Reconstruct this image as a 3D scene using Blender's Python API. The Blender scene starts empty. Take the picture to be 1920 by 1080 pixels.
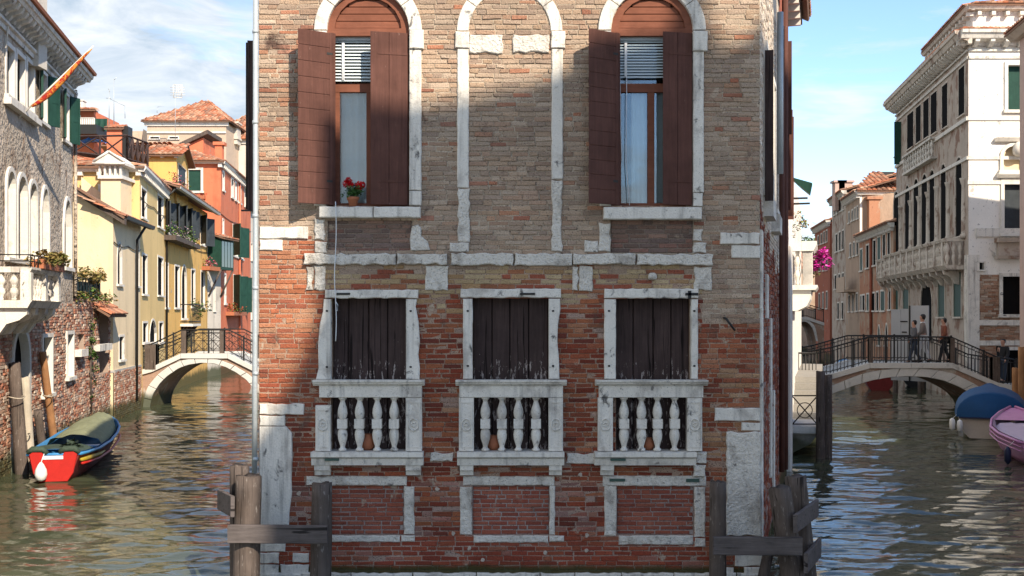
import bpy, math, random
import numpy as np
from mathutils import Vector, Matrix, noise

# ------------------------------------------------------------------ camera, sky, sun, exposure
SC = bpy.context.scene
COL = SC.collection
FPX, CX, HY, CAMZ = 2100.0, 960.0, 590.0, 3.46
cam_data = bpy.data.cameras.new('camera')
cam = bpy.data.objects.new('camera', cam_data)
COL.objects.link(cam)
cam.location = (0, 0, CAMZ)
cam.rotation_euler = (math.pi / 2, 0, 0)
cam_data.sensor_width = 36.0
cam_data.lens = 36.0 * FPX / 1920.0
cam_data.shift_y = (HY - 540.0) / 1920.0
cam_data.clip_end = 3000
SC.camera = cam

SUN_TO = Vector((0.60, -1.0, 0.85)).normalized()      # direction towards the sun
elev = math.asin(SUN_TO.z)
azim = math.atan2(SUN_TO.x, SUN_TO.y)                 # clockwise from +Y
sun_data = bpy.data.lights.new('sun', 'SUN')
sun_data.energy = 4.0
sun_data.angle = math.radians(0.55)
sun_data.color = (1.0, 0.89, 0.73)
sun = bpy.data.objects.new('sun', sun_data)
COL.objects.link(sun)
sun.location = (20, -30, 40)
sun.rotation_euler = (-SUN_TO).to_track_quat('-Z', 'Y').to_euler()

world = bpy.data.worlds.new('World')
SC.world = world
world.use_nodes = True
wt = world.node_tree
wt.nodes.clear()
def wn(t, **k):
    n = wt.nodes.new(t)
    for a, b in k.items(): setattr(n, a, b)
    return n
w_out = wn('ShaderNodeOutputWorld'); w_bg = wn('ShaderNodeBackground')
w_sky = wn('ShaderNodeTexSky', sky_type='NISHITA', sun_disc=False, sun_elevation=elev,
           sun_rotation=azim, altitude=0.0, air_density=0.85, dust_density=0.05, ozone_density=3.0)
w_tc = wn('ShaderNodeTexCoord')
w_map = wn('ShaderNodeMapping'); w_map.inputs['Scale'].default_value = (1.0, 1.0, 3.6)
w_map.inputs['Location'].default_value = (0.37, 0.2, 0.05)
wt.links.new(w_tc.outputs['Generated'], w_map.inputs['Vector'])
w_n1 = wn('ShaderNodeTexNoise'); w_n1.inputs['Scale'].default_value = 2.3
w_n1.inputs['Detail'].default_value = 9; w_n1.inputs['Roughness'].default_value = 0.62
w_n1.inputs['Distortion'].default_value = 0.35
w_n2 = wn('ShaderNodeTexNoise'); w_n2.inputs['Scale'].default_value = 8.0
w_n2.inputs['Detail'].default_value = 8; w_n2.inputs['Roughness'].default_value = 0.6; w_n2.inputs['Distortion'].default_value = 0.5
for n_ in (w_n1, w_n2): wt.links.new(w_map.outputs['Vector'], n_.inputs['Vector'])
w_sep = wn('ShaderNodeSeparateXYZ'); wt.links.new(w_tc.outputs['Generated'], w_sep.inputs[0])
# broken cloud: thicker to the left and low down, clearer to the right and overhead
def wmath(op, a, b, c=None):
    n = wn('ShaderNodeMath', operation=op)
    for i, q in enumerate((a, b, c)):
        if q is None: continue
        if isinstance(q, (int, float)): n.inputs[i].default_value = q
        else: wt.links.new(q, n.inputs[i])
    return n.outputs[0]
w_v = wmath('MULTIPLY_ADD', w_sep.outputs['X'], -0.38, w_n1.outputs['Fac'])
w_v = wmath('MULTIPLY_ADD', wmath('MINIMUM', w_sep.outputs['Z'], 0.17), -0.95, w_v)
w_v = wmath('MULTIPLY_ADD', w_n2.outputs['Fac'], 0.22, w_v)
w_ramp = wn('ShaderNodeValToRGB')
w_ramp.color_ramp.elements[0].position = 0.385; w_ramp.color_ramp.elements[0].color = (0.0, 0.0, 0.0, 1)
w_ramp.color_ramp.elements[1].position = 0.53; w_ramp.color_ramp.elements[1].color = (0.95, 0.95, 0.95, 1)
wt.links.new(w_v, w_ramp.inputs[0])
w_cc = wn('ShaderNodeValToRGB')
w_cc.color_ramp.elements[0].position = 0.38; w_cc.color_ramp.elements[0].color = (2.05, 2.45, 2.85, 1)
w_cc.color_ramp.elements[1].position = 0.62; w_cc.color_ramp.elements[1].color = (3.6, 3.72, 3.85, 1)
wt.links.new(w_n2.outputs['Fac'], w_cc.inputs[0])
w_mix = wn('ShaderNodeMixRGB')
wt.links.new(w_ramp.outputs[0], w_mix.inputs[0])
wt.links.new(w_sky.outputs[0], w_mix.inputs[1]); wt.links.new(w_cc.outputs[0], w_mix.inputs[2])
wt.links.new(w_mix.outputs[0], w_bg.inputs['Color'])
w_bg.inputs['Strength'].default_value = 0.15
wt.links.new(w_bg.outputs[0], w_out.inputs['Surface'])

SC.view_settings.view_transform = 'Standard'
SC.view_settings.look = 'None'
SC.view_settings.exposure = 0.92
SC.view_settings.gamma = 1.0
SC.render.engine = 'CYCLES'
SC.cycles.max_bounces = 5
SC.cycles.diffuse_bounces = 2
SC.cycles.glossy_bounces = 2
SC.cycles.transmission_bounces = 4
SC.cycles.transparent_max_bounces = 8
SC.cycles.use_denoising = True

R = random.Random(7)
# ------------------------------------------------------------------ geometry helpers
def GP(px, Y):
    return ((px - CX) / FPX * Y, Y)
def PZ(py, Y):
    return CAMZ + (HY - py) / FPX * Y

class Fr:
    """local frame: u along a wall, n out of it, z up"""
    def __init__(s, A, B):
        s.A = Vector((A[0], A[1], 0)); d = Vector((B[0] - A[0], B[1] - A[1], 0))
        s.L = d.length; s.U = d / s.L; s.N = Vector((s.U.y, -s.U.x, 0))
    def p(s, u, n, z):
        return (s.A.x + s.U.x * u + s.N.x * n, s.A.y + s.U.y * u + s.N.y * n, z)
    def u(s, px, n=0.0):
        k = (px - CX) / FPX
        ax, ay = s.A.x + s.N.x * n, s.A.y + s.N.y * n
        return (k * ay - ax) / (s.U.x - k * s.U.y)
    def Y(s, u, n=0.0):
        return s.A.y + s.U.y * u + s.N.y * n
    def z(s, px, py, n=0.0):
        return PZ(py, s.Y(s.u(px, n), n))
    def rect(s, x0, x1, y0, y1, n=0.0):
        u0, u1 = s.u(x0, n), s.u(x1, n)
        xm = (x0 + x1) / 2
        return (u0, u1, s.z(xm, y1, n), s.z(xm, y0, n))
class IdF:
    def p(s, u, n, z): return (u, n, z)
ID = IdF()

class MB:
    def __init__(s): s.v = []; s.f = []; s.c = []; s.sm = []
    def add(s, vs, fs, col=None, smooth=False):
        b = len(s.v); s.v += vs
        for f in fs: s.f.append(tuple(i + b for i in f)); s.c.append(col); s.sm.append(smooth)
    def box(s, F, u0, u1, n0, n1, z0, z1, col=None):
        vs = [F.p(u, n, z) for z in (z0, z1) for n in (n0, n1) for u in (u0, u1)]
        s.add(vs, [(0,2,3,1),(4,5,7,6),(0,1,5,4),(2,6,7,3),(0,4,6,2),(1,3,7,5)], col)
    def cbox(s, F, u0, u1, n0, n1, z0, z1, ch, col=None, j=0.0):
        """box with chamfered front edges, back open"""
        r = lambda: R.uniform(-j, j) if j else 0.0
        a = [(u0+r(), z0+r()), (u1+r(), z0+r()), (u1+r(), z1+r()), (u0+r(), z1+r())]
        cu, cz = (u0+u1)/2, (z0+z1)/2
        b = [(u + (ch if u < cu else -ch), z + (ch if z < cz else -ch)) for u, z in a]
        vs = [F.p(u, n0, z) for u, z in a] + [F.p(u, n1-ch, z) for u, z in a] + [F.p(u, n1+r()*.5, z) for u, z in b]
        fs = []
        for k in (0, 4):
            for i in range(4): fs.append((k+i, k+(i+1)%4, k+4+(i+1)%4, k+4+i))
        fs.append((8, 9, 10, 11)); s.add(vs, fs, col)
    def slab(s, F, poly, n0, n1, ch=0.012, col=None, back=True):
        """extruded polygon (u,z) with a chamfered front"""
        k = len(poly); cu = sum(p[0] for p in poly)/k; cz = sum(p[1] for p in poly)/k
        ins = []
        for i in range(k):
            p0 = Vector(poly[i-1]); p1 = Vector(poly[i]); p2 = Vector(poly[(i+1) % k])
            e1 = (p1-p0); e2 = (p2-p1)
            if e1.length < 1e-6 or e2.length < 1e-6: ins.append(tuple(p1)); continue
            e1.normalize(); e2.normalize()
            nn = Vector((-(e1.y+e2.y), e1.x+e2.x))
            if nn.length < 1e-6: nn = Vector((cu-p1.x, cz-p1.y))
            nn.normalize(); q = p1 + nn*ch
            if (q-Vector((cu, cz))).length > (p1-Vector((cu, cz))).length + ch*.5: q = p1 - nn*ch
            ins.append(tuple(q))
        vs = [F.p(u, n0, z) for u, z in poly] + [F.p(u, n1-ch, z) for u, z in poly] + [F.p(u, n1, z) for u, z in ins]
        fs = []
        for b in (0, k):
            for i in range(k): fs.append((b+i, b+(i+1) % k, b+k+(i+1) % k, b+k+i))
        fs.append(tuple(range(2*k, 3*k)))
        if back: fs.append(tuple(range(k-1, -1, -1)))
        s.add(vs, fs, col)
    def tube(s, pts, r, seg=8, col=None, cap=True, smooth=True):
        pts = [Vector(p) for p in pts]; n = len(pts)
        rr = r if isinstance(r, (list, tuple)) else [r]*n
        vs = []; ref = None
        for i, p in enumerate(pts):
            t = (pts[min(i+1, n-1)] - pts[max(i-1, 0)])
            if t.length < 1e-9: t = Vector((0, 0, 1))
            t.normalize()
            if ref is None:
                ref = Vector((0, 0, 1)) if abs(t.z) < .9 else Vector((1, 0, 0))
            a = t.cross(ref)
            if a.length < 1e-6: a = t.cross(Vector((0, 1, 0)))
            a.normalize(); b = t.cross(a); ref = a.cross(t) if False else ref
            for k in range(seg):
                th = 2*math.pi*k/seg
                vs.append(tuple(p + (a*math.cos(th) + b*math.sin(th))*rr[i]))
        fs = []
        for i in range(n-1):
            for k in range(seg):
                fs.append((i*seg+k, i*seg+(k+1) % seg, (i+1)*seg+(k+1) % seg, (i+1)*seg+k))
        if cap: fs += [tuple(range(seg-1, -1, -1)), tuple((n-1)*seg+k for k in range(seg))]
        s.add(vs, fs, col, smooth)
    def lathe(s, c, prof, seg=14, col=None, smooth=True, sx=1.0, sy=1.0):
        """profile [(r,z)] round a vertical axis through c"""
        vs = []
        for r, z in prof:
            for k in range(seg):
                th = 2*math.pi*k/seg
                vs.append((c[0]+r*sx*math.cos(th), c[1]+r*sy*math.sin(th), c[2]+z))
        fs = []
        for i in range(len(prof)-1):
            for k in range(seg):
                fs.append((i*seg+k, i*seg+(k+1) % seg, (i+1)*seg+(k+1) % seg, (i+1)*seg+k))
        fs += [tuple(range(seg-1, -1, -1)), tuple((len(prof)-1)*seg+k for k in range(seg))]
        s.add(vs, fs, col, smooth)
    def prof(s, F, u0, u1, pr, col=None):
        """moulding: closed profile [(n,z)] run along u"""
        k = len(pr)
        vs = [F.p(u0, n, z) for n, z in pr] + [F.p(u1, n, z) for n, z in pr]
        fs = [(i, (i+1) % k, k+(i+1) % k, k+i) for i in range(k)]
        fs += [tuple(range(k-1, -1, -1)), tuple(range(k, 2*k))]
        s.add(vs, fs, col)
    def quad(s, a, b, c, d, col=None): s.add([tuple(a), tuple(b), tuple(c), tuple(d)], [(0,1,2,3)], col)
    def leaf(s, c, size, col, rng=R, flat=0.0):
        th = rng.uniform(0, 6.283); ph = rng.uniform(-1, 1)*(1-flat)
        a = Vector((math.cos(th), math.sin(th), ph*.8)).normalized()*size
        b = Vector((-math.sin(th), math.cos(th), rng.uniform(-.9, .9))).normalized()*size*.6
        c = Vector(c)
        s.add([tuple(c-a), tuple(c+b-a*.1), tuple(c+a), tuple(c-b+a*.1)], [(0,1,2,3)], col)

WORLD = {}
def obj(name, mb, mat, parent=None, kind=None, label=None, cat=None, group=None, origin=None):
    """links the shapes collected in mb as ONE mesh object"""
    v = np.array(mb.v, dtype=float)
    if origin is None:
        lo, hi = v.min(0), v.max(0); origin = Vector(((lo[0]+hi[0])/2, (lo[1]+hi[1])/2, lo[2]))
    v = v - np.array(origin)
    me = bpy.data.meshes.new(name)
    me.from_pydata(v.tolist(), [], mb.f)
    if any(c is not None for c in mb.c):
        at = me.color_attributes.new('Col', 'FLOAT_COLOR', 'CORNER')
        buf = np.ones((len(me.loops), 4), dtype=np.float32); i = 0
        for f, c in zip(mb.f, mb.c):
            c = c or (1, 1, 1); k = len(f); buf[i:i+k, :3] = c; i += k
        at.data.foreach_set('color', buf.ravel())
    if any(mb.sm): me.polygons.foreach_set('use_smooth', mb.sm)
    me.materials.append(mat)
    o = bpy.data.objects.new(name, me); COL.objects.link(o)
    WORLD[o.name] = Vector(origin)
    if parent is not None:
        o.parent = parent; o.location = Vector(origin) - WORLD[parent.name]
    else: o.location = origin
    tag(o, label, cat, group, kind or ('stuff' if parent is not None and mat.name == 'leaf' else None))
    return o
def tag(o, label=None, cat=None, group=None, kind=None):
    if label: o['label'] = label
    if cat: o['category'] = cat
    if group: o['group'] = group
    if kind: o['kind'] = kind
    return o
def thing(name, loc, label, cat, group=None):
    o = bpy.data.objects.new(name, None); COL.objects.link(o)
    o.empty_display_size = 0.2; o.location = loc; WORLD[o.name] = Vector(loc)
    return tag(o, label, cat, group)
def dup(src, name, wloc, parent):
    """a copy that shares mesh data, placed with its origin at a world point"""
    o = src.copy(); o.name = name; COL.objects.link(o)
    WORLD[o.name] = Vector(wloc)
    o.parent = parent; o.location = Vector(wloc) - (WORLD[parent.name] if parent else Vector((0, 0, 0)))
    return o

# ------------------------------------------------------------------ materials
class NT:
    def __init__(s, name):
        s.m = bpy.data.materials.new(name); s.m.use_nodes = True; s.t = s.m.node_tree
        s.b = s.t.nodes['Principled BSDF']; s.pos = s.n('ShaderNodeNewGeometry').outputs['Position']
    def n(s, t, **k):
        x = s.t.nodes.new(t)
        for a, b in k.items(): setattr(x, a, b)
        return x
    def link(s, a, b): s.t.links.new(a, b)
    def sc(s, v, scale):
        m = s.n('ShaderNodeMapping'); s.link(v, m.inputs['Vector']); m.inputs['Scale'].default_value = scale
        return m.outputs['Vector']
    def noise(s, scale, detail=4, rough=.55, vec=None, dist=0.0):
        x = s.n('ShaderNodeTexNoise'); s.link(vec or s.pos, x.inputs['Vector'])
        x.inputs['Scale'].default_value = scale; x.inputs['Detail'].default_value = detail
        x.inputs['Roughness'].default_value = rough; x.inputs['Distortion'].default_value = dist
        return x.outputs['Fac']
    def step(s, v, a, b, inv=False):
        x = s.n('ShaderNodeMapRange'); s.link(v, x.inputs['Value']); x.interpolation_type = 'SMOOTHSTEP'
        x.inputs['From Min'].default_value = a; x.inputs['From Max'].default_value = b
        x.inputs['To Min'].default_value = 1 if inv else 0; x.inputs['To Max'].default_value = 0 if inv else 1
        return x.outputs['Result']
    def math(s, op, a, b):
        x = s.n('ShaderNodeMath', operation=op)
        for i, q in enumerate((a, b)):
            if isinstance(q, (int, float)): x.inputs[i].default_value = q
            else: s.link(q, x.inputs[i])
        return x.outputs[0]
    def mix(s, fac, a, b, mode='MIX'):
        x = s.n('ShaderNodeMixRGB', blend_type=mode)
        for i, q in enumerate((fac, a, b)):
            if isinstance(q, (int, float)): x.inputs[i].default_value = q
            elif isinstance(q, tuple): x.inputs[i].default_value = (*q[:3], 1)
            else: s.link(q, x.inputs[i])
        return x.outputs[0]
    def attr(s):
        return s.n('ShaderNodeVertexColor', layer_name='Col').outputs['Color']
    def bump(s, h, strength, dist=0.02):
        x = s.n('ShaderNodeBump'); s.link(h, x.inputs['Height'])
        x.inputs['Strength'].default_value = strength; x.inputs['Distance'].default_value = dist
        s.link(x.outputs[0], s.b.inputs['Normal'])
    def done(s, col, rough=.85, metal=0.0, spec=0.3):
        if isinstance(col, tuple): s.b.inputs['Base Color'].default_value = (*col[:3], 1)
        else: s.link(col, s.b.inputs['Base Color'])
        s.b.inputs['Roughness'].default_value = rough; s.b.inputs['Metallic'].default_value = metal
        s.b.inputs['Specular IOR Level'].default_value = spec
        return s.m
def mul(c, k): return tuple(x*k for x in c)

def surf(name, base=None, var=.25, scale=1.2, patches=(), streak=None, bump=.35, bscale=45, rough=.88, fine=.2, algae=False, bdist=.012, spec=.25, metal=0.0, pits=None):
    """weathered surface: broad and fine tone variation, patches of other colours, rain streaks, waterline algae"""
    t = NT(name)
    if base is None: c = t.attr()
    else: c = None
    big = t.noise(scale, 3, .6)
    if base is not None: c = t.mix(big, mul(base, 1-var), mul(base, 1+var))
    else: c = t.mix(1.0, c, t.mix(big, (1-var,)*3, (1+var,)*3), 'MULTIPLY')
    for i, (pc, ps, lo, hi) in enumerate(patches):
        v = t.sc(t.pos, (1, 1, .8)); k = t.step(t.noise(ps, 4, .65, v, .3+.1*i), lo, hi)
        c = t.mix(k, c, pc)
    if streak:
        sc_, amt, colr = streak
        v = t.sc(t.pos, (sc_, sc_, sc_*.07)); k = t.step(t.noise(1.0, 3, .6, v), .5, .8)
        c = t.mix(t.math('MULTIPLY', k, amt), c, colr)
    fn = t.noise(bscale, 2, .6)
    if fine: c = t.mix(1.0, c, t.mix(fn, (1-fine,)*3, (1+fine,)*3), 'MULTIPLY')
    if pits:
        pk = t.step(t.noise(pits[0], 2, .5), pits[1], pits[1]+.06); c = t.mix(t.math('MULTIPLY', pk, pits[2]), c, (.05, .035, .03))
    if algae:
        z = t.n('ShaderNodeSeparateXYZ'); t.link(t.pos, z.inputs[0])
        al = .55 if algae is True else algae
        zz = t.math('SUBTRACT', z.outputs['Z'], t.math('MULTIPLY', t.noise(2.5, 4), al))
        c = t.mix(t.math('MULTIPLY', t.step(zz, -.09*al, .64*al, True), .88), c, (.035, .045, .012))
    if bump: t.bump(fn if bscale else big, bump, bdist)
    return t.done(c, rough, metal, spec)

def wood(name, base, var=.4, rough=.75, flakes=None, horizontal=False, bump=.5, cracks=False, wear=None):
    t = NT(name)
    v = t.sc(t.pos, (30, 30, 1.6) if not horizontal else (2.0, 30, 30))
    g = t.noise(1.0, 5, .65, v, .4)
    c = t.mix(g, mul(base, 1-var), mul(base, 1+var))
    c = t.mix(1.0, c, t.mix(t.noise(2.6, 4, .65), (.5,)*3, (1.5,)*3), 'MULTIPLY')
    if flakes:
        fc, lo, hi = flakes
        v2 = t.sc(t.pos, (26, 26, 7)); nz = t.noise(1.0, 6, .7, v2)
        if wear:
            zs_ = t.n('ShaderNodeSeparateXYZ'); t.link(t.pos, zs_.inputs[0]); nz = t.math('ADD', nz, t.math('MULTIPLY', t.step(zs_.outputs['Z'], wear[0], wear[1], True), t.math('MULTIPLY', t.noise(1.7, 3), wear[2])))
        k = t.step(nz, lo, hi)
        c = t.mix(k, c, fc)
    if cracks:
        v3 = t.sc(t.pos, (22, 22, .9) if not horizontal else (.9, 22, 22)); c = t.mix(t.step(t.noise(1.0, 3, .5, v3, .8), .60, .68), c, mul(base, .22))
    t.bump(g, bump, .006)
    return t.done(c, rough, 0, .12)
def plain(name, base, rough=.6, metal=0, spec=.4, var=.15, scale=8, bump=.1):
    return surf(name, base, var=var, scale=scale, bump=bump, rough=rough, fine=.1, spec=spec, metal=metal)
def leafmat(name):
    t = NT(name); c = t.attr()
    c = t.mix(1.0, c, t.mix(t.noise(9, 3), (.6,)*3, (1.4,)*3), 'MULTIPLY')
    t.b.inputs['Subsurface Weight'].default_value = 0.0
    return t.done(c, .7, 0, .2)

MAT = {}
MAT['brick'] = surf('brick', None, var=.34, scale=1.3, bump=.9, bscale=55, fine=.42, bdist=.014, algae=.12, pits=(70, .62, .8),
                    patches=(((.42, .32, .235), 3.4, .615, .70), ((.10, .06, .045), 2.0, .60, .76)))
MAT['mortar'] = surf('mortar', None, var=.34, scale=1.3, bump=1.0, bscale=50, fine=.4, algae=.12, pits=(60, .58, .85),
                    patches=(((.42, .32, .235), 3.4, .615, .70), ((.10, .06, .045), 2.0, .60, .76)))
MAT['brick_wet'] = surf('brick_by_water', None, var=.22, scale=3, bump=.6, bscale=50, fine=.3, algae=True)
MAT['stone'] = surf('istrian_stone', (.70, .645, .565), var=.14, scale=2.2, bump=.55, bscale=38, fine=.14, bdist=.014,
                    patches=(((.44, .395, .345), 2.4, .50, .70), ((.13, .12, .11), 6, .60, .72)), streak=(9, .8, (.21, .19, .17)), pits=(80, .64, .6))
MAT['stone_wet'] = surf('canal_stone', (.58, .56, .52), var=.15, scale=2, bump=.5, bscale=30, fine=.15, algae=True,
                        patches=(((.30, .29, .26), 2.0, .58, .8),))
MAT['rough_stone'] = surf('rough_stone', (.63, .575, .50), var=.18, scale=3, bump=1.0, bscale=26, fine=.22, bdist=.03,
                          patches=(((.38, .335, .285), 3.2, .50, .68), ((.14, .13, .12), 7, .62, .74)), pits=(60, .62, .6))
MAT['dark'] = plain('dark_interior', (.010, .009, .009), .95, var=.1, bump=0, spec=.04)
MAT['iron'] = plain('iron', (.03, .028, .026), .55, .4)
MAT['bronze'] = plain('bronze_clamp', (.05, .09, .07), .6, .3)
MAT['pipe'] = surf('zinc_pipe', (.42, .45, .46), var=.2, scale=6, rough=.5, metal=.3, bump=.1)
MAT['brown_wood'] = wood('painted_brown_wood', (.102, .045, .034), var=.45, flakes=((.30, .19, .155), .66, .74))
MAT['arch_wood'] = wood('lunette_wood', (.20, .075, .045), var=.3, horizontal=True)
MAT['dark_wood'] = wood('dark_plank', (.058, .038, .034), var=.6, flakes=((.36, .30, .27), .67, .72), cracks=True, wear=(2.55, 3.15, .24))
MAT['old_wood'] = wood('weathered_timber', (.105, .08, .066), var=.6, flakes=((.27, .23, .20), .58, .70), bump=1.0, cracks=True)
MAT['old_plank'] = wood('weathered_plank', (.115, .095, .088), var=.5, horizontal=True, bump=1.0, cracks=True)
MAT['pale_wood'] = wood('pale_timber', (.42, .36, .28), var=.3, bump=.6)
MAT['orange_wood'] = wood('orange_timber', (.30, .15, .07), var=.35, bump=.6)
MAT['green_wood'] = wood('green_shutter', (.018, .055, .040), var=.3, rough=.55)
MAT['grey_wood'] = wood('grey_shutter', (.045, .052, .058), var=.3, rough=.6)
MAT['terracotta'] = plain('terracotta', (.38, .13, .06), .8, var=.25)
MAT['leaf'] = leafmat('leaf'); 
MAT['tile'] = surf('roof_tile', None, var=.3, scale=2.0, bump=.4, bscale=30, fine=.25,
                   patches=(((.17, .14, .10), 3.0, .60, .74),))
MAT['white'] = surf('white_stone_trim', (.70, .65, .575), var=.15, scale=3, bump=.3, bscale=30, fine=.12, patches=(((.46, .41, .35), 2.6, .56, .72),), streak=(5, .5, (.34, .30, .26)))
MAT['cloth'] = plain('white_cloth', (.7, .7, .7), .9, var=.08)
def glassmat():
    t = NT('window_glass'); c = t.done((.015, .018, .02), .03, 0, .8); t.bump(t.noise(2.2, 2), .04, .02); return c
MAT['glass'] = glassmat()
def lerp3(a, b, t): return tuple(x+(y-x)*t for x, y in zip(a, b))
def plaster(name, base, **k):
    d = dict(var=.14, scale=.7, bump=.45, bscale=22, fine=.10, streak=(1.9, .55, mul(base, .58)), pits=(7, .68, .35),
             patches=((mul(base, .74), .9, .52, .70), (mul(lerp3(base, (.4, .38, .35), .6), .9), 1.5, .63, .69), (mul(base, 1.15), 1.7, .60, .8)), algae=True)
    d.update(k); return surf(name, base, **d)
def thinglass():
    t = NT('thin_glass'); g = t.n('ShaderNodeBsdfGlossy'); g.inputs['Roughness'].default_value = .015; g.inputs['Color'].default_value = (.95, .97, 1, 1)
    tr = t.n('ShaderNodeBsdfTransparent'); tr.inputs['Color'].default_value = (.86, .9, .9, 1)
    mx = t.n('ShaderNodeMixShader'); fr_ = t.n('ShaderNodeFresnel'); fr_.inputs['IOR'].default_value = 1.75
    bp = t.n('ShaderNodeBump'); t.link(t.noise(1.6, 2), bp.inputs['Height']); bp.inputs['Strength'].default_value = .06; bp.inputs['Distance'].default_value = .05
    t.link(bp.outputs[0], g.inputs['Normal']); t.link(fr_.outputs[0], mx.inputs[0]); t.link(tr.outputs[0], mx.inputs[1]); t.link(g.outputs[0], mx.inputs[2])
    t.link(mx.outputs[0], t.t.nodes['Material Output'].inputs['Surface']); return t.m
MAT['thin_glass'] = thinglass()
MAT['blind_slat'] = plain('blind_slat', (.62, .68, .68), .45, var=.05)
def watermat():
    t = NT('canal_water')
    v = t.sc(t.pos, (1.0, 1.5, 1.0)); a = t.noise(9.0, 4, .55, v, .6); b = t.noise(3.2, 3, .5, t.sc(t.pos, (.8, 1.6, 1)), .4)
    h = t.math('ADD', t.math('MULTIPLY', a, .18), b); t.bump(h, .16, .05)
    c = t.mix(t.noise(.25, 3), (.044, .054, .030), (.064, .068, .038))
    t.b.inputs['IOR'].default_value = 1.42
    return t.done(c, .02, 0, .5)
MAT['water'] = watermat()
# ------------------------------------------------------------------ building helpers
def arch_pts(u0, u1, zs, zt, kind='round', seg=10):
    """points of an arch from (u0,zs) over the top zt to (u1,zs)"""
    cu, r = (u0+u1)/2, (u1-u0)/2; out = []
    for i in range(seg+1):
        if kind == 'point':
            t = i/seg
            x = abs(2*t-1); out.append((u0+(u1-u0)*t, zs+(zt-zs)*(1-x**2.2)**.75))
        else:
            a = math.pi*(1-i/seg); out.append((cu+r*math.cos(a), zs+(zt-zs)*math.sin(a)))
    return out
def hole(u0, u1, z0, z1, arch=None, spring=None):
    if arch and spring is None: spring = z1 - min((u1-u0)/2*(1.35 if arch == 'point' else 1.0), (z1-z0)*.6)
    return dict(u0=u0, u1=u1, z0=z0, z1=z1, arch=arch, zs=spring)
def sheet(mb, F, u0, u1, z0, z1, holes=(), depth=.3, n=0.0, col=None, reveal=True, step=None):
    """wall face with real openings and reveals"""
    us = {u0, u1}; zs = {z0, z1}
    for h in holes:
        us |= {min(max(h['u0'], u0), u1), min(max(h['u1'], u0), u1)}; zs |= {min(max(h['z0'], z0), z1), min(max(h['z1'], z0), z1)}
    if step:
        k = int((u1-u0)/step); us |= {u0+(u1-u0)*i/k for i in range(k+1)} if k > 1 else set()
        k = int((z1-z0)/step); zs |= {z0+(z1-z0)*i/k for i in range(k+1)} if k > 1 else set()
    us = sorted(us); zs = sorted(zs)
    for i in range(len(us)-1):
        for j in range(len(zs)-1):
            if us[i+1]-us[i] < 1e-6 or zs[j+1]-zs[j] < 1e-6: continue
            cu, cz = (us[i]+us[i+1])/2, (zs[j]+zs[j+1])/2
            if any(h['u0'] < cu < h['u1'] and h['z0'] < cz < h['z1'] for h in holes): continue
            c = col(cu, cz) if callable(col) else col
            mb.quad(F.p(us[i], n, zs[j]), F.p(us[i+1], n, zs[j]), F.p(us[i+1], n, zs[j+1]), F.p(us[i], n, zs[j+1]), c)
    for h in holes:
        a, b, c0, c1 = h['u0'], h['u1'], h['z0'], h['z1']
        cc = col((a+b)/2, (c0+c1)/2) if callable(col) else col
        if h['arch']:
            ap = arch_pts(a, b, h['zs'], c1, h['arch']); m = len(ap)//2
            mb.add([F.p(a, n, c1)] + [F.p(u, n, z) for u, z in ap[:m+1]], [(0,) + tuple(range(1, m+2))], cc)
            mb.add([F.p(b, n, c1)] + [F.p(u, n, z) for u, z in ap[m:]], [(0,) + tuple(range(1, len(ap)-m+1))], cc)
            edge = [(a, c0)] + ap + [(b, c0)]
        else: edge = [(a, c0), (a, c1), (b, c1), (b, c0)]
        if reveal:
            for i in range(len(edge)):
                p, q = edge[i], edge[(i+1) % len(edge)]
                mb.quad(F.p(p[0], n, p[1]), F.p(q[0], n, q[1]), F.p(q[0], n-depth, q[1]), F.p(p[0], n-depth, p[1]), cc)
def ring(mb, F, h, t, n0, n1, sill=True, col=None):
    """frame round the INSIDE edge of an opening, thickness t, lining it from n0 to n1"""
    a, b, c0, c1 = h['u0'], h['u1'], h['z0'], h['z1']
    if h['arch']:
        out = arch_pts(a, b, h['zs'], c1, h['arch']); inn = arch_pts(a+t, b-t, h['zs'], c1-t, h['arch'])
        out = [(a, c0)] + out + [(b, c0)]; inn = [(a+t, c0)] + inn + [(b-t, c0)]
    else:
        out = [(a, c0), (a, c1), (b, c1), (b, c0)]; inn = [(a+t, c0), (a+t, c1-t), (b-t, c1-t), (b-t, c0)]
    k = len(out)
    for i in range(k-1):
        o0, o1, i0, i1 = out[i], out[i+1], inn[i], inn[i+1]
        mb.quad(F.p(o0[0], n1, o0[1]), F.p(o1[0], n1, o1[1]), F.p(i1[0], n1, i1[1]), F.p(i0[0], n1, i0[1]), col)
        mb.quad(F.p(i0[0], n1, i0[1]), F.p(i1[0], n1, i1[1]), F.p(i1[0], n0, i1[1]), F.p(i0[0], n0, i0[1]), col)
        mb.quad(F.p(o0[0], n1, o0[1]), F.p(o1[0], n1, o1[1]), F.p(o1[0], n0, o1[1]), F.p(o0[0], n0, o0[1]), col)
    if sill: mb.box(F, a-.05, b+.05, n0, n1+.06, c0-.002, c0+t*.9, col)
def pane(mb, F, h, n, inset=0.0):
    a, b, c0, c1 = h['u0']+inset, h['u1']-inset, h['z0'], h['z1']-inset
    pts = ([(a, c0)] + arch_pts(a, b, h['zs'], c1, h['arch']) + [(b, c0)]) if h['arch'] else [(a, c0), (a, c1), (b, c1), (b, c0)]
    mb.add([F.p(u, n, z) for u, z in pts], [tuple(range(len(pts)))])
    mb.add([F.p(u, n-.02, z) for u, z in pts], [tuple(range(len(pts)))])
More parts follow.
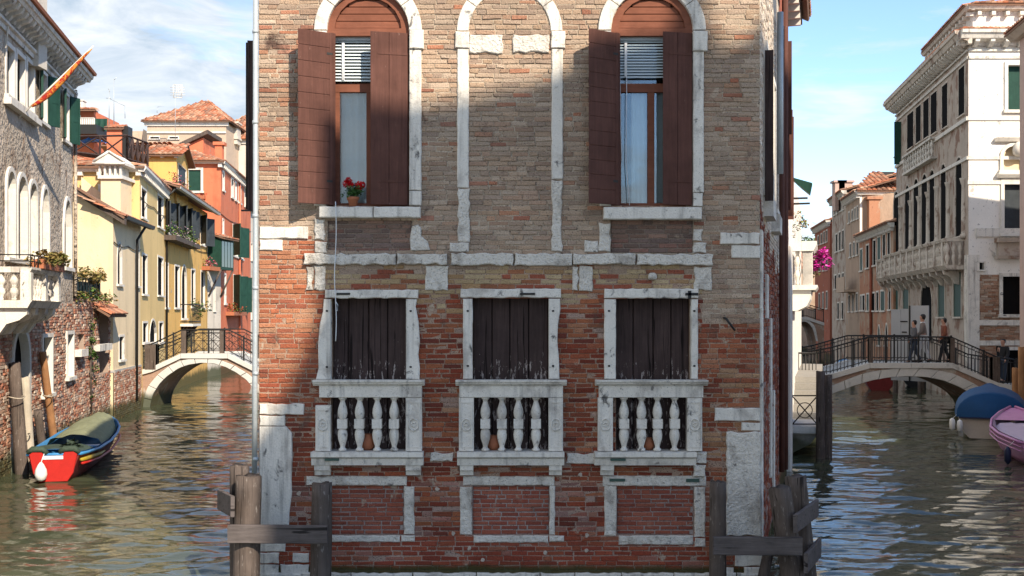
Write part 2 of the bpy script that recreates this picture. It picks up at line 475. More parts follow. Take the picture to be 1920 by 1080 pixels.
def window(house, F, h, t=.1, depth=.25, frame='white', fill='dark', proud=.03, leaves=None, bars=0, sill=True):
    """window part: stone frame lining the opening, with pane and shutters as sub-parts"""
    mb = MB(); ring(mb, F, h, t, -depth, proud, sill); w = obj('window', mb, MAT[frame], house)
    p = MB(); pane(p, F, h, -depth+.05, t*.98); obj('pane' if fill in ('glass', 'dark') else 'closed_shutter', p, MAT[fill], w)
    if bars:
        g = MB(); a, b = h['u0']+t, h['u1']-t
        for i in range(1, bars+1): g.box(F, a+(b-a)*i/(bars+1)-.012, a+(b-a)*i/(bars+1)+.012, -depth+.06, -depth+.085, h['z0']+t, h['z1']-t)
        g.box(F, a, b, -depth+.058, -depth+.088, (h['z0']+h['z1'])/2-.02, (h['z0']+h['z1'])/2+.02); obj('glazing_bars', g, MAT['white'], w)
    if leaves:
        for side, ang, m in leaves: shutter_leaf(w, F, h, side, ang, m, t)
    return w
def shutter_leaf(w, F, h, side, ang, m, t=.1, wid=None, slats=True):
    """louvred shutter hinged on a jamb; ang 0 closed, 180 folded back on the wall"""
    wd = wid or (h['u1']-h['u0']-2*t)/2; z0, z1 = h['z0']+.08, h['z1']-.05
    a = math.radians(ang); hu = h['u0']+t*.4 if side == 'l' else h['u1']-t*.4
    du = math.cos(a)*(1 if side == 'l' else -1); dn = math.sin(a)
    class SF:
        def p(s, u, n, z): return F.p(hu+du*u-dn*n*(1 if side == 'l' else -1), .05+dn*u+math.cos(a)*n, z)
    S = SF(); mb = MB()
    mb.box(S, 0, wd, -.018, .018, z0, z1)
    for zz in (z0, z1-.09, (z0+z1)/2-.04): mb.box(S, .002, wd-.002, -.026, .026, zz+.001, zz+.08)
    for uu in (.001, wd-.07): mb.box(S, uu, uu+.069, -.029, .029, z0+.002, z1-.002)
    obj('shutter', mb, MAT[m], w)

TILECOL = [(.46, .17, .09), (.40, .14, .07), (.50, .24, .14), (.34, .15, .09), (.44, .25, .16), (.28, .15, .10), (.52, .30, .19)]
def tile_roof(parent, eA, eB, rA, rB, name='roof', tw=.2, tl=.36, mat='tile', under='plank_under', tone=1.0, over=.0):
    """pitched roof plane: eave eA->eB, ridge rA->rB; rows of half-round tiles laid over a slab"""
    eA, eB, rA, rB = map(Vector, (eA, eB, rA, rB))
    b = MB(); dz = Vector((0, 0, -.05)); nrm = (eB-eA).cross(rA-eA)
    if nrm.length < 1e-6: nrm = (eB-eA).cross(rB-eA)
    nrm.normalize(); nrm = nrm if nrm.z > 0 else -nrm
    pts = [eA, eB, rB, rA]
    b.add([tuple(p-nrm*.03) for p in pts] + [tuple(p-nrm*.10) for p in pts], [(0,1,2,3),(7,6,5,4)] + [(i,(i+1) % 4,4+(i+1) % 4,4+i) for i in range(4)])
    ro = obj(name, b, MAT['roof_slab'], parent)
    U = (eB-eA); W = U.length; U.normalize()
    S = rA-eA; S = S-U*S.dot(U)
    S2 = rB-eB; S2 = S2-U*S2.dot(U); Sl = max(S.length, S2.length); Sd = (S if S.length > S2.length else S2).normalized()
    loA = (rA-eA).dot(U); hiB = (rB-eA).dot(U)
    mb = MB(); nc = max(2, int(W/tw)); nr = max(2, int(Sl/tl))
    for i in range(nc):
        for j in range(nr):
            u = (i+.5)*W/nc; f = (j+.5)/nr
            lo = loA*f; hi = W+(hiB-W)*f
            if u < lo-.02 or u > hi+.02: continue
            c = R.choice(TILECOL); k = R.uniform(.8, 1.15)*tone; c = mul(c, k)
            o = eA + U*u + Sd*(j*Sl/nr) + nrm*(.0) ; r0, r1 = tw*.52, tw*.42
            ln = Sl/nr*1.12; vs = []
            jx = R.uniform(-.012, .012)
            for q, rr, lift in ((0, r0, .035), (ln, r1, .0)):
                for a in (0, 45, 90, 135, 180):
                    th = math.radians(a)
                    vs.append(tuple(o + Sd*q + U*(rr*math.cos(th)+jx) + nrm*(rr*.62*math.sin(th)+lift-.02)))
            mb.add(vs, [(0,1,6,5),(1,2,7,6),(2,3,8,7),(3,4,9,8),(0,1,2,3,4)], c)
    if mb.f: obj('roof_tiles', mb, MAT[mat], ro, kind='stuff')
    return ro
MAT['roof_slab'] = plain('roof_underlay', (.20, .11, .07), .9)
def eave_blocks(parent, F, u0, u1, z, step, size=(.1, .22, .12), mat='white', n0=0.0, name='eave_corbels'):
    mb = MB(); k = max(1, int((u1-u0)/step))
    for i in range(k+1):
        u = u0+(u1-u0)*i/k; mb.box(F, u-size[0]/2, u+size[0]/2, n0-.01, n0+size[1], z, z+size[2])
    return obj(name, mb, MAT[mat], parent)
def house_shell(parent, F, u0, u1, z1, holes, mat, depth=6.0, name='wall', z0=-.6, col=None, hd=.3, step=None, back=True):
    """front sheet with openings plus plain sides and back"""
    mb = MB(); sheet(mb, F, u0, u1, z0, z1, holes, hd, 0, col, step=step)
    if back:
        c = col(u0, z1) if callable(col) else col
        mb.quad(F.p(u0, 0, z0), F.p(u0, -depth, z0), F.p(u0, -depth, z1), F.p(u0, 0, z1), c)
        mb.quad(F.p(u1, 0, z0), F.p(u1, -depth, z0), F.p(u1, -depth, z1), F.p(u1, 0, z1), c)
        mb.quad(F.p(u0, -depth, z0), F.p(u1, -depth, z0), F.p(u1, -depth, z1), F.p(u0, -depth, z1), c)
        mb.quad(F.p(u0, -.02, z1), F.p(u1, -.02, z1), F.p(u1, -depth, z1), F.p(u0, -depth, z1), c)
    return obj(name, mb, MAT[mat], parent)

def lay_bricks(F, u0, u1, z0, z1, holes, colf, course=.066, blen=.25, gap=.011, n0=-.02, n1=.0, jit=.004, proudj=.006):
    """rows of single bricks -> list of (area, MB)"""
    out = []; k = 0; z = z0
    while z < z1-.03:
        h = course*R.uniform(.93, 1.07); zm = z+h/2
        ex = []
        for q in holes:
            if q['z0'] < zm < q['z1']:
                a, b = q['u0'], q['u1']
                if q['arch'] and zm > q['zs']:
                    cu, r = (a+b)/2, (b-a)/2; t = (zm-q['zs'])/(q['z1']-q['zs'])
                    w = r*math.sqrt(max(0, 1-t*t)); a, b = cu-w, cu+w
                ex.append((a, b))
        ex.sort(); segs = []; cur = u0
        for a, b in ex:
            if a > cur: segs.append((cur, min(a, u1)))
            cur = max(cur, b)
        if cur < u1: segs.append((cur, u1))
        for a, b in segs:
            u = a - (blen*.5 if k % 2 else 0)*R.uniform(.7, 1.1)
            while u < b-.02:
                L = blen*R.uniform(.85, 1.15) if R.random() > .22 else blen*.5
                s, e = max(u, a), min(u+L, b)
                if e-s > .05:
                    g = gap*R.uniform(.6, 1.5); c = colf((s+e)/2, zm)
                    if c is not None:
                        m = MB(); pj = R.uniform(-proudj, proudj)
                        m.cbox(F, s+g/2, e-g/2, n0, n1+pj, z+g*.45, z+h-g*.45, .006, c, jit)
                        out.append(((e-s)*h, m))
                u += L
        z += h; k += 1
    return out
def join(mbs):
    r = MB()
    for m in mbs:
        b = len(r.v); r.v += m.v; r.f += [tuple(i+b for i in f) for f in m.f]; r.c += m.c; r.sm += m.sm
    return r
def brick_set(parent, bricks, mat, n_single=0):
    bricks.sort(key=lambda t: -t[0])
    for a, m in bricks[:n_single]: obj('brick', m, mat, parent)
    if bricks[n_single:]: obj('bricks', join([m for a, m in bricks[n_single:]]), mat, parent, kind='stuff')

def rect_poly(u0, u1, z0, z1, rough=0.0, step=.07, rng=R):
    """rectangle whose edges wander a little, like worn stone"""
    cs = [(u0, z0), (u1, z0), (u1, z1), (u0, z1)]; out = []
    for i in range(4):
        a, b = Vector(cs[i]), Vector(cs[(i+1) % 4]); L = (b-a).length; k = max(1, int(L/step)) if rough else 1
        d = (b-a)/L; nn = Vector((-d.y, d.x))
        for j in range(k):
            p = a+(b-a)*j/k
            if rough and j: p = p + nn*rng.uniform(-rough*.4, rough) + d*rng.uniform(-.01, .01)
            elif rough: p = p + nn*rng.uniform(0, rough*.6)
            out.append((p.x, p.y))
    return out
def foliage(mb, c, rad, n, size, cols, rng=R, shell=.35):
    """leaf-sized faces spread through a lumpy volume"""
    lumps = [(Vector((rng.gauss(0, .45), rng.gauss(0, .45), rng.gauss(0, .4))), rng.uniform(.35, .75)) for _ in range(max(3, n//60))]
    for i in range(n):
        l, r = rng.choice(lumps)
        d = Vector((rng.gauss(0, 1), rng.gauss(0, 1), rng.gauss(0, 1))).normalized()*r*rng.uniform(shell, 1)**.5
        p = l+d; q = (c[0]+p.x*rad[0], c[1]+p.y*rad[1], c[2]+p.z*rad[2])
        k = rng.uniform(.6, 1.3); mb.leaf(q, size*rng.uniform(.6, 1.3), mul(rng.choice(cols), k), rng)
GREENS = [(.05, .10, .02), (.08, .13, .03), (.04, .08, .02), (.10, .14, .04)]
MAT['palazzo_stone'] = surf('palazzo_stone', (.45, .37, .30), var=.22, scale=1.5, bump=.5, bscale=22, fine=.2, patches=(((.25, .15, .105), 1.3, .50, .62),), streak=(2.4, .5, (.14, .11, .095)))
# ------------------------------------------------------------------ the brick house in the fork of the canals
D = 15.0
FF = Fr((-3.393, D), (3.321, D))            # front frame; u = X + 3.393
U0 = 3.393
def fx(px, n=0.0): return (px-CX)/FPX*(D-n) + U0
def fz(py, n=0.0): return CAMZ + (HY-py)/FPX*(D-n)
def fr(x0, x1, y0, y1, n=0.0): return (fx(x0, n), fx(x1, n), fz(y1, n), fz(y0, n))
house = thing('brick_house', (0, D, 0), 'tall weathered brick house in the fork of two canals with brown shutters', 'house')

EAVE = 9.35
LW = [(620, 761), (886, 1029), (1155, 1296)]                         # lower windows
UWC = [(689.5, 77.5), (1223, 77.0)]                                  # upper windows: centre, half width
lower_holes = [hole(*fr(a, b, 559, 849)) for a, b in LW]
upper_holes = [hole(fx(c-r), fx(c+r), fz(387), fz(57)+r/140, 'round', fz(57)) for c, r in UWC]
panels = [fr(620, 757, 911, 1003), fr(886, 1030, 911, 1003), fr(1157, 1301, 911, 1003)]
panel_holes = [hole(*p) for p in panels]
sub_panels = [fr(614, 772, 411, 473), fr(1145, 1300, 411, 474)]
sub_holes = [hole(*p) for p in sub_panels]

def pxy(u, z): return CX+(u-U0)*140.0, HY-(z-CAMZ)*140.0
def fbm(x, y, s): return noise.fractal(Vector((x*s, y*s, 3.7)), 1.0, 2.0, 4)
def smooth(a, b, x):
    t = min(1, max(0, (x-a)/(b-a))); return t*t*(3-2*t)
def lerp(a, b, t): return tuple(x+(y-x)*t for x, y in zip(a, b))
TAN = [(.39, .275, .19), (.34, .235, .165), (.42, .31, .225), (.29, .20, .145), (.385, .255, .165), (.33, .20, .13)]
ORG = [(.36, .125, .06), (.32, .10, .05), (.39, .17, .09), (.28, .09, .05), (.38, .205, .12)]
RED = [(.245, .052, .024), (.19, .038, .019), (.28, .072, .032), (.15, .036, .022), (.29, .095, .042), (.22, .062, .032)]
YEL = [(.40, .28, .15), (.36, .22, .11), (.30, .12, .06), (.28, .08, .045), (.42, .31, .18)]
GRY = [(.20, .13, .10), (.17, .115, .095), (.23, .12, .09), (.25, .15, .11)]
def red_amount(px, py):
    """0 where the wall is smeared with pale mortar, 1 where red brick shows"""
    n = fbm(px*.01, py*.01, 1.0)
    edge = 505 + 30*n
    if px < 592: edge = 452 + 26*n
    if px > 1318: edge = 600 + 70*n
    return smooth(edge-28, edge+28, py)
def brick_col(u, z):
    px, py = pxy(u, z); r = red_amount(px, py); n = fbm(px*.012+9, py*.02, 1.0)
    if r < .5:
        p_or = .16 if px < 600 else .05
        if px < 600 and 110 < py: p_or = .30
        if R.random() < p_or: c = R.choice(ORG)
        else: c = R.choice(TAN)
        c = lerp(c, (.36, .28, .215), .25+.2*n)
    else:
        if px < 600: c = lerp(R.choice(ORG), R.choice(RED), smooth(600, 800, py)*.8+.15)
        elif py < 600 and (500 < py < 550 or 775 < px < 875 or 1050 < px < 1135): c = R.choice(YEL if py < 550 or n > -.1 else RED)
        elif px > 1318: c = R.choice(ORG if n > .12 else (YEL if n < -.16 else RED)); c = lerp(c, R.choice(RED), .45)
        else: c = R.choice(RED if n < .16 else ORG+RED)
        if 600 < px < 1318 and py > 560 and R.random() < .06: c = (.33, .22, .17)
        if 900 < py < 1010 and R.random() < .35: c = lerp(c, (.36, .25, .21), R.uniform(.2, .6))
        if py > 1010: c = lerp(c, (.27, .055, .03), .6)
    k = R.uniform(.84, 1.13)
    return mul(c, k)
def mortar_col(u, z):
    px, py = pxy(u, z); r = red_amount(px, py); n = fbm(px*.02, py*.02, 1.0)
    c = lerp((.41, .325, .24), (.34, .225, .16), r)
    if py > 900: c = lerp(c, (.34, .24, .20), .5)
    return mul(c, 1+.25*n)
class Front:                                # front frame with the mortar face slightly uneven
    def p(s, u, n, z):
        d = .006*noise.noise(Vector((u*2.2, z*2.2, 1.3)))+.004*(1-smooth(3.9, 4.6, z)) if abs(n) < .03 else 0.0
        return FF.p(u, n+d, z)
WF = Front()
mb = MB()
sheet(mb, WF, 0, FF.L, -.8, 8.4, lower_holes+upper_holes+panel_holes+sub_holes, .30, -.008, mortar_col, step=.11)
sheet(mb, FF, 0, FF.L, 8.4, EAVE, (), 0, -.012, (.42, .33, .26))
SL = -.205; SR = .28                         # the side walls splay: plan is a wedge
B0 = (-3.393+SL*13, D+13); B1 = (3.321+SR*6.2, D+6.2)
FL = Fr((B0[0], B0[1]), (-3.393, D)); FRS = Fr((3.321, D), B1)
side_h = []
for (a, b, z0, z1) in ((.9, 1.75, 5.15, 7.35), (3.2, 4.0, 5.1, 7.3)): side_h.append(hole(a, b, z0, z1))
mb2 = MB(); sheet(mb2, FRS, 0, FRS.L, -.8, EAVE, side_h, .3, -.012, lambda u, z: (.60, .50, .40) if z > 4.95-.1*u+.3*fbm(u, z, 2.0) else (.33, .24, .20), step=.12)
mb3 = MB(); sheet(mb3, FL, 0, FL.L, -.8, EAVE, (), .3, 0, (.45, .34, .26))
Bk = (B1[0], B1[1])
mb3.quad((B1[0], B1[1], -.8), (B0[0], B0[1], -.8), (B0[0], B0[1], EAVE), (B1[0], B1[1], EAVE), (.4, .3, .25))
mb3.add([(-3.393, D+.02, EAVE), (3.321, D+.02, EAVE), (B1[0], B1[1], EAVE), (B0[0], B0[1], EAVE)], [(0, 1, 2, 3)], (.3, .2, .15))
front_wall = obj('front_wall', mb, MAT['mortar'], house)
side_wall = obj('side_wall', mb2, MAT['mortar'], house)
obj('rear_wall', mb3, MAT['mortar'], house)
bl = lay_bricks(FF, 0.0, FF.L, -.3, 8.25, lower_holes+upper_holes+panel_holes+sub_holes, brick_col, n0=-.03, n1=.003, gap=.012, jit=.006, proudj=.006)
brick_set(front_wall, bl, MAT['brick'], 300)
# bricked-up panels, each laid in its own neat courses
def panel_col(u, z): return mul(R.choice([(.29, .082, .048), (.25, .066, .040), (.32, .10, .060)]), R.uniform(.85, 1.1))
def grey_col(u, z): return mul(R.choice(GRY), R.uniform(.8, 1.15))
for q, (pp, pc, mc, cs) in enumerate([(p, panel_col, (.36, .30, .27), .0585) for p in panels] + [(p, grey_col, (.25, .19, .15), .064) for p in sub_panels]):
    m = MB(); sheet(m, FF, pp[0], pp[1], pp[2], pp[3], (), 0, -.048, mc); pn = obj('infill_panel', m, MAT['mortar'], house)
    brick_set(pn, lay_bricks(FF, pp[0], pp[1], pp[2], pp[3], (), pc, course=cs, blen=.24, gap=.014, n0=-.06, n1=-.036, jit=.002, proudj=.003), MAT['brick'], 60)
# right side wall brickwork with red and brown in the lower part
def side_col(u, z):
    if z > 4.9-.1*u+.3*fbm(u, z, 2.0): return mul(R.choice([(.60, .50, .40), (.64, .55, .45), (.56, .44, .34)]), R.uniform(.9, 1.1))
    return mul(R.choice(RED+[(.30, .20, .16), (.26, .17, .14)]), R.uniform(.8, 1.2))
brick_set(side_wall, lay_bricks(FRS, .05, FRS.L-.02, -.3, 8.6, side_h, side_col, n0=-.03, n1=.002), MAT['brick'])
for h in side_h: window(house, FRS, h, .08, .25, 'white', 'dark', .05)
for (uu, a0, a1, zz) in ((.06, .02, .10, 5.05), ): pass
m = MB(); m.box(FRS, .66, .70, .03, .03+.115, 5.05, 7.15); m.box(FRS, .70, .715, .04, .135, 5.1, 7.1); obj('side_shutter', m, MAT['dark_wood'], house)
for q_ in ((.85, 1.8, 4.85, 5.12), (3.15, 4.1, 4.8, 5.08)):
    m = MB(); m.box(FRS, q_[0], q_[1], 0, .14, q_[2], q_[3]); obj('side_sill', m, MAT['stone'], house)
for (a, b, z0, z1) in ((.02, .22, .0, 3.9), (.02, .22, 3.55, 4.6), (1.3, 1.75, 3.4, 4.05), (.02, .26, 2.1, 2.4), (2.6, 2.9, .9, 3.4), (3.6, 3.9, .2, 2.2)):
    m = MB(); m.slab(FRS, rect_poly(a, b, z0, z1, .015), -.02, .035, .01); obj('side_stone', m, MAT['stone'], house)
m = MB(); m.tube([FRS.p(4.6, .09, 8.7), FRS.p(4.6, .09, 5.9)], .055); obj('drainpipe', m, MAT['pipe'], house)
m = MB(); m.tube([FRS.p(5.6, .08, 8.7), FRS.p(5.6, .08, .6)], .05); obj('drainpipe', m, MAT['brown_wood'], house)
# eaves and roof (above the frame)
m = MB(); m.prof(FF, -.02, FF.L+.15, [(-.05, EAVE), (.1, EAVE), (.28, EAVE+.14), (.3, EAVE+.22), (-.05, EAVE+.22)]); obj('cornice', m, MAT['stone'], house)
tile_roof(house, (-3.45, D-.4, EAVE+.24), (3.6, D-.4, EAVE+.24), (-.4, D+5, EAVE+.95), (.6, D+5, EAVE+.95))
tile_roof(house, (3.6, D-.4, EAVE+.24), (B1[0]+.2, B1[1], EAVE+.24), (.6, D+5, EAVE+.95), (.6, B1[1], EAVE+.95))
tile_roof(house, (B0[0]+.05, B0[1], EAVE+.24), (-3.45, D-.4, EAVE+.24), (-.4, B0[1], EAVE+.95), (-.4, D+5, EAVE+.95))

# ---- stones of the front
def stone(x0, x1, y0, y1, n=.035, rough=.012, name='stone_block', mat='stone', ch=.012, poly=None, par=None):
    m = MB()
    if poly: pl = [(fx(a, n), fz(b, n)) for a, b in poly]
    else:
        r_ = fr(x0, x1, y0, y1, n); pl = rect_poly(r_[0], r_[1], r_[2], r_[3], rough)
    a = sum(pl[i][0]*pl[(i+1) % len(pl)][1]-pl[(i+1) % len(pl)][0]*pl[i][1] for i in range(len(pl)))
    if a < 0: pl = pl[::-1]
    m.slab(FF, pl, -.06, n, ch); return obj(name, m, MAT[mat], par or house)
for q in [(486, 577, 425, 448), (486, 530, 449, 470), (486, 570, 757, 778), (486, 534, 779, 799),
          (486, 535, 1018, 1035), (486, 523, 1037, 1057), (548, 579, 1037, 1055), (486, 522, 1059, 1084), (525, 579, 1058, 1084),
          (1350, 1425, 436, 458), (1372, 1425, 459.5, 484), (1340, 1426, 765, 790), (1390, 1426, 792, 808),
          (1378, 1428, 1040, 1062), (1395, 1428, 1064, 1084), (1360, 1376, 1064, 1076)]:
    stone(*q, n=R.uniform(.02, .04), name='quoin')
stone(0, 0, 0, 0, .035, name='quoin', poly=[(486, 800), (536, 800), (547, 812), (548, 860), (546, 900), (547, 925), (542, 960), (541, 985), (538, 1012), (486, 1014)])
stone(1362, 1427, 810, 1006, n=.05, rough=.02, name='quoin', mat='rough_stone')
# string course and the blocks round it
for q in [(568, 742, 475, 497), (744, 838, 475, 496), (845, 962, 474, 498), (964, 1073, 474, 498), (1075, 1192, 475, 496), (1194, 1338, 476, 498)]:
    stone(*q, n=.075, rough=.022, name='string_course', mat='rough_stone')
for q in [(589, 609, 409, 451), (590, 613, 452, 474), (573, 587, 500, 544), (588, 610, 498, 544), (797, 841, 498, 545), (1073, 1085, 500, 545), (1086, 1111, 498, 547),
          (1301, 1335, 499, 545), (1122, 1145, 417, 472), (1096, 1121, 450, 473), (1300, 1318, 430, 452), (1300, 1325, 455, 475), (806, 850, 849, 866), (1062, 1118, 850, 870),
          (880, 943, 64, 100), (962, 1030, 64, 99)]:
    stone(*q, n=.03, rough=.024, mat='rough_stone')
stone(0, 0, 0, 0, .03, mat='rough_stone', poly=[(772, 424), (784, 421), (790, 428), (789, 442), (802, 453), (806, 469), (770, 470), (768, 450)])
# sills of the upper windows
stone(598, 699, 387, 408, n=.13, rough=.006, name='window_sill'); stone(700, 788, 387, 408, n=.13, rough=.006, name='window_sill')
stone(1132, 1316, 388, 411, n=.13, rough=.006, name='window_sill')
# arches
def arch_ring(cxp, r0, r1, sp, n, nm='arch_stone', k=5):
    for s_ in range(k):
        a0, a1 = math.pi*s_/k+.006, math.pi*(s_+1)/k-.006; pl = []
        for i in range(9): a = a0+(a1-a0)*i/8; pl.append((fx(cxp+r1*math.cos(a), n), fz(sp-r1*math.sin(a), n)))
        for i in range(9): a = a1+(a0-a1)*i/8; pl.append((fx(cxp+r0*math.cos(a), n), fz(sp-r0*math.sin(a), n)))
        m = MB(); m.slab(FF, pl, -.06, n, .008); obj(nm, m, MAT['stone'], house)
arch_ring(689.5, 77, 101, 56, .045); arch_ring(1223, 77, 101, 56, .045); arch_ring(955.5, 77, 99, 58, .02)
for q in [(767, 794, 55, 91), (585, 612, 57, 91), (1300, 1327, 57, 95), (1119, 1146, 57, 91)]: stone(*q, n=.075, rough=.004, name='impost')
for q in [(767, 790, 92, 357), (589, 612, 92, 386), (1300, 1320, 96, 361), (1125, 1146, 92, 386)]: stone(*q, n=.045, rough=.004, name='jamb')
for q in [(767, 790, 358, 385), (1300, 1318, 362, 387)]: stone(*q, n=.06, rough=.008, name='jamb_base')
for q in [(853, 880, 58, 90), (1033, 1060, 58, 90)]: stone(*q, n=.045, rough=.012, name='impost')
for q in [(857, 879, 91, 352), (1034, 1056, 91, 336)]: stone(*q, n=.025, rough=.006, name='pilaster')
for q in [(858, 881, 353, 454), (1034, 1055, 337, 472)]: stone(*q, n=.032, rough=.02, name='pilaster', mat='rough_stone')
stone(843, 879, 455, 472, n=.04, rough=.02, name='pilaster_base', mat='rough_stone')
# lower window surrounds
for q in [(609, 784, 543, 559.5), (863, 1052, 541, 558.5), (1133, 1310, 541, 559.5)]: stone(*q, n=.055, rough=.010, name='lintel')
stone(0, 0, 0, 0, .05, name='jamb', poly=[(607, 561), (620, 561), (620, 712), (592, 712), (597, 690), (596, 650), (599, 610), (605, 585)])
stone(0, 0, 0, 0, .05, name='jamb', poly=[(761, 561), (782, 561), (779, 575), (784, 600), (787, 640), (784, 665), (787, 690), (786, 712), (761, 712)])
for q in [(868, 886, 560, 711), (1133, 1155, 561, 711), (1296, 1309, 561, 711)]: stone(*q, n=.05, rough=.006, name='jamb')
stone(0, 0, 0, 0, .05, name='jamb', poly=[(1029, 560), (1050, 560), (1051, 580), (1046, 610), (1045, 640), (1048, 670), (1049, 711), (1029, 711)])
for x_, y_ in ((613, 583), (613, 688), (770, 583), (770, 688), (877, 583), (877, 686), (1037, 583), (1037, 686), (1142, 583), (1142, 686), (1302, 583), (1302, 686)):
    m = MB(); m.lathe((fx(x_, .05)-U0, D-.05, fz(y_, .05)), [(.012, -.012), (.018, 0), (.012, .012)], 8); obj('iron_stud', m, MAT['iron'], house)
# plank infill of the lower windows
PLK = [(620, 650, 688, 724, 761), (886, 922, 956, 992, 1029), (1155, 1190, 1228, 1262, 1296)]
for (a, b), ks in zip(LW, PLK):
    r_ = fr(a-6, b+6, 552, 852); m = MB(); m.box(FF, r_[0], r_[1], -.30, -.24, r_[2], r_[3])
    lf = obj('plank_shutter', m, MAT['dark'], house)
    for i in range(4):
        p = fr(ks[i]+.8, ks[i+1]-.8, 556, 851); m = MB(); m.cbox(FF, p[0], p[1], -.24, -.195+R.uniform(-.008, .008), p[2], p[3], .008); obj('plank', m, MAT['dark_wood'], lf)
# balustrades
def baluster_prof(h):
    return [(.052, 0), (.052, .03), (.036, .04), (.030, .07), (.040, .11), (.060, .19), (.066, .26), (.058, .32), (.048, .345), (.048, .36)]
RAILS = [(586, 795, 597, 790, (590, 618), (760, 790), (642, 674, 707, 739), (583, 793), (588, 617), (760, 788)),
         (854, 1063, 861, 1056, (860, 888), (1029, 1056), (910, 941, 972, 1005), (857, 1058), (862, 887), (1030, 1054)),
         (1117, 1328, 1124, 1320, (1122, 1150), (1290, 1318), (1170, 1203, 1233, 1265), (1115, 1306), (1127, 1152), None)]
PR = .17
for (r0, r1, b0, b1, pl, pr_, bals, sl, c0, c1) in RAILS:
    n = PR; m = MB()
    zt = fz(713, n); zb = fz(746, n)
    lip = zt-.075
    m.prof(FF, fx(r0, n), fx(r1, n), [(-.02, lip), (n-.04, lip), (n-.02, lip+.02), (n, lip+.03), (n, lip+.045), (n+.02, lip+.055), (n+.02, zt), (-.02, zt)])
    m.cbox(FF, fx(b0, n), fx(b1, n), -.02, n-.05, zb, lip, .006)
    bal = obj('balustrade', m, MAT['stone'], house)
    zs0 = fz(847, n)
    for x0, x1 in (pl, pr_):
        m = MB(); u0, u1 = fx(x0, n), fx(x1, n); zp1 = zb-.004
        if x0 == 590: zp1 = fz(761, n)
        m.cbox(FF, u0, u1, -.02, n-.055, zs0, zp1, .004)
        for q in ((u0+.02, u0+.035), (u1-.035, u1-.02)): m.box(FF, q[0], q[1], n-.056, n-.045, zs0+.05, zp1-.05)
        for q in ((zs0+.05, zs0+.065), (zp1-.065, zp1-.05)): m.box(FF, u0+.036, u1-.036, n-.056, n-.045, q[0], q[1])
        pp = obj('pilaster', m, MAT['stone'], bal)
        m = MB(); cu, cz = (u0+u1)/2, fz(797, n)
        pts = [FF.p(cu+.062*math.cos(a), n-.045, cz+.078*math.sin(a)) for a in [2*math.pi*i/20 for i in range(21)]]
        m.tube(pts, .009, 6, cap=False)
        for i in range(7):
            a = 2*math.pi*i/7; m.lathe(FF.p(cu+.026*math.cos(a), n-.05, cz+.026*math.sin(a)-.012), [(.004, 0), (.014, .012), (.004, .024)], 6, sy=.9)
        obj('rosette', m, MAT['stone'], bal)
    h = zb-zs0
    for bx_ in bals:
        m = MB(); cu = fx(bx_, n-.1)-U0; cy = D-(n-.12); R1 = [(r*1.02, z*h*.42/.36) for r, z in baluster_prof(1)]
        m.lathe((cu, cy, zs0), R1, 14)
        bh = h*.13; zc = zs0+h*.42
        m.box(FF, cu+U0-.064, cu+U0+.064, n-.12-.064, n-.12+.064, zc, zc+bh*1.35)
        top = [(r, h*.42*1.0-z*h*.415/.36) for r, z in baluster_prof(1)]
        m.lathe((cu, cy, zc+bh*1.35), sorted([(r, h-(zc-zs0)-bh*1.35-(z*(h-(zc-zs0)-bh*1.35)/.36)) for r, z in baluster_prof(1)], key=lambda t: t[1]), 14)
        obj('baluster', m, MAT['stone'], bal)
    m = MB(); zt = fz(848, n); zb2 = fz(873, n)
    m.prof(FF, fx(sl[0], n), fx(sl[1], n), [(-.25, zb2), (n-.03, zb2), (n-.015, zb2+.09), (n+.015, zb2+.105), (n+.03, zb2+.115), (n+.03, zt), (-.25, zt)])
    obj('balcony_slab', m, MAT['stone'], bal)
    for c in (c0, c1):
        if not c: continue
        m = MB(); u0, u1 = fx(c[0], n), fx(c[1], n); z0 = fz(893, n); z1 = zb2-.003
        m.prof(FF, u0, u1, [(-.02, z0), (n-.10, z0), (n-.09, z0+.06), (n-.05, z0+.07), (n-.045, z1), (-.02, z1)]); obj('corbel', m, MAT['stone'], bal)
for q in [(1306, 1326, 848, 869), (1300, 1324, 871, 894)]: stone(*q, n=.08, rough=.02, mat='rough_stone')
# strips round the bricked panels at the bottom
for q in [(574, 763, 893, 911), (868, 1040, 893, 911), (1130, 1324, 892, 912), (757, 777, 912, 1002), (862, 885, 913, 1003), (1030, 1041, 911, 1003), (1133, 1156, 912, 1005), (1302, 1323, 913, 1008),
          (620, 750, 1004, 1017), (752, 778, 1004, 1016), (888, 1028, 1004, 1018), (1030, 1058, 1004, 1016), (1160, 1300, 1004, 1022), (1303, 1323, 1009, 1026), (598, 619, 912, 1003)]:
    stone(*q, n=.02, rough=.009, name='stone_strip', mat='rough_stone')
x_ = 486
while x_ < 1425:
    w_ = R.uniform(60, 120); stone(x_+.6, min(x_+w_, 1428)-.6, 1075, 1110, n=.06, rough=.014, name='plinth_stone', mat='stone'); x_ += w_
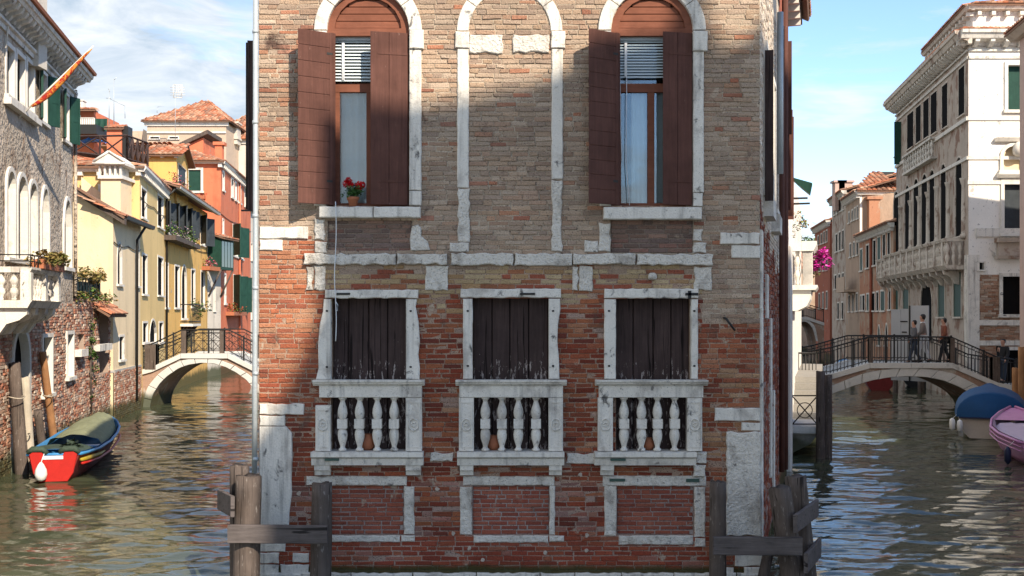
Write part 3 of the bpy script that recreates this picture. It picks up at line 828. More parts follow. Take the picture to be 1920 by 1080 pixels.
# iron clamps, rod, bronze clamps
for q in [(631, 656, 549, 553), (975, 1003, 549, 553), (1285, 1309, 549, 554), (1290, 1296, 545, 560)]:
    r_ = fr(*q, n=.06); m = MB(); m.box(FF, r_[0], r_[1], .05, .068, r_[2], r_[3]); obj('iron_clamp', m, MAT['iron'], house)
for q in [(609, 635, 860, 864), (1145, 1173, 860, 864), (1145, 1174, 901, 906), (1290, 1315, 901, 907)]:
    r_ = fr(*q, n=.19); m = MB(); nn = PR+.02 if q[2] < 880 else .03; m.box(FF, r_[0], r_[1], nn-.03, nn+.012, r_[2], r_[3]); obj('bronze_clamp', m, MAT['bronze'], house)
m = MB(); m.tube([FF.p(fx(1357), .0, fz(596)), FF.p(fx(1358), .12, fz(597)), FF.p(fx(1378, .12), .13, fz(620, .12))], .016, 6); obj('iron_rod', m, MAT['iron'], house)
for (px, py) in ((1088, 890), (1100, 830+174), (850, 1000), (820, 917), (880, 1028), (735, 905), (560, 925), (1022, 1036), (905, 1050), (1100, 1032)):
    m = MB(); u_, z_ = fx(px), fz(py); m.slab(FF, [(u_+.03*math.cos(a)*R.uniform(.7, 1.2), z_+.03*math.sin(a)*R.uniform(.7, 1.2)) for a in [2*math.pi*i/9 for i in range(9)]], -.02, .014, .006); obj('mortar_plug', m, MAT['palazzo_stone'], house)
m = MB(); m.lathe((fx(1223)-U0, D-.02, fz(524)), [(.05, 0), (.062, .03), (.055, .07), (.03, .09)], 10, sy=.7); obj('stone_boss', m, MAT['rough_stone'], house)

# ---- upper windows with lunettes, blinds, sashes and shutters
def plank_leaf(w, hx, hn, du, dn, wd, z0, z1, horiz, splits):
    """shutter leaf hinged at (hx,hn) running along (du,dn); boards are parts of it"""
    class SF:
        def p(s, u, n, z): return FF.p(hx+du*u-dn*n, hn+dn*u+abs(du)*n, z)
    S = SF(); m = MB(); m.box(S, .004, wd-.004, -.012, .004, z0+.004, z1-.004); lf = obj('shutter', m, MAT['brown_wood'], w)
    if horiz:
        for i in range(splits):
            a, b = z0+(z1-z0)*i/splits, z0+(z1-z0)*(i+1)/splits
            m = MB(); m.cbox(S, .045, wd-.001, .004, .022, a+.005, b-.005, .005); m.box(S, .046, wd-.002, -.028, -.012, a+.003, b-.003); obj('board', m, MAT['brown_wood'], lf)
        m = MB(); m.cbox(S, 0, .043, -.03, .03, z0, z1, .004); obj('hinge_stile', m, MAT['brown_wood'], lf)
    else:
        for i in range(splits):
            a, b = wd*i/splits, wd*(i+1)/splits
            m = MB(); m.cbox(S, a+.002, b-.002, .004, .024, z0, z1, .004); obj('board', m, MAT['brown_wood'], lf)
    for zz in (z0+.3, z1-.3):
        m = MB(); m.box(S, 0, wd*(.8 if not horiz else .16), .0245, .031, zz, zz+.03); obj('strap_hinge', m, MAT['brown_wood'] if not horiz else MAT['iron'], lf)
    return lf
for wi, (c, r) in enumerate(UWC):
    h = upper_holes[wi]; n_ = -.05
    fzt = fz(64)
    # window frame (brown), lunette with horizontal boards
    m = MB(); hh = hole(h['u0'], h['u1'], fz(64), h['z1'], 'round', h['zs']); ring(m, FF, hh, .10, -.16, -.03, False)
    m.box(FF, h['u0']+.001, h['u1']-.001, -.16, -.028, fz(66), fz(52))
    wnd = obj('arched_window', m, MAT['arch_wood'], house)
    zz = fz(51); k = 0
    while zz < h['z1']-.1:
        hw = (r/140-.10)*math.sqrt(max(0, 1-((zz+.05-h['zs'])/(r/140-.1))**2)) if zz+.05 > h['zs'] else r/140-.1
        if hw > .06:
            m = MB(); m.cbox(FF, fx(c)-hw-.02, fx(c)+hw+.02, -.13, -.075, zz+.002, zz+.094, .008); obj('lunette_board', m, MAT['arch_wood'], wnd)
        zz += .096; k += 1
    a, b = h['u0'], h['u1']; z0, z1 = fz(387), fz(66)
    m = MB()
    for q in ((a+.08, a+.15), ((a+b)/2-.04, (a+b)/2+.05), (b-.13, b-.04)): m.box(FF, q[0], q[1], -.235, -.17, z0+.03, fz(168))
    m.box(FF, a+.08, b-.04, -.24, -.165, fz(168), fz(152)); m.box(FF, a+.08, b-.04, -.24, -.165, z0, z0+.06); m.box(FF, a, a+.08, -.28, -.16, z0, z1); m.box(FF, b-.04, b, -.28, -.16, z0, z1)
    obj('sash_frame', m, MAT['arch_wood'], wnd)
    m = MB(); m.box(FF, a+.05, b-.03, -.215, -.208, z0+.03, z1); obj('glass_pane', m, MAT['thin_glass'] if 'thin_glass' in MAT else MAT['glass'], wnd)
    # curtain with folds
    m = MB(); cu0, cu1 = (a+.16, a+.16+.42) if wi == 0 else (a+.30, a+.90)
    N_ = 40; vs = []
    for i in range(N_+1):
        t = i/N_; uu = cu0+(cu1-cu0)*t; dn = .018*math.sin(t*math.pi*(9 if wi else 5))
        for zc in (z0+.05, fz(165)):
            sh = 0 if wi == 0 else (.12*(1-t) if zc > z0+.5 else 0)
            vs.append(FF.p(uu+sh*0, -.29+dn, zc))
    m.add(vs, [(2*i, 2*i+2, 2*i+3, 2*i+1) for i in range(N_)], None, True); obj('curtain', m, MAT['cloth'], wnd)
    m = MB(); m.box(FF, a, b, -.9, -.88, z0, z1); m.box(FF, a-.02, a, -.9, -.3, z0, z1); m.box(FF, b, b+.02, -.9, -.3, z0, z1); obj('room_back', m, MAT['dark'], wnd)
    # venetian blind
    m = MB(); m.box(FF, a+.085, b-.05, -.162, -.115, fz(72), fz(66)); bd = obj('blind', m, MAT['pipe'], wnd)
    ns = 13; zt, zb = fz(74), fz(147 if wi == 0 else 140)
    for i in range(ns):
        zc = zt+(zb-zt)*i/(ns-1); m = MB()
        m.add([FF.p(a+.09, -.15, zc+.012), FF.p(b-.055, -.15, zc+.012), FF.p(b-.055, -.125, zc-.012), FF.p(a+.09, -.125, zc-.012),
               FF.p(a+.09, -.152, zc+.010), FF.p(b-.055, -.152, zc+.010), FF.p(b-.055, -.127, zc-.014), FF.p(a+.09, -.127, zc-.014)],
              [(0,1,2,3),(4,5,6,7),(0,1,5,4),(2,3,7,6),(0,3,7,4),(1,2,6,5)]); obj('slat', m, MAT['blind_slat'] if 'blind_slat' in MAT else MAT['cloth'], bd)
    m = MB()
    for uu in (a+.2, a+.215): m.tube([FF.p(uu, -.118, zt), FF.p(uu, -.118, zb)], .004, 5)
    m.box(FF, a+.19, a+.225, -.122, -.117, zb, zt); obj('ladder_tape', m, MAT['cloth'], bd)
    if wi:
        m = MB(); m.tube([FF.p(a+.13, -.115, zb), FF.p(a+.14, -.11, fz(250)), FF.p(a+.15, -.1, fz(300))], .005, 5); m.tube([FF.p(a+.22, -.115, zb), FF.p(a+.21, -.11, fz(300)), FF.p(a+.25, -.05, fz(384))], .005, 5); obj('blind_cord', m, MAT['cloth'], bd)
    # left leaf swung half open, right leaf ajar
    zl0, zl1 = fz(385), fz(63)
    hx = h['u0']+.105
    ang = math.radians(147); plank_leaf(wnd, hx, .02, math.cos(ang), math.sin(ang), .50, zl0, zl1, True, 11 if wi == 0 else 12)
    hx2 = h['u1']-.012; ang = math.radians(14); wd2 = (767-697)/140 if wi == 0 else (1300-1241)/140
    plank_leaf(wnd, hx2, .0, -math.cos(ang), math.sin(ang), wd2, zl0, zl1, False, 2)
# cord hanging from the left sill
m = MB(); pts = []
for i in range(26):
    t = i/25; py = 378+(640-378)*t; nn = .14 if py < 410 else (.10 if py < 500 else .09)
    pts.append(FF.p(fx(629+1.5*math.sin(t*9), nn), nn+.01*math.sin(t*14), fz(py, nn)))
m.tube(pts, .006, 5); u_, z_ = fx(629.5, .09), fz(565, .09)
m.tube([FF.p(u_, .1, z_), FF.p(u_+.03, .1, z_-.05), FF.p(u_+.025, .1, z_-.12), FF.p(u_, .1, z_-.13)], .005, 5)
obj('hanging_cord', m, MAT['cloth'], house)
# drainpipe down the left corner, edge shutters beyond it
m = MB(); xp = fx(480)-U0
m.tube([(xp, D-.02, 8.7), (xp, D-.02, fz(390)), (xp-.01, D-.02, fz(700)), (xp-.015, D-.02, fz(888))], .036, 10)
for py in (60, 230, 405, 540, 700, 860): m.lathe((xp-.003, D-.02, fz(py)), [(.040, -.025), (.044, 0), (.040, .025)], 10)
obj('drainpipe', m, MAT['pipe'], house)
FLs = Fr((-3.393+SL*6, D+6), (-3.393, D))
m = MB()
for (dx, px0, px1, y0, y1, Yd) in ((0, 464, 478, 76, 393, D+1.6),):
    xa, xb = (px0-CX)/FPX*Yd, (px1-CX)/FPX*Yd; m.box(ID, xa, xb, Yd, Yd+.04, PZ(y1, Yd), PZ(y0, Yd)); m.box(ID, xa, xa+.03, Yd-.01, Yd+.05, PZ(y1, Yd), PZ(y0, Yd))
obj('side_shutter', m, MAT['dark_wood'], house)
m = MB(); Yd = D+1.9; m.tube([((462.5-CX)/FPX*Yd, Yd, PZ(80, Yd)), ((462.5-CX)/FPX*Yd, Yd, PZ(392, Yd))], .014, 6); m.box(ID, (452-CX)/FPX*Yd, (478-CX)/FPX*Yd, Yd, Yd+.03, PZ(396, Yd), PZ(393, Yd)); obj('iron_stay', m, MAT['iron'], house)
# ------------------------------------------------------------------ canal water: one sheet, finer near the camera, with real ripples
def water_height(X, Y):
    rng = np.random.RandomState(3); Z = np.zeros_like(X)
    for k in range(30):
        wl = 0.26*1.10**k
        if wl > 3.2: break
        th = rng.normal(math.pi/2, .48); kx, ky = math.cos(th)*2*math.pi/wl, math.sin(th)*2*math.pi/wl
        slope = .040 if wl < .62 else (.030 if wl < 1.5 else .018)
        amp = slope*wl/6.283
        Z += amp*np.sin(kx*X+ky*Y+rng.uniform(0, 6.28)+.8*np.sin(.31*X+rng.uniform(0, 6.28))+.7*np.sin(.23*Y+rng.uniform(0, 6.28)))
    return Z
ys = [-30.0, -10, 0, 5, 8]; y = 9.0
while y < 160: ys.append(y); y += max(.045, y*.0034) if y < 50 else y*.02
ys += [220, 400, 900]
ys = np.array(ys); rows = len(ys); cols = 460
xs = np.linspace(-1, 1, cols); xs = np.sign(xs)*np.abs(xs)**1.15
X = xs[None, :]*(np.maximum(np.abs(ys), 10)[:, None]*.62+4); Yg = np.repeat(ys[:, None], cols, 1)
Z = water_height(X, Yg); Z *= np.clip(1-(Yg-60)/60, .15, 1)*(.80+.30*np.sin(.42*X+1.6*np.sin(.21*Yg))*np.sin(.33*Yg+1.2*np.sin(.3*X)))
Z -= .08
V = np.stack([X, Yg, Z], -1).reshape(-1, 3)
i = np.arange(rows-1)[:, None]*cols+np.arange(cols-1)[None, :]
Fq = np.stack([i, i+1, i+cols+1, i+cols], -1).reshape(-1, 4)
me = bpy.data.meshes.new('canal_water'); me.vertices.add(len(V)); me.vertices.foreach_set('co', V.ravel())
me.loops.add(Fq.size); me.loops.foreach_set('vertex_index', Fq.ravel().astype(np.int32))
me.polygons.add(len(Fq)); me.polygons.foreach_set('loop_start', (np.arange(len(Fq))*4).astype(np.int32)); me.polygons.foreach_set('loop_total', np.full(len(Fq), 4, dtype=np.int32))
me.update(calc_edges=True); me.polygons.foreach_set('use_smooth', np.ones(len(Fq), dtype=bool)); me.materials.append(MAT['water'])
water = bpy.data.objects.new('canal_water', me); COL.objects.link(water); water['kind'] = 'structure'; WORLD['canal_water'] = Vector((0, 0, 0))
# ------------------------------------------------------------------ pots, mooring timbers in front of the brick house
# geranium in a terracotta pot on the left upper sill
yp = D-.06; xp = fx(662, .06)-U0; zp = fz(386.5, .10)
pot = thing('geranium_pot', (xp, yp, zp), 'red geranium in a terracotta pot on the upper window sill', 'potted plant')
m = MB(); m.lathe((xp, yp, zp), [(.05, 0), (.072, .085), (.083, .09), (.085, .125), (.072, .125), (.068, .10)], 16); obj('flower_pot', m, MAT['terracotta'], pot)
m = MB(); rg = random.Random(4)
foliage(m, (xp, yp, zp+.19), (.17, .09, .075), 420, .024, [(.05, .12, .03), (.08, .17, .05), (.11, .21, .07), (.03, .08, .02)], rg)
obj('foliage', m, MAT['leaf'], pot)
for (dx, dz, r_) in ((-.085, .30, .055), (-.055, .345, .045), (-.03, .29, .04), (.075, .28, .045), (.125, .285, .045), (.10, .25, .035)):
    m = MB()
    for i in range(90):
        d = Vector((rg.gauss(0, 1), rg.gauss(0, 1), rg.gauss(0, 1))).normalized()*r_*rg.uniform(.6, 1)
        m.leaf((xp+dx+d.x, yp-.03+d.y, zp+dz+d.z), .02, mul((.78, .012, .02), rg.uniform(.6, 1.2)), rg)
    m.tube([(xp+dx*.4, yp, zp+.15), (xp+dx, yp-.03, zp+dz)], .004, 5, (.06, .12, .03)); obj('flower_head', m, MAT['leaf'], pot)
# jars behind the balustrades
for (px, sc_, lb) in ((689, 1.0, 'round terracotta jar behind the left balustrade'), (926, .92, 'terracotta jar behind the middle balustrade'), (1216, .78, 'small terracotta jar behind the right balustrade')):
    m = MB(); pr_ = [(.055, 0), (.085, .03), (.10, .085), (.095, .14), (.072, .18), (.065, .20), (.075, .215), (.06, .215), (.05, .17)]
    m.lathe((fx(px, -.09)-U0, D+.09, fz(848, PR)), [(r*sc_, z*sc_) for r, z in pr_], 16); obj('terracotta_jar', m, MAT['terracotta'], None, None, lb, 'jar', 'jars behind the balustrades')

def timber(mb, p0, p1, r0, r1, seg=14, seed=0, top=True):
    """weathered log: uneven round section, slightly hollowed worn top"""
    rg = random.Random(seed); p0, p1 = Vector(p0), Vector(p1); ax = (p1-p0); L = ax.length; ax.normalize()
    a = ax.cross(Vector((0, 1, .01))).normalized(); b = ax.cross(a); K = 9; vs = []; off = [rg.uniform(.9, 1.1) for _ in range(seg)]
    for i in range(K+1):
        t = i/K; r = r0+(r1-r0)*t
        for k in range(seg):
            th = 2*math.pi*k/seg; q = r*off[k]*(1+.05*noise.noise(Vector((k*.9, t*4, seed))))
            e = 0 if i < K else .05*noise.noise(Vector((math.cos(th)*2, math.sin(th)*2, seed*3.1)))
            vs.append(tuple(p0+ax*(L*t+e)+(a*math.cos(th)+b*math.sin(th))*q))
    vs.append(tuple(p1-ax*.015))
    fs = [(i*seg+k, i*seg+(k+1) % seg, (i+1)*seg+(k+1) % seg, (i+1)*seg+k) for i in range(K) for k in range(seg)]
    fs += [(K*seg+k, K*seg+(k+1) % seg, (K+1)*seg) for k in range(seg)]
    mb.add(vs, fs, None, True)
def at(px, py, Y): return ((px-CX)/FPX*Y, Y, PZ(py, Y))
def plank(mb, a, b, h, th, tilt=(0, -1, 0)):
    """board from a to b (centre line), height h, thickness th along tilt"""
    a, b = Vector(a), Vector(b); d = (b-a).normalized(); nn = Vector(tilt).normalized(); up = d.cross(nn); up = up if up.z > 0 else -up
    up.normalize(); c = .008; rg = random.Random(int(a.x*1000))
    ring_ = [(-h/2+c, 0), (h/2-c, 0), (h/2, c), (h/2, th-c), (h/2-c, th), (-h/2+c, th), (-h/2, th-c), (-h/2, c)]
    vs = []; K = 6
    for i in range(K+1):
        for (q, t) in ring_: vs.append(tuple(a+(b-a)*(i/K)+up*(q+rg.uniform(-.004, .004))+nn*t))
    fs = [(i*8+k, i*8+(k+1) % 8, (i+1)*8+(k+1) % 8, (i+1)*8+k) for i in range(K) for k in range(8)] + [tuple(range(7, -1, -1)), tuple(K*8+k for k in range(8))]
    mb.add(vs, fs)
fl = thing('timber_mooring', (fx(450)-U0, 14.3, 0), 'weathered timber mooring frame at the left corner of the brick house', 'mooring posts', 'timber mooring frames')
for i, (a, b, r0, r1, Yd) in enumerate([((452, 1130), (449, 872), .135, .118, 14.45), ((462, 1130), (467, 892), .165, .155, 14.15), ((600, 1130), (603, 906), .138, .128, 14.35)]):
    m = MB(); timber(m, at(a[0], a[1], Yd), at(b[0], b[1], Yd), r0, r1, seed=i+1); obj('post', m, MAT['old_wood'], fl)
m = MB(); plank(m, at(429, 1000, 13.98), at(615, 1001, 13.98), .225, .07); obj('plank', m, MAT['old_plank'], fl)
m = MB(); plank(m, at(414.5, 936, 14.6), at(440, 950, 13.8), .26, .05, (-1, 0, 0)); obj('plank', m, MAT['old_plank'], fl)
m = MB(); timber(m, at(484, 1130, 14.5), at(479, 1010, 14.5), .03, .026, seed=9); obj('iron_pile', m, MAT['iron'], fl)
fr_ = thing('timber_mooring', (fx(1460)-U0, 14.3, 0), 'dark leaning timber mooring frame at the right corner of the brick house', 'mooring posts', 'timber mooring frames')
for i, (a, b, r0, r1, Yd) in enumerate([((1345, 1130), (1345, 903), .118, .108, 14.5), ((1500, 1160), (1462, 915), .15, .135, 14.2), ((1518, 1150), (1492, 893), .15, .135, 14.65), ((1418, 1150), (1442, 1030), .075, .065, 14.6)]):
    m = MB(); timber(m, at(a[0], a[1], Yd), at(b[0], b[1], Yd), r0, r1, seed=i+21); obj('post', m, MAT['old_wood'], fr_)
m = MB(); plank(m, at(1336, 1022, 14.02), at(1502, 1023, 14.02), .225, .07); obj('plank', m, MAT['old_plank'], fr_)
m = MB(); plank(m, at(1487, 982, 13.95), at(1528, 952, 14.9), .23, .05, (1, -.35, 0)); obj('plank', m, MAT['old_plank'], fr_)
m = MB(); plank(m, at(1507, 1056, 13.95), at(1533, 1026, 14.9), .25, .05, (1, -.35, 0)); obj('plank', m, MAT['old_plank'], fr_)
# ------------------------------------------------------------------ left canal
MAT['grey_plaster'] = surf('grey_plaster', (.45, .37, .285), var=.25, scale=.8, bump=1.0, bscale=9, fine=.25, bdist=.09, algae=True,
    patches=(((.56, .46, .36), .55, .48, .57), ((.28, .195, .135), 1.4, .51, .63)), streak=(2.2, .3, (.20, .18, .16)))
MAT['cream_plaster'] = plaster('cream_plaster', (.76, .60, .39), patches=(((.66, .53, .32), .8, .54, .72), ((.55, .47, .36), 1.6, .64, .70)))
MAT['yellow_plaster'] = plaster('yellow_plaster', (.72, .51, .225), patches=(((.62, .46, .19), .8, .58, .8), ((.40, .38, .34), .55, .66, .72)))
MAT['gold_plaster'] = plaster('gold_plaster', (.72, .43, .135))
MAT['coral_plaster'] = plaster('coral_plaster', (.62, .18, .09))
MAT['pale_plaster'] = plaster('pale_plaster', (.58, .52, .44))
MAT['pale_brick'] = surf('pale_brick', (.50, .37, .27), var=.2, scale=2.5, bump=.5, bscale=16, fine=.25)
WETB = [(.42, .22, .14), (.36, .15, .09), (.46, .28, .19), (.40, .25, .18), (.48, .35, .26), (.33, .13, .08), (.52, .40, .31)]
def wet_col(u, z): return mul(R.choice(WETB), R.uniform(.75, 1.2))

# ---- grey palazzo on the near left
FA = Fr((-9.66, 17.0), GP(137, 32.3))
pal = thing('grey_palazzo', (-11, 24, 0), 'grey peeling palazzo with arched windows and a stone balcony over the left canal', 'palazzo')
H_A = FA.z(137, 150)
def ah(x0, x1, y0, y1, arch=None): return hole(*FA.rect(x0, x1, y0, y1), arch)
up3 = [ah(9, 27, 82, 190), ah(28.5, 47, 98, 205), ah(48.5, 64, 112, 218)]
upg = [ah(73, 88, 132, 236), ah(117, 129, 172, 270)]
mid = [ah(9, 28, 312, 492, 'round'), ah(29.5, 50, 322, 495, 'round'), ah(51.5, 69, 335, 497, 'round'), ah(75, 91, 346, 500, 'point'), ah(117, 133, 368, 508, 'point')]
low = [ah(20, 55, 605, 960, 'round'), ah(77, 97, 625, 745), ah(123, 139, 620, 712)]
near = [hole(.8, 1.9, 7.6, 9.3), hole(3.0, 4.1, 7.6, 9.3), hole(.9, 1.9, 4.3, 6.6, 'round'), hole(3.0, 4.0, 4.3, 6.6, 'round')]
allh = up3+upg+mid+low+near
for h in allh: h['u1'] = min(h['u1'], FA.L-.02)
ZB = 3.55
mb = MB(); sheet(mb, FA, 0, FA.L, ZB, H_A+.3, [h for h in allh if h['z1'] > ZB], .38); 
mb.quad(FA.p(FA.L, 0, ZB), FA.p(FA.L, -8, ZB), FA.p(FA.L, -8, H_A), FA.p(FA.L, 0, H_A)); mb.quad(FA.p(0, 0, -.6), FA.p(0, -8, -.6), FA.p(0, -8, H_A), FA.p(0, 0, H_A))
mb.quad(FA.p(0, -8, -.6), FA.p(FA.L, -8, -.6), FA.p(FA.L, -8, H_A), FA.p(0, -8, H_A)); mb.quad(FA.p(0, -.01, H_A+.29), FA.p(FA.L, -.01, H_A+.29), FA.p(FA.L, -8, H_A+.29), FA.p(0, -8, H_A+.29))
obj('wall', mb, MAT['grey_plaster'], pal)
mb = MB(); sheet(mb, FA, 0, FA.L, -.6, ZB, low, .38, -.015, lambda u, z: mul((.40, .31, .24), R.uniform(.8, 1.1)), step=.25); mb.quad(FA.p(FA.L, -.015, -.6), FA.p(FA.L, -8, -.6), FA.p(FA.L, -8, ZB), FA.p(FA.L, -.015, ZB), (.4, .3, .25))
bw = obj('brick_base', mb, MAT['brick_wet'], pal)
brick_set(bw, lay_bricks(FA, 4.5, FA.L, -.1, ZB+.25, low, wet_col, course=.075, blen=.27, gap=.014, n0=-.03, n1=.01, jit=.008, proudj=.018), MAT['brick_wet'], 120)
for h in up3: window(pal, FA, h, .1, .15, 'white', 'dark', .03)
m = MB(); r_ = FA.rect(7, 66, 177, 222); m.box(FA, up3[0]['u0']-.1, up3[2]['u1']+.12, -.05, .16, up3[1]['z0']-.14, up3[1]['z0']); obj('window_sill', m, MAT['white'], pal)
for h in upg: window(pal, FA, h, .09, .3, 'white', 'dark', .03, leaves=[('r', 148, 'green_wood'), ('l', 165, 'green_wood')])
for k_, h in enumerate(mid): window(pal, FA, h, .11, .17, 'white', ('dark', 'dark', 'dark', 'old_plank_y', 'old_plank_y')[k_] if False else 'dark', .05)
for h in near: window(pal, FA, h, .12, .3, 'white', 'green_wood', .03)
for k_, h in enumerate(low):
    h2 = dict(h); window(pal, FA, h2, .16 if k_ == 0 else .1, .2, 'stone_wet' if k_ == 0 else 'white', 'dark', .05, sill=k_ > 0)
# frieze, cornice with modillions, gutter
m = MB(); m.prof(FA, 0, FA.L+.1, [(-.02, H_A-.55), (.05, H_A-.55), (.06, H_A-.45), (.12, H_A-.42), (.12, H_A-.36), (-.02, H_A-.36)]); obj('frieze_band', m, MAT['stone'], pal)
m = MB(); m.prof(FA, -.1, FA.L+.3, [(-.02, H_A), (.42, H_A), (.46, H_A+.08), (.5, H_A+.09), (.52, H_A+.18), (-.02, H_A+.2)]); co = obj('cornice', m, MAT['stone'], pal)
u = .2; k_ = 0
while u < FA.L+.1:
    m = MB(); m.prof(FA, u-.07, u+.07, [(-.02, H_A-.28), (.10, H_A-.28), (.16, H_A-.2), (.34, H_A-.13), (.4, H_A-.05), (.4, H_A-.002), (-.02, H_A-.002)]); obj('modillion', m, MAT['stone'], co); u += .38; k_ += 1
m = MB(); m.prof(FA, -.1, FA.L+.35, [(.44, H_A+.2), (.58, H_A+.2), (.6, H_A+.27), (.42, H_A+.27)]); obj('gutter', m, MAT['terracotta'], pal)
tile_roof(pal, FA.p(-.1, .5, H_A+.3), FA.p(FA.L+.3, .5, H_A+.3), FA.p(-.1, -4, H_A+1.6), FA.p(FA.L-4, -4, H_A+1.6))
c_ = FA.p(FA.L-5.8, -.75, 0); m = MB(); xx, yy = GP(57, 27.2); m.box(ID, xx-.22, xx+.2, yy, yy+.5, 9.5, 13.0); obj('chimney', m, MAT['pale_plaster'], pal)
# thin cable running up the wall
m = MB(); m.tube([FA.p(FA.u(5), .06, FA.z(5, 90)), FA.p(FA.u(12), .1, FA.z(12, 0)), FA.p(FA.u(14), .3, H_A)], .02, 6); obj('cable', m, MAT['white'], pal)
# balcony
out = .80; bu0, bu1 = FA.u(57, out), FA.u(113, out); zt = FA.z(57, 500, out); zs = FA.z(57, 563, out)
m = MB(); m.prof(FA, bu0, bu1, [(-.02, zs-.16), (out-.06, zs-.16), (out, zs-.05), (out+.04, zs), (-.02, zs)]); bal = obj('balcony', m, MAT['stone'], pal)
m = MB(); m.prof(FA, bu0+.02, bu1-.02, [(out-.2, zt-.12), (out-.02, zt-.12), (out+.02, zt-.05), (out+.02, zt), (out-.22, zt)]); m.box(FA, bu0+.02, bu0+.22, 0, out-.22, zt-.12, zt); m.box(FA, bu1-.22, bu1-.02, 0, out-.22, zt-.12, zt); obj('handrail', m, MAT['stone'], bal)
def small_baluster(F, u, n, z0, z1, par, r=.07, mt='stone'):
    m = MB(); h = z1-z0; c = F.p(u, n, z0); pf = [(.6, 0), (.6, .06), (.4, .1), (.8, .22), (1, .3), (.75, .42), (.5, .48), (.7, .5), (.5, .52), (.75, .58), (1, .7), (.8, .78), (.4, .9), (.6, .94), (.6, 1)]
    m.lathe(c, [(a*r, b*h) for a, b in pf], 10); obj('baluster', m, MAT[mt], par)
for (u, n) in [(bu0+.12, out-.1), (bu1-.12, out-.1), ((bu0+bu1)/2, out-.1)]:
    m = MB(); m.cbox(FA, u-.12, u+.12, n-.1, n+.11, zs, zt-.12, .01); obj('pilaster', m, MAT['stone'], bal)
k_ = int((bu1-bu0)/.24)
for i in range(2, k_-1):
    u = bu0+i*(bu1-bu0)/k_
    if abs(u-(bu0+bu1)/2) > .2: small_baluster(FA, u, out-.1, zs, zt-.12, bal)
for n in (.2, .45): small_baluster(FA, bu0+.12, n, zs, zt-.12, bal, .09); small_baluster(FA, bu1-.12, n, zs, zt-.12, bal, .09)
for u in (bu0+.25, (bu0*2+bu1)/3, (bu0+2*bu1)/3, bu1-.25):
    m = MB(); m.prof(FA, u-.14, u+.14, [(-.02, zs-.75), (.15, zs-.72), (.3, zs-.5), (.55, zs-.42), (out-.1, zs-.3), (out-.08, zs-.163), (-.02, zs-.163)]); obj('bracket', m, MAT['stone'], bal)
m = MB()
for zz in (zt+.12, zt+.25):
    m.tube([FA.p(bu0, .05, zz), FA.p(bu0, out, zz), FA.p(bu0+1.9, out, zz)], .014, 5)
for i in range(6): m.tube([FA.p(bu0+.38*i, out, zt), FA.p(bu0+.38*i, out, zt+.26)], .012, 5)
obj('iron_rail', m, MAT['iron'], bal)
DRY = [(.30, .22, .07), (.24, .18, .06), (.18, .17, .05), (.34, .22, .09), (.12, .13, .03)]
pb = thing('balcony_planter', FA.p(bu1-1.1, out-.1, zt), 'dry brown trailing plants in a box on the stone balcony', 'planter')
m = MB(); m.box(FA, bu1-2.2, bu1+.1, out-.2, out+.08, zt, zt+.2); obj('flower_box', m, MAT['terracotta'], pb)
m = MB(); 
for i in range(5): foliage(m, FA.p(bu1-2.0+i*.5, out, zt+.28), (.35, .35, .28), 170, .055, DRY)
obj('foliage', m, MAT['leaf'], pb)
# flag on its pole
fa, fb = Vector(FA.p(FA.u(34), .1, FA.z(34, 223))), Vector(at(167, 84, 27.5))
fa = Vector(FA.p(FA.u(34), 0, FA.z(34, 222))); fb = Vector(FA.p(FA.u(34)+.45, 1.58, FA.z(34, 222)+1.85)); flag = thing('furled_flag', fa, 'red and gold flag furled round a pole on the grey palazzo', 'flag')
m = MB(); m.tube([fa, fb], .02, 8); obj('pole', m, MAT['white'], flag)
t = NT('flag_cloth'); cc = t.mix(t.step(t.noise(9, 3, .6, None, 1.2), .47, .55), (.30, .016, .010), (.50, .20, .03)); t.bump(t.noise(14, 3), .6, .03); MAT['flag'] = t.done(cc, .8)
ax = (fb-fa); pts = []; rr = []
for i in range(15):
    q = i/14; s = .16+.80*q; sag = Vector((.03, 0, -.16*math.sin(math.pi*min(1, q*1.1))**1.0*(1-q))); pts.append(fa+ax*s+sag); rr.append((.015+.07*math.sin(math.pi*min(1, (1-q)*.9+.06))**.8)*(1-.55*q)+.012*noise.noise(Vector((i*.9, 2, 1))))
m = MB(); m.tube(pts, rr, 9); obj('cloth', m, MAT['flag'], flag)
# timbers leaning on the palazzo wall
for i, (x0, y0_, x1, y1, n0, n1, r, mt, nm, lb) in enumerate([(45, 880, 27, 680, .35, .12, .15, 'old_wood', 'mooring_pole', 'thick grey mooring pole leaning on the palazzo wall, leftmost'),
        (58, 870, 46, 708, .35, .2, .13, 'pale_wood', 'pale_post', 'pale pointed timber post beside the thick grey pole'),
        (86, 850, 70, 770, .3, .2, .11, 'old_wood', 'short_post', 'short grey post between the pale post and the orange pole'),
        (108, 828, 80, 660, .3, .1, .10, 'orange_wood', 'orange_pole', 'orange brown pole leaning under the palazzo window')]):
    m = MB(); u0, u1 = FA.u(x0, n0), FA.u(x1, n1); timber(m, FA.p(u0, n0, -.5), FA.p(u1, n1, FA.z(x1, y1, n1)), r, r*.85, 10, seed=40+i); obj(nm, m, MAT[mt], None, None, lb, 'pole', 'poles along the palazzo wall')

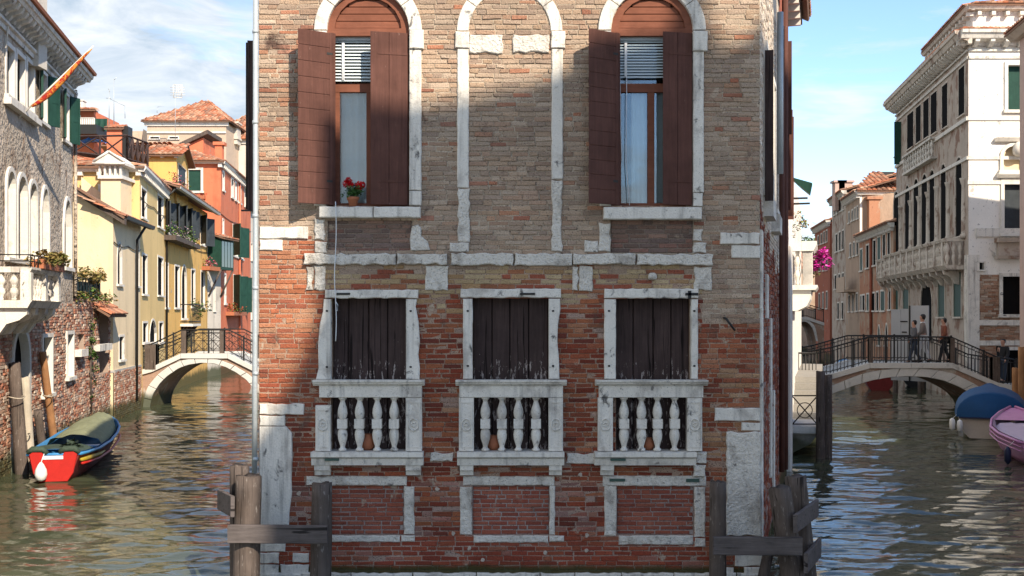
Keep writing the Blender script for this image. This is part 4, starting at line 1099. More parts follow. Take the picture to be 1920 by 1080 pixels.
# ---- garden wall between the palazzo and the cream house
A1 = GP(138, 32.35); FG = Fr(A1, GP(206, 37.3))
gw = thing('garden_wall', (*GP(170, 35), 0), 'old brick garden wall with ivy between the palazzo and the cream house', 'wall')
def gh(x0, x1, y0, y1, arch=None): return hole(*FG.rect(x0, x1, y0, y1), arch)
zg = FG.z(170, 560); gho = [gh(147, 157, 625, 655), gh(185, 203, 592, 700)]
mb = MB(); sheet(mb, FG, 0, FG.L, -.6, zg, gho, .45, 0, lambda u, z: mul((.42, .31, .24), R.uniform(.8, 1.1)), step=.3); mb.quad(FG.p(0, 0, zg), FG.p(FG.L, 0, zg), FG.p(FG.L, -.6, zg), FG.p(0, -.6, zg), (.4, .3, .2)); mb.quad(FG.p(0, -.6, -.6), FG.p(FG.L, -.6, -.6), FG.p(FG.L, -.6, zg), FG.p(0, -.6, zg), (.4, .3, .2))
gb = obj('masonry', mb, MAT['brick_wet'], gw)
brick_set(gb, lay_bricks(FG, 0.02, FG.L, -.1, zg, gho, wet_col, course=.075, blen=.27, gap=.014, n0=-.02, n1=.02, jit=.008, proudj=.016), MAT['brick_wet'], 60)
m = MB()
for h in gho: m.box(FG, h['u0'], h['u1'], -.46, -.44, h['z0'], h['z1'])
obj('recess_back', m, MAT['dark'], gw)
for q in ((180, 204, 645, 657), (145, 158, 655, 668)):
    r_ = FG.rect(*q, .1); m = MB(); m.box(FG, r_[0], r_[1], -.02, .22, r_[2], r_[3]); obj('stone_ledge', m, MAT['stone'], gw)
r_ = FG.rect(186, 213, 572, 590, .2); tile_roof(gw, FG.p(r_[0], .55, r_[2]), FG.p(FG.L+.1, .55, r_[2]), FG.p(r_[0], -.1, r_[3]+.1), FG.p(FG.L+.1, -.1, r_[3]+.1), 'lean_to_roof')
IVY = [(.05, .11, .02), (.08, .16, .03), (.11, .18, .04), (.04, .08, .015)]
iv = thing('ivy', FG.p(FG.u(166), .1, FG.z(166, 700)), 'green ivy climbing the brick garden wall', 'ivy')
m = MB(); 
for (px, py, n_) in ((170, 620, 50), (168, 640, 90), (166, 655, 90), (167, 672, 90), (170, 686, 70), (164, 602, 40), (169, 715, 25), (168, 740, 20)): foliage(m, FG.p(FG.u(px), .1, FG.z(px, py)), (.12, .22, .25), n_, .045, IVY)
obj('foliage', m, MAT['leaf'], iv); m = MB(); m.tube([FG.p(FG.u(168), .05, FG.z(168, 770)), FG.p(FG.u(166), .06, FG.z(166, 690)), FG.p(FG.u(168), .05, FG.z(168, 600))], .03, 6); obj('stem', m, MAT['old_wood'], iv)
tr = thing('terrace', FG.p(FG.u(165), 0, zg), 'small iron railed terrace with dry creepers over the garden wall', 'terrace')
ur0, ur1 = FG.u(141), FG.u(187); zr = FG.z(165, 522)
m = MB(); m.box(FG, ur0, ur1, -.06, .0, zr-.05, zr); m.box(FG, ur0, ur1, -.06, .0, zg+.12, zg+.16); m.box(FG, ur0-.02, ur0+.08, -.08, .02, zg, zr+.2); m.box(FG, ur1-.08, ur1+.02, -.08, .02, zg, zr+.02); fr2 = obj('railing', m, MAT['iron'], tr)
for i in range(1, 9):
    m = MB(); u = ur0+(ur1-ur0)*i/9; m.box(FG, u-.015, u+.015, -.045, -.015, zg+.16, zr-.05); obj('bar', m, MAT['iron'], fr2)
m = MB(); m.box(FG, ur0, ur1, -.5, -.1, zg, zr-.1); obj('dark_planter', m, MAT['green_wood'], tr)
m = MB()
for i in range(9): foliage(m, FG.p(ur0+(ur1-ur0+.5)*i/8, .05, zr+.08), (.3, .3, .22), 110, .05, DRY)
for i in range(7): foliage(m, FG.p(ur0+(ur1-ur0)*i/6, .12, zg+.02), (.3, .3, .2), 80, .05, DRY+IVY)
obj('creeper', m, MAT['leaf'], tr)

# ---- cream house (gable wall towards us)
YB = 37.6; FB1 = Fr(GP(60, YB), GP(212, YB)); FB2 = Fr(GP(212, YB), GP(263, 42.0))
ch = thing('cream_house', (*GP(215, 39), 0), 'cream house with a blank wall, sloping tiled roof and ochre canal side', 'house')
zl, zr_ = PZ(352, YB), PZ(404, YB)
m = MB(); m.add([FB1.p(0, 0, -.6), FB1.p(FB1.L, 0, -.6), FB1.p(FB1.L, 0, zr_), FB1.p(0, 0, zl+.9)], [(0, 1, 2, 3)])
m.add([FB1.p(0, -4.3, -.6), FB2.p(FB2.L, -.01, -.6), FB2.p(FB2.L, -.01, zr_), FB1.p(0, -4.3, zl+.9)], [(0, 1, 2, 3)]); obj('gable_wall', m, MAT['cream_plaster'], ch)
bh_ = [hole(*FB2.rect(219, 229, 452, 537), 'point'), hole(*FB2.rect(254, 261, 462, 540), 'point'), hole(*FB2.rect(222.5, 233, 627, 678))]
m = MB(); zpl = FB2.z(235, 692); sheet(m, FB2, 0, FB2.L, zpl, zr_, bh_, .3); obj('canal_wall', m, MAT['cream_plaster'], ch)
m = MB(); sheet(m, FB2, -.02, FB2.L, -.6, zpl, (), .3, .03, (.42, .30, .22)); m.box(FB2, -.02, FB2.L, -.1, .05, zpl-.03, zpl+.05, (.4, .38, .35)); pl_ = obj('brick_plinth', m, MAT['brick_wet'], ch)
brick_set(pl_, lay_bricks(FB2, 0, FB2.L, -.1, zpl-.03, (), wet_col, course=.075, blen=.27, gap=.014, n0=.02, n1=.055, jit=.006, proudj=.01), MAT['brick_wet'], 30)
for h in bh_: window(ch, FB2, h, .08, .12, 'white', 'dark', .02)
tile_roof(ch, FB1.p(FB1.L+.5, .25, zr_-.05), FB2.p(FB2.L+.4, .45, zr_-.05), FB1.p(0, .25, zl+1.05), FB2.p(FB2.L, -4.2, zl+1.05))
m = MB(); d0 = Vector(FB1.p(FB1.L+.45, .2, zr_-.12)); d1 = Vector(FB1.p(0, .2, zl+.93))
m.add([tuple(d0), tuple(d1), tuple(d1+Vector((0, 0, -.25))), tuple(d0+Vector((0, 0, -.2))), tuple(d0+Vector((0, .2, 0))), tuple(d1+Vector((0, .2, 0))), tuple(d1+Vector((0, .2, -.25))), tuple(d0+Vector((0, .2, -.2)))], [(0,1,2,3),(7,6,5,4),(0,3,7,4),(1,2,6,5),(0,1,5,4),(3,2,6,7)]); obj('barge_board', m, MAT['old_wood'], ch)
m = MB(); m.prof(FB2, -.05, FB2.L+.3, [(.3, zr_-.12), (.46, zr_-.12), (.5, zr_+.0), (.3, zr_+.0)]); obj('gutter', m, MAT['iron'], ch)
m = MB(); ug = FB2.u(252); m.tube([FB2.p(ug, .4, zr_-.1), FB2.p(ug, .1, zr_-.6), FB2.p(ug, .08, .3)], .05, 8); obj('drainpipe', m, MAT['iron'], ch)
# ---- pale yellow house with tiled hip roof, stone chimney
YC = 42.2; FC1 = Fr(GP(80, YC), GP(262, YC)); FC2 = Fr(GP(262, YC), GP(309, 50.5))
yh = thing('yellow_house', (*GP(265, 45), 0), 'pale yellow house with red tiled roof behind the cream house', 'house'); zc = PZ(322, YC)
hc1 = [hole(*FC1.rect(184, 197, 345, 388))]
hc2 = [hole(*FC2.rect(*q)) for q in ((264.5, 275, 352, 413), (295, 306, 366, 430), (266, 276, 475, 555), (295, 306, 480, 557), (267, 277, 602, 645), (297.5, 306, 602, 645))] + [hole(*FC2.rect(280, 293, 597, 645), 'point')]
m = MB(); sheet(m, FC1, 0, FC1.L, -.6, zc, hc1, .25); sheet(m, FC2, 0, FC2.L, -.6, zc, hc2, .3); e = FC2.p(FC2.L, 0, 0); m.quad(FC1.p(0, -9, -.6), (e[0], e[1], -.6), (e[0], e[1], zc), FC1.p(0, -9, zc)); m.add([FC1.p(0, -.02, zc), FC1.p(FC1.L-.02, -.02, zc), (e[0], e[1], zc), FC1.p(0, -9, zc)], [(0, 1, 2, 3)]); obj('wall', m, MAT['yellow_plaster'], yh)
window(yh, FC1, hc1[0], .12, .25, 'white', 'dark', .02)
for h in hc2: window(yh, FC2, h, .08, .12, 'white', 'dark', .02)
m = MB(); m.prof(FC1, 0, FC1.L+.2, [(-.02, zc-.02), (.18, zc-.02), (.26, zc+.1), (.26, zc+.2), (-.02, zc+.2)]); obj('eave_cornice', m, MAT['white'], yh)
m = MB(); m.prof(FC2, -.25, FC2.L, [(-.02, zc-.02), (.18, zc-.02), (.26, zc+.1), (.26, zc+.2), (-.02, zc+.2)]); obj('eave_cornice', m, MAT['white'], yh)
eave_blocks(yh, FC1, 0, FC1.L, zc-.16, .62, (.18, .2, .13)).__setitem__('kind', 'stuff'); eave_blocks(yh, FC2, .3, FC2.L, zc-.16, .4, (.12, .2, .13)).__setitem__('kind', 'stuff')
apex0 = FC1.p(FC1.L-4.2, -3.2, zc+1.05); apex1 = (FC2.p(FC2.L, 0, 0)[0]-3.8, FC2.p(FC2.L, 0, 0)[1], zc+1.05)
tile_roof(yh, FC1.p(-.5, .35, zc+.2), FC1.p(FC1.L+.3, .35, zc+.2), FC1.p(-.5, -3.2, zc+1.05), apex0, tw=.24)
tile_roof(yh, FC1.p(FC1.L+.3, .35, zc+.2), FC2.p(FC2.L, .3, zc+.2), apex0, apex1, tw=.24)
xch, ych = GP(215, 41.2); wch = .40
m = MB(); m.box(ID, xch-wch, xch+wch-.08, ych-.3, ych+.9, 6.6, PZ(335, 41)); cm = obj('stone_chimney', m, MAT['cream_plaster'], yh)
zt_ = PZ(333, 41); z2 = PZ(311, 41); z3 = PZ(287, 41)
m = MB(); m.box(ID, xch-.48, xch+.42, ych-.4, ych+1, zt_-.06, zt_+.06); m.box(ID, xch-.3, xch+.25, ych-.2, ych+.8, zt_, z2); obj('chimney_neck', m, MAT['white'], cm)
for i in range(5):
    m = MB(); x_ = xch-.42+i*.19; m.box(ID, x_-.035, x_+.035, ych-.38, ych-.28, zt_+.061, z2); obj('colonnette', m, MAT['white'], cm)
m = MB(); a = xch-.03
m.add([(a-.58, ych-.5, z2), (a+.56, ych-.5, z2), (a+.56, ych-.5, z2+.1), (a, ych-.5, z3), (a-.58, ych-.5, z2+.1), (a-.58, ych+1.1, z2), (a+.56, ych+1.1, z2), (a+.56, ych+1.1, z2+.1), (a, ych+1.1, z3), (a-.58, ych+1.1, z2+.1)], [(0,1,2,3,4),(9,8,7,6,5),(0,1,6,5),(1,2,7,6),(2,3,8,7),(3,4,9,8),(4,0,5,9)])
for s_ in (-1, 1): m.tube([(a+s_*.57, ych-.52, z2+.12), (a, ych-.52, z3+.02)], .045, 6)
m.tube([(a-.6, ych-.52, z2+.05), (a+.58, ych-.52, z2+.05)], .045, 6); obj('pediment', m, MAT['white'], cm)
# ---- golden house with attic block
FD = Fr(GP(309, 50.5), GP(389, 64.0)); gh_ = thing('golden_house', (*GP(345, 57), 0), 'golden yellow house with grey shutters and flower boxes on the left canal', 'house'); zd = FD.z(345, 372)
hd1 = [hole(*FD.rect(*q)) for q in ((311.5, 318, 377, 440), (325, 334, 383, 442), (338, 348, 388, 446), (350, 358, 392, 450), (375.5, 384, 405, 462))]
hd2 = [hole(*FD.rect(*q)) for q in ((309.5, 316, 492, 580), (327, 337, 496, 580), (358, 366, 503, 578), (376, 384, 507, 580))] + [hole(*FD.rect(340, 350, 495, 600), 'round')]
m = MB(); sheet(m, FD, 0, FD.L, -.6, zd, hd1+hd2, .3); e1 = FD.p(FD.L, -6, 0); e0 = FD.p(0, -6, 0)
m.quad(FD.p(0, 0, -.6), (e0[0], e0[1], -.6), (e0[0], e0[1], zd), FD.p(0, 0, zd)); m.quad((e0[0], e0[1], -.6), (e1[0], e1[1], -.6), (e1[0], e1[1], zd), (e0[0], e0[1], zd)); m.quad(FD.p(FD.L, 0, -.6), (e1[0], e1[1], -.6), (e1[0], e1[1], zd), FD.p(FD.L, 0, zd)); m.quad(FD.p(0, -.02, zd), FD.p(FD.L, -.02, zd), (e1[0], e1[1], zd), (e0[0], e0[1], zd)); obj('wall', m, MAT['gold_plaster'], gh_)
for k_, h in enumerate(hd1): window(gh_, FD, h, .08, .2, 'white', 'green_wood' if k_ in (1, 2, 3) else 'dark', .02, leaves=[('r', 150, 'grey_wood'), ('l', 150, 'grey_wood')])
for h in hd2: window(gh_, FD, h, .1, .14, 'white', 'dark', .02)
tile_roof(gh_, FD.p(-.1, .7, zd+.02), FD.p(FD.L+.3, .7, zd+.02), FD.p(-.1, -2.6, zd+1.0), FD.p(FD.L+.3, -2.6, zd+1.0), tw=.24)
m = MB(); m.prof(FD, 0, FD.L+.3, [(.5, zd-.1), (.68, zd-.1), (.72, zd), (.5, zd)]); obj('gutter', m, MAT['white'], gh_)
m = MB(); m.tube([FD.p(.05, .5, zd-.05), FD.p(.05, .08, zd-.5), FD.p(.05, .08, .4)], .05, 8); obj('drainpipe', m, MAT['iron'], gh_)
YD = 53.0; zx = PZ(290, YD); FX1 = Fr(GP(276, YD), GP(331, YD)); FX2 = Fr(GP(331, YD), GP(353, 57.0))
m = MB(); hx = [hole(*FX2.rect(334, 349, 312, 352))]; sheet(m, FX1, 0, FX1.L, zd-.5, zx, (), .2); sheet(m, FX2, 0, FX2.L, zd-.5, zx, hx, .2); e = FX2.p(FX2.L, 0, 0); m.quad((e[0], e[1], zd-.5), (e[0]-4, e[1]+1, zd-.5), (e[0]-4, e[1]+1, zx), (e[0], e[1], zx))
mid_ = FX2.p(FX2.L/2, 0, zx+.75); m.add([FX2.p(0, 0, zx), FX2.p(FX2.L, 0, zx), mid_], [(0, 1, 2)]); obj('attic_wall', m, MAT['gold_plaster'], gh_)
window(gh_, FX2, hx[0], .03, .08, 'white', 'grey_wood', .02)
tile_roof(gh_, FX1.p(-.3, .3, zx-.02), FX1.p(FX1.L+.35, .3, zx-.02), FX1.p(-.3, -FX2.L/2*.98, zx+.8), (mid_[0]+.3, mid_[1], zx+.8), tw=.24)
tile_roof(gh_, (e[0]+.3, e[1]+.3, zx-.02), (e[0]-4, e[1]+.9, zx-.02), (mid_[0]+.3, mid_[1], zx+.8), (mid_[0]-4, mid_[1], zx+.8), tw=.24)
eave_blocks(gh_, FX1, .1, FX1.L, zx-.16, .45, (.14, .2, .13)).__setitem__('kind', 'stuff')
# ---- coral red house
FE0 = Fr(GP(331, 66.0), GP(414, 66.0)); FE1 = Fr(GP(414, 66.0), GP(470, 80.0)); zeE = PZ(306, 66)
eh = thing('coral_house', (*GP(430, 70), 0), 'coral red house with green shutters at the bend of the left canal', 'house')
he0 = [hole(*FE0.rect(349, 381, 314, 362))]; he1 = [hole(*FE1.rect(*q)) for q in ((417, 421, 320, 360), (433, 438, 333, 373), (440, 444, 340, 378), (447, 452, 345, 383), (458, 463, 350, 390), (417, 420, 410, 440), (436, 446, 422, 483), (450, 456, 430, 488), (437, 446, 515, 590), (453, 459, 518, 588), (420, 424, 512, 572))]
m = MB(); sheet(m, FE0, 0, FE0.L, -.6, zeE, he0, .25); sheet(m, FE1, 0, FE1.L, -.6, zeE, he1, .25); e = FE1.p(FE1.L, 0, 0); m.quad((e[0], e[1], -.6), (e[0]-8, e[1]+2, -.6), (e[0]-8, e[1]+2, zeE), (e[0], e[1], zeE)); m.add([FE0.p(0, -.02, zeE), FE0.p(FE0.L, -.02, zeE), (e[0], e[1], zeE), (e[0]-8, e[1]+2, zeE)], [(0, 1, 2, 3)]); obj('wall', m, MAT['coral_plaster'], eh)
window(eh, FE0, he0[0], .14, .12, 'white', 'pale_green', .03) if 'pale_green' in MAT else window(eh, FE0, he0[0], .14, .12, 'white', 'green_wood', .03)
for k_, h in enumerate(he1): window(eh, FE1, h, .12 if h['u1']-h['u0'] > .8 else .06, .25, 'white', 'green_wood' if k_ not in (3, 4, 7) else 'dark', .02, leaves=[('l', 150, 'green_wood'), ('r', 150, 'green_wood')] if k_ in (6, 8, 9) else None)
m = MB(); m.prof(FE1, -.2, FE1.L, [(-.02, zeE-.05), (.22, zeE-.05), (.3, zeE+.1), (-.02, zeE+.1)]); m.prof(FE0, 0, FE0.L+.25, [(-.02, zeE-.05), (.22, zeE-.05), (.3, zeE+.1), (-.02, zeE+.1)]); obj('eave_cornice', m, MAT['white'], eh)
eave_blocks(eh, FE1, .3, FE1.L, zeE-.25, .55, (.16, .22, .18)).__setitem__('kind', 'stuff'); eave_blocks(eh, FE0, .3, FE0.L, zeE-.25, 1.6, (.22, .22, .2)).__setitem__('kind', 'stuff')
tile_roof(eh, FE0.p(-.3, .4, zeE+.12), FE0.p(FE0.L+.3, .4, zeE+.12), FE0.p(-.3, -2.5, zeE+1.1), FE0.p(FE0.L-2.4, -2.5, zeE+1.1), tw=.26)
tile_roof(eh, FE0.p(FE0.L+.3, .4, zeE+.12), (e[0]+.4, e[1], zeE+.12), FE0.p(FE0.L-2.4, -2.5, zeE+1.1), (e[0]-2.4, e[1], zeE+1.1), tw=.26)
# dormer with sloping roof
xd, yd = GP(352, 70); m = MB(); xw = GP(381, 70)[0]; zq = PZ(282, 70)
m.add([(xd-1.5, yd, zeE), (xw, yd, zeE), (xw, yd, zq+.8), (xd-1.5, yd, zq-.35), (xd-1.5, yd+3, zeE), (xw, yd+3, zeE), (xw, yd+3, zq+.8), (xd-1.5, yd+3, zq-.35)], [(0,1,2,3),(1,5,6,2),(5,4,7,6),(3,2,6,7),(4,0,3,7)]); obj('dormer', m, MAT['coral_plaster'], eh)
m = MB(); m.add([(xd-1.8, yd-.3, zq-.45), (xw+.35, yd-.3, zq+1.0), (xw+.35, yd-.3, zq+1.25), (xd-1.8, yd-.3, zq-.2), (xd-1.8, yd+3.2, zq-.45), (xw+.35, yd+3.2, zq+1.0), (xw+.35, yd+3.2, zq+1.25), (xd-1.8, yd+3.2, zq-.2)], [(0,1,2,3),(7,6,5,4),(3,2,6,7),(0,1,5,4),(1,5,6,2),(0,4,7,3)]); obj('dormer_roof', m, MAT['old_wood'], eh)
xk, yk = GP(409.5, 69); m = MB(); m.box(ID, xk-.22, xk+.22, yk, yk+.5, zeE+.2, PZ(272, 69)); m.box(ID, xk-.32, xk+.36, yk-.1, yk+.6, PZ(272, 69), PZ(266, 69)); obj('chimney', m, MAT['coral_plaster'], eh)
# recess between the golden and coral houses
FRc = Fr(GP(389, 64.0), GP(414, 66.0)); rc = thing('grey_annex', (*GP(400, 65), 0), 'narrow grey annex with a bay window between golden and coral houses', 'house')
zr2 = PZ(440, 65); m = MB(); hr = [hole(*FRc.rect(391, 394.5, 535, 580)), hole(*FRc.rect(400, 404, 538, 585))]; sheet(m, FRc, 0, FRc.L, -.6, zr2, hr, .3); m.quad(FRc.p(0, -.02, zr2), FRc.p(FRc.L, -.02, zr2), FRc.p(FRc.L, -2, zr2), FRc.p(0, -2, zr2)); obj('wall', m, MAT['pale_plaster'], rc)
for h in hr: window(rc, FRc, h, .05, .25, 'white', 'dark', .02)
m = MB(); m.box(FRc, .05, FRc.L-.05, 0, .8, PZ(505, 64), PZ(447, 64)); bay = obj('bay_window', m, MAT['green_wood'], rc)
for i in range(4):
    m = MB(); uu = .1+i*(FRc.L-.2)/4; m.box(FRc, uu, uu+(FRc.L-.2)/4-.08, .8, .815, PZ(500, 64), PZ(452, 64)); obj('pane', m, MAT['glass'], bay)
tile_roof(rc, FRc.p(-.1, 1.1, PZ(446, 64)), FRc.p(FRc.L+.1, 1.1, PZ(446, 64)), FRc.p(-.1, -.1, PZ(434, 64)), FRc.p(FRc.L+.1, -.1, PZ(434, 64)))
for uu in (.1, FRc.L-.12):
    m = MB(); m.tube([FRc.p(uu, .78, PZ(505, 64)), FRc.p(uu, .03, PZ(555, 64))], .05, 6); obj('brace', m, MAT['old_wood'], rc)
# pale house closing the view by the drainpipe
FF_ = Fr(GP(468, 80), GP(520, 88)); pf = thing('pale_house', (*GP(470, 82), 0), 'pale plastered house just beyond the coral house', 'house')
m = MB(); hq = [hole(*FF_.rect(470, 474, 455, 490)), hole(*FF_.rect(470, 474, 560, 600))]; sheet(m, FF_, 0, FF_.L, -.6, PZ(392, 80), hq, .25); m.quad(FF_.p(0, 0, -.6), FF_.p(0, -6, -.6), FF_.p(0, -6, PZ(392, 80)), FF_.p(0, 0, PZ(392, 80))); obj('wall', m, MAT['pale_plaster'], pf)
for h in hq: window(pf, FF_, h, .06, .2, 'white', 'dark', .02)
tile_roof(pf, FF_.p(-.3, .4, PZ(392, 80)), FF_.p(FF_.L, .4, PZ(392, 80)), FF_.p(-.3, -3, PZ(370, 80)), FF_.p(FF_.L, -3, PZ(370, 80)))
# ---- houses further back: large hip roof, pale wall with chimney, terrace house
def hip_house(label, px0, px1, Yd, yeave, yapex, pxa0, pxa1, mat, depth=12, cornice=True, name='distant_house', tone=1.0, extra=None):
    F = Fr(GP(px0, Yd), GP(px1, Yd)); ze = PZ(yeave, Yd); h_ = thing(name, (*GP((px0+px1)/2, Yd), 0), label, 'house')
    house_shell(h_, F, 0, F.L, ze, extra(F) if extra else [], mat, depth)
    a0, a1 = F.u(pxa0), F.u(pxa1); zA = PZ(yapex, Yd+depth/2)
    tile_roof(h_, F.p(-.4, .4, ze), F.p(F.L+.4, .4, ze), F.p(a0, -depth/2, zA), F.p(a1, -depth/2, zA), tw=.3, tl=.45, tone=tone)
    tile_roof(h_, F.p(F.L+.4, .4, ze), F.p(F.L+.4, -depth, ze), F.p(a1, -depth/2, zA), F.p(a1, -depth/2, zA), tw=.3, tl=.45, tone=tone); tile_roof(h_, F.p(-.4, -depth, ze), F.p(-.4, .4, ze), F.p(a0, -depth/2, zA), F.p(a0, -depth/2, zA), tw=.3, tl=.45, tone=tone)
    if cornice:
        m = MB(); m.prof(F, -.2, F.L+.2, [(-.02, ze-.35), (.12, ze-.35), (.15, ze-.1), (.3, ze-.02), (-.02, ze-.02)]); obj('cornice', m, MAT['white'], h_)
    return h_, F
hb, FHB = hip_house('large pale brick house with a broad hipped tile roof on the skyline', 276, 424, 88, 228, 190, 338, 350, 'pale_brick', 13)
m = MB(); m.box(FHB, 0, FHB.L, -.02, .12, PZ(250, 88), PZ(247, 88)); obj('string_course', m, MAT['white'], hb)
for q in ((280, 300), (316, 336)):
    r_ = FHB.rect(q[0], q[1], 255, 262); window(hb, FHB, hole(*r_), .08, .05, 'white', 'dark', .06)
m = MB(); g0, g1 = GP(237, 88), GP(278, 88); m.add([(g0[0], 92, 0), (g1[0], 88.2, 0), (g1[0], 88.2, PZ(248, 88)), (g0[0], 92, PZ(226, 88))], [(0, 1, 2, 3)]); m.add([(g0[0]-4, 92.02, 0), (g0[0], 92.02, 0), (g0[0], 92.02, PZ(230, 88)), (g0[0]-4, 92.02, PZ(230, 88))], [(0, 1, 2, 3)]); obj('side_wall', m, MAT['pale_brick'], hb)
hw, FHW = hip_house('white house with a tiled roof and pale chimney behind the coral house', 390, 480, 92, 262, 214, 440, 490, 'pale_plaster', 10)
xk, yk = GP(432, 90.5); m = MB(); m.box(ID, xk-.75, xk+.55, yk, yk+1.2, PZ(268, 90), PZ(229, 90)); m.box(ID, xk-.85, xk+.65, yk-.1, yk+1.3, PZ(229, 90), PZ(226, 90)); m.box(ID, xk-.85, xk+.65, yk-.1, yk+1.3, PZ(259, 90), PZ(255, 90)); obj('chimney', m, MAT['pale_plaster'], hw)
# terrace house with white railing, tarpaulin, chimney
YT = 62; FT1 = Fr(GP(90, YT), GP(176, YT)); th = thing('terrace_house', (*GP(150, YT), 0), 'rooftop house with a white railed terrace above the yellow house', 'house'); ztb = PZ(247, YT)
house_shell(th, FT1, 0, FT1.L, PZ(208, YT), [hole(*FT1.rect(142, 152, 216, 244))], 'coral_plaster', 4, z0=6); window(th, FT1, hole(*FT1.rect(142, 152, 216, 244)), .06, .15, 'white', 'green_wood', .02)
tile_roof(th, FT1.p(-.3, .9, PZ(210, YT)), FT1.p(FT1.L+.4, .9, PZ(210, YT)), FT1.p(-.3, -2, PZ(196, YT)), FT1.p(FT1.L-.5, -2, PZ(196, YT)), tw=.3)
m = MB(); m.box(FT1, FT1.u(137), FT1.u(218), .0, 3.0, ztb-.6, ztb-.1); obj('terrace_slab', m, MAT['iron'], th)
m = MB(); m.box(FT1, FT1.u(139, 2), FT1.u(176, 2), 1.96, 2.0, PZ(222, 60), PZ(220.5, 60)); m.box(FT1, FT1.u(139, 2), FT1.u(176, 2), 1.96, 2.0, PZ(246, 60), PZ(244.5, 60)); rl = obj('terrace_railing', m, MAT['white'], th)
for i in range(11):
    m = MB(); uu = FT1.u(140, 2)+(FT1.u(176, 2)-FT1.u(140, 2))*i/10; m.box(FT1, uu-.035, uu+.035, 1.93, 1.97, PZ(248, 60), PZ(221, 60)); obj('bar', m, MAT['white'], rl)
m = MB(); vs = []; ta, tb = FT1.u(176, 2), FT1.u(200, 2)
for i in range(13):
    for j in range(5):
        s_, q_ = i/12, j/4; vs.append(FT1.p(ta+(tb-ta)*s_, 1.9+.12*math.sin(s_*14+q_*2)*q_, PZ(222+26*q_*(1-.1*s_), 60)))
m.add(vs, [(i*5+j, (i+1)*5+j, (i+1)*5+j+1, i*5+j+1) for i in range(12) for j in range(4)], None, True); obj('tarpaulin', m, MAT['green_wood'], th)
xk, yk = GP(148, 63); m = MB(); m.box(ID, xk-.22, xk+.22, yk, yk+.5, PZ(206, 63), PZ(190, 63)); m.box(ID, xk-.26, xk+.26, yk-.05, yk+.55, PZ(189, 63), PZ(187, 63)); obj('chimney', m, MAT['white'], th)
# coral chimney and wooden roof terrace (altana) on the yellow house
al = thing('roof_terrace', (*GP(240, 47.5), PZ(275, 47.5)), 'dark timber roof terrace standing on the red tiled roof', 'roof terrace')
YQ = 47.5
def bar(mb, a, b, w=.05): 
    a, b = Vector(a), Vector(b); mb.tube([a, b], w, 4, smooth=False)
corner = [(137, 47.5), (238, 47.5), (277, 50.5)]; tops = [256, 254, 268]; bots = [285, 298, 310]
P_ = [Vector(at(p, t, Y)) for (p, Y), t in zip(corner, tops)]; Q_ = [Vector(at(p, t, Y)) for (p, Y), t in zip(corner, bots)]
for i in (0, 1):
    n_ = 2 if i == 0 else 4
    m = MB(); bar(m, P_[i], P_[i+1], .045); obj('top_rail', m, MAT['old_dark'] if 'old_dark' in MAT else MAT['dark_wood'], al)
    m = MB(); bar(m, Q_[i], Q_[i+1], .06); obj('floor_beam', m, MAT['dark_wood'], al)
    for j in range(n_+1):
        a, b = P_[i].lerp(P_[i+1], j/n_), Q_[i].lerp(Q_[i+1], j/n_); m = MB(); bar(m, a, b-Vector((0, 0, .25)), .05); obj('post', m, MAT['dark_wood'], al)
        if j < n_:
            a2, b2 = P_[i].lerp(P_[i+1], (j+1)/n_), Q_[i].lerp(Q_[i+1], (j+1)/n_)
            m = MB(); bar(m, a, b2, .035); obj('brace', m, MAT['dark_wood'], al); m = MB(); bar(m, b, a2, .035); obj('brace', m, MAT['dark_wood'], al)
m = MB(); m.add([tuple(Q_[0]), tuple(Q_[1]), tuple(Q_[2]), tuple(Q_[0]+(Q_[2]-Q_[1]))] + [tuple(v-Vector((0, 0, .06))) for v in (Q_[0], Q_[1], Q_[2], Q_[0]+(Q_[2]-Q_[1]))], [(0,1,2,3),(7,6,5,4),(0,1,5,4),(1,2,6,5)]); obj('floor', m, MAT['dark_wood'], al)
xk, yk = GP(214, 51); ck = thing('roof_chimney', (xk, yk, 9.5), 'coral square chimney with a little tiled cap behind the roof terrace', 'chimney')
m = MB(); m.box(ID, xk-.33, xk+.33, yk, yk+.7, 9.3, PZ(239, 51)); obj('shaft', m, MAT['coral_plaster'], ck); m = MB(); m.box(ID, xk+.335, xk+.6, yk+.1, yk+.7, 9.3, PZ(236, 51)); obj('flue', m, MAT['iron'], ck)
tile_roof(ck, (xk-.42, yk-.15, PZ(240, 51)), (xk+.42, yk-.15, PZ(240, 51)), (xk-.42, yk+.6, PZ(230, 51)), (xk+.42, yk+.6, PZ(230, 51)), 'cap', tw=.15)
bl_ = thing('blue_tarpaulin', (*GP(172, 49), PZ(275, 49)), 'bright blue plastic sheet crumpled on the roof terrace', 'tarpaulin')
t = NT('blue_plastic'); MAT['blue_plastic'] = t.done(t.mix(t.noise(3, 3), (.02, .14, .50), (.05, .26, .68)), .4); m = MB(); rg = random.Random(2)
vs = [tuple(Vector(at(172, 268, 49))+Vector(((i-4)*.13, j*.12, .22*math.exp(-((i-4)**2)/14)+rg.uniform(-.05, .05)-.02*j))) for i in range(9) for j in range(5)]
m.add(vs, [(i*5+j, (i+1)*5+j, (i+1)*5+j+1, i*5+j+1) for i in range(8) for j in range(4)]); 
m.add([(a, b, c-.25) for a, b, c in vs], [(i*5, i*5+5, i*5+5, i*5) for i in range(1)]) if False else None
obj('sheet', m, MAT['blue_plastic'], bl_)
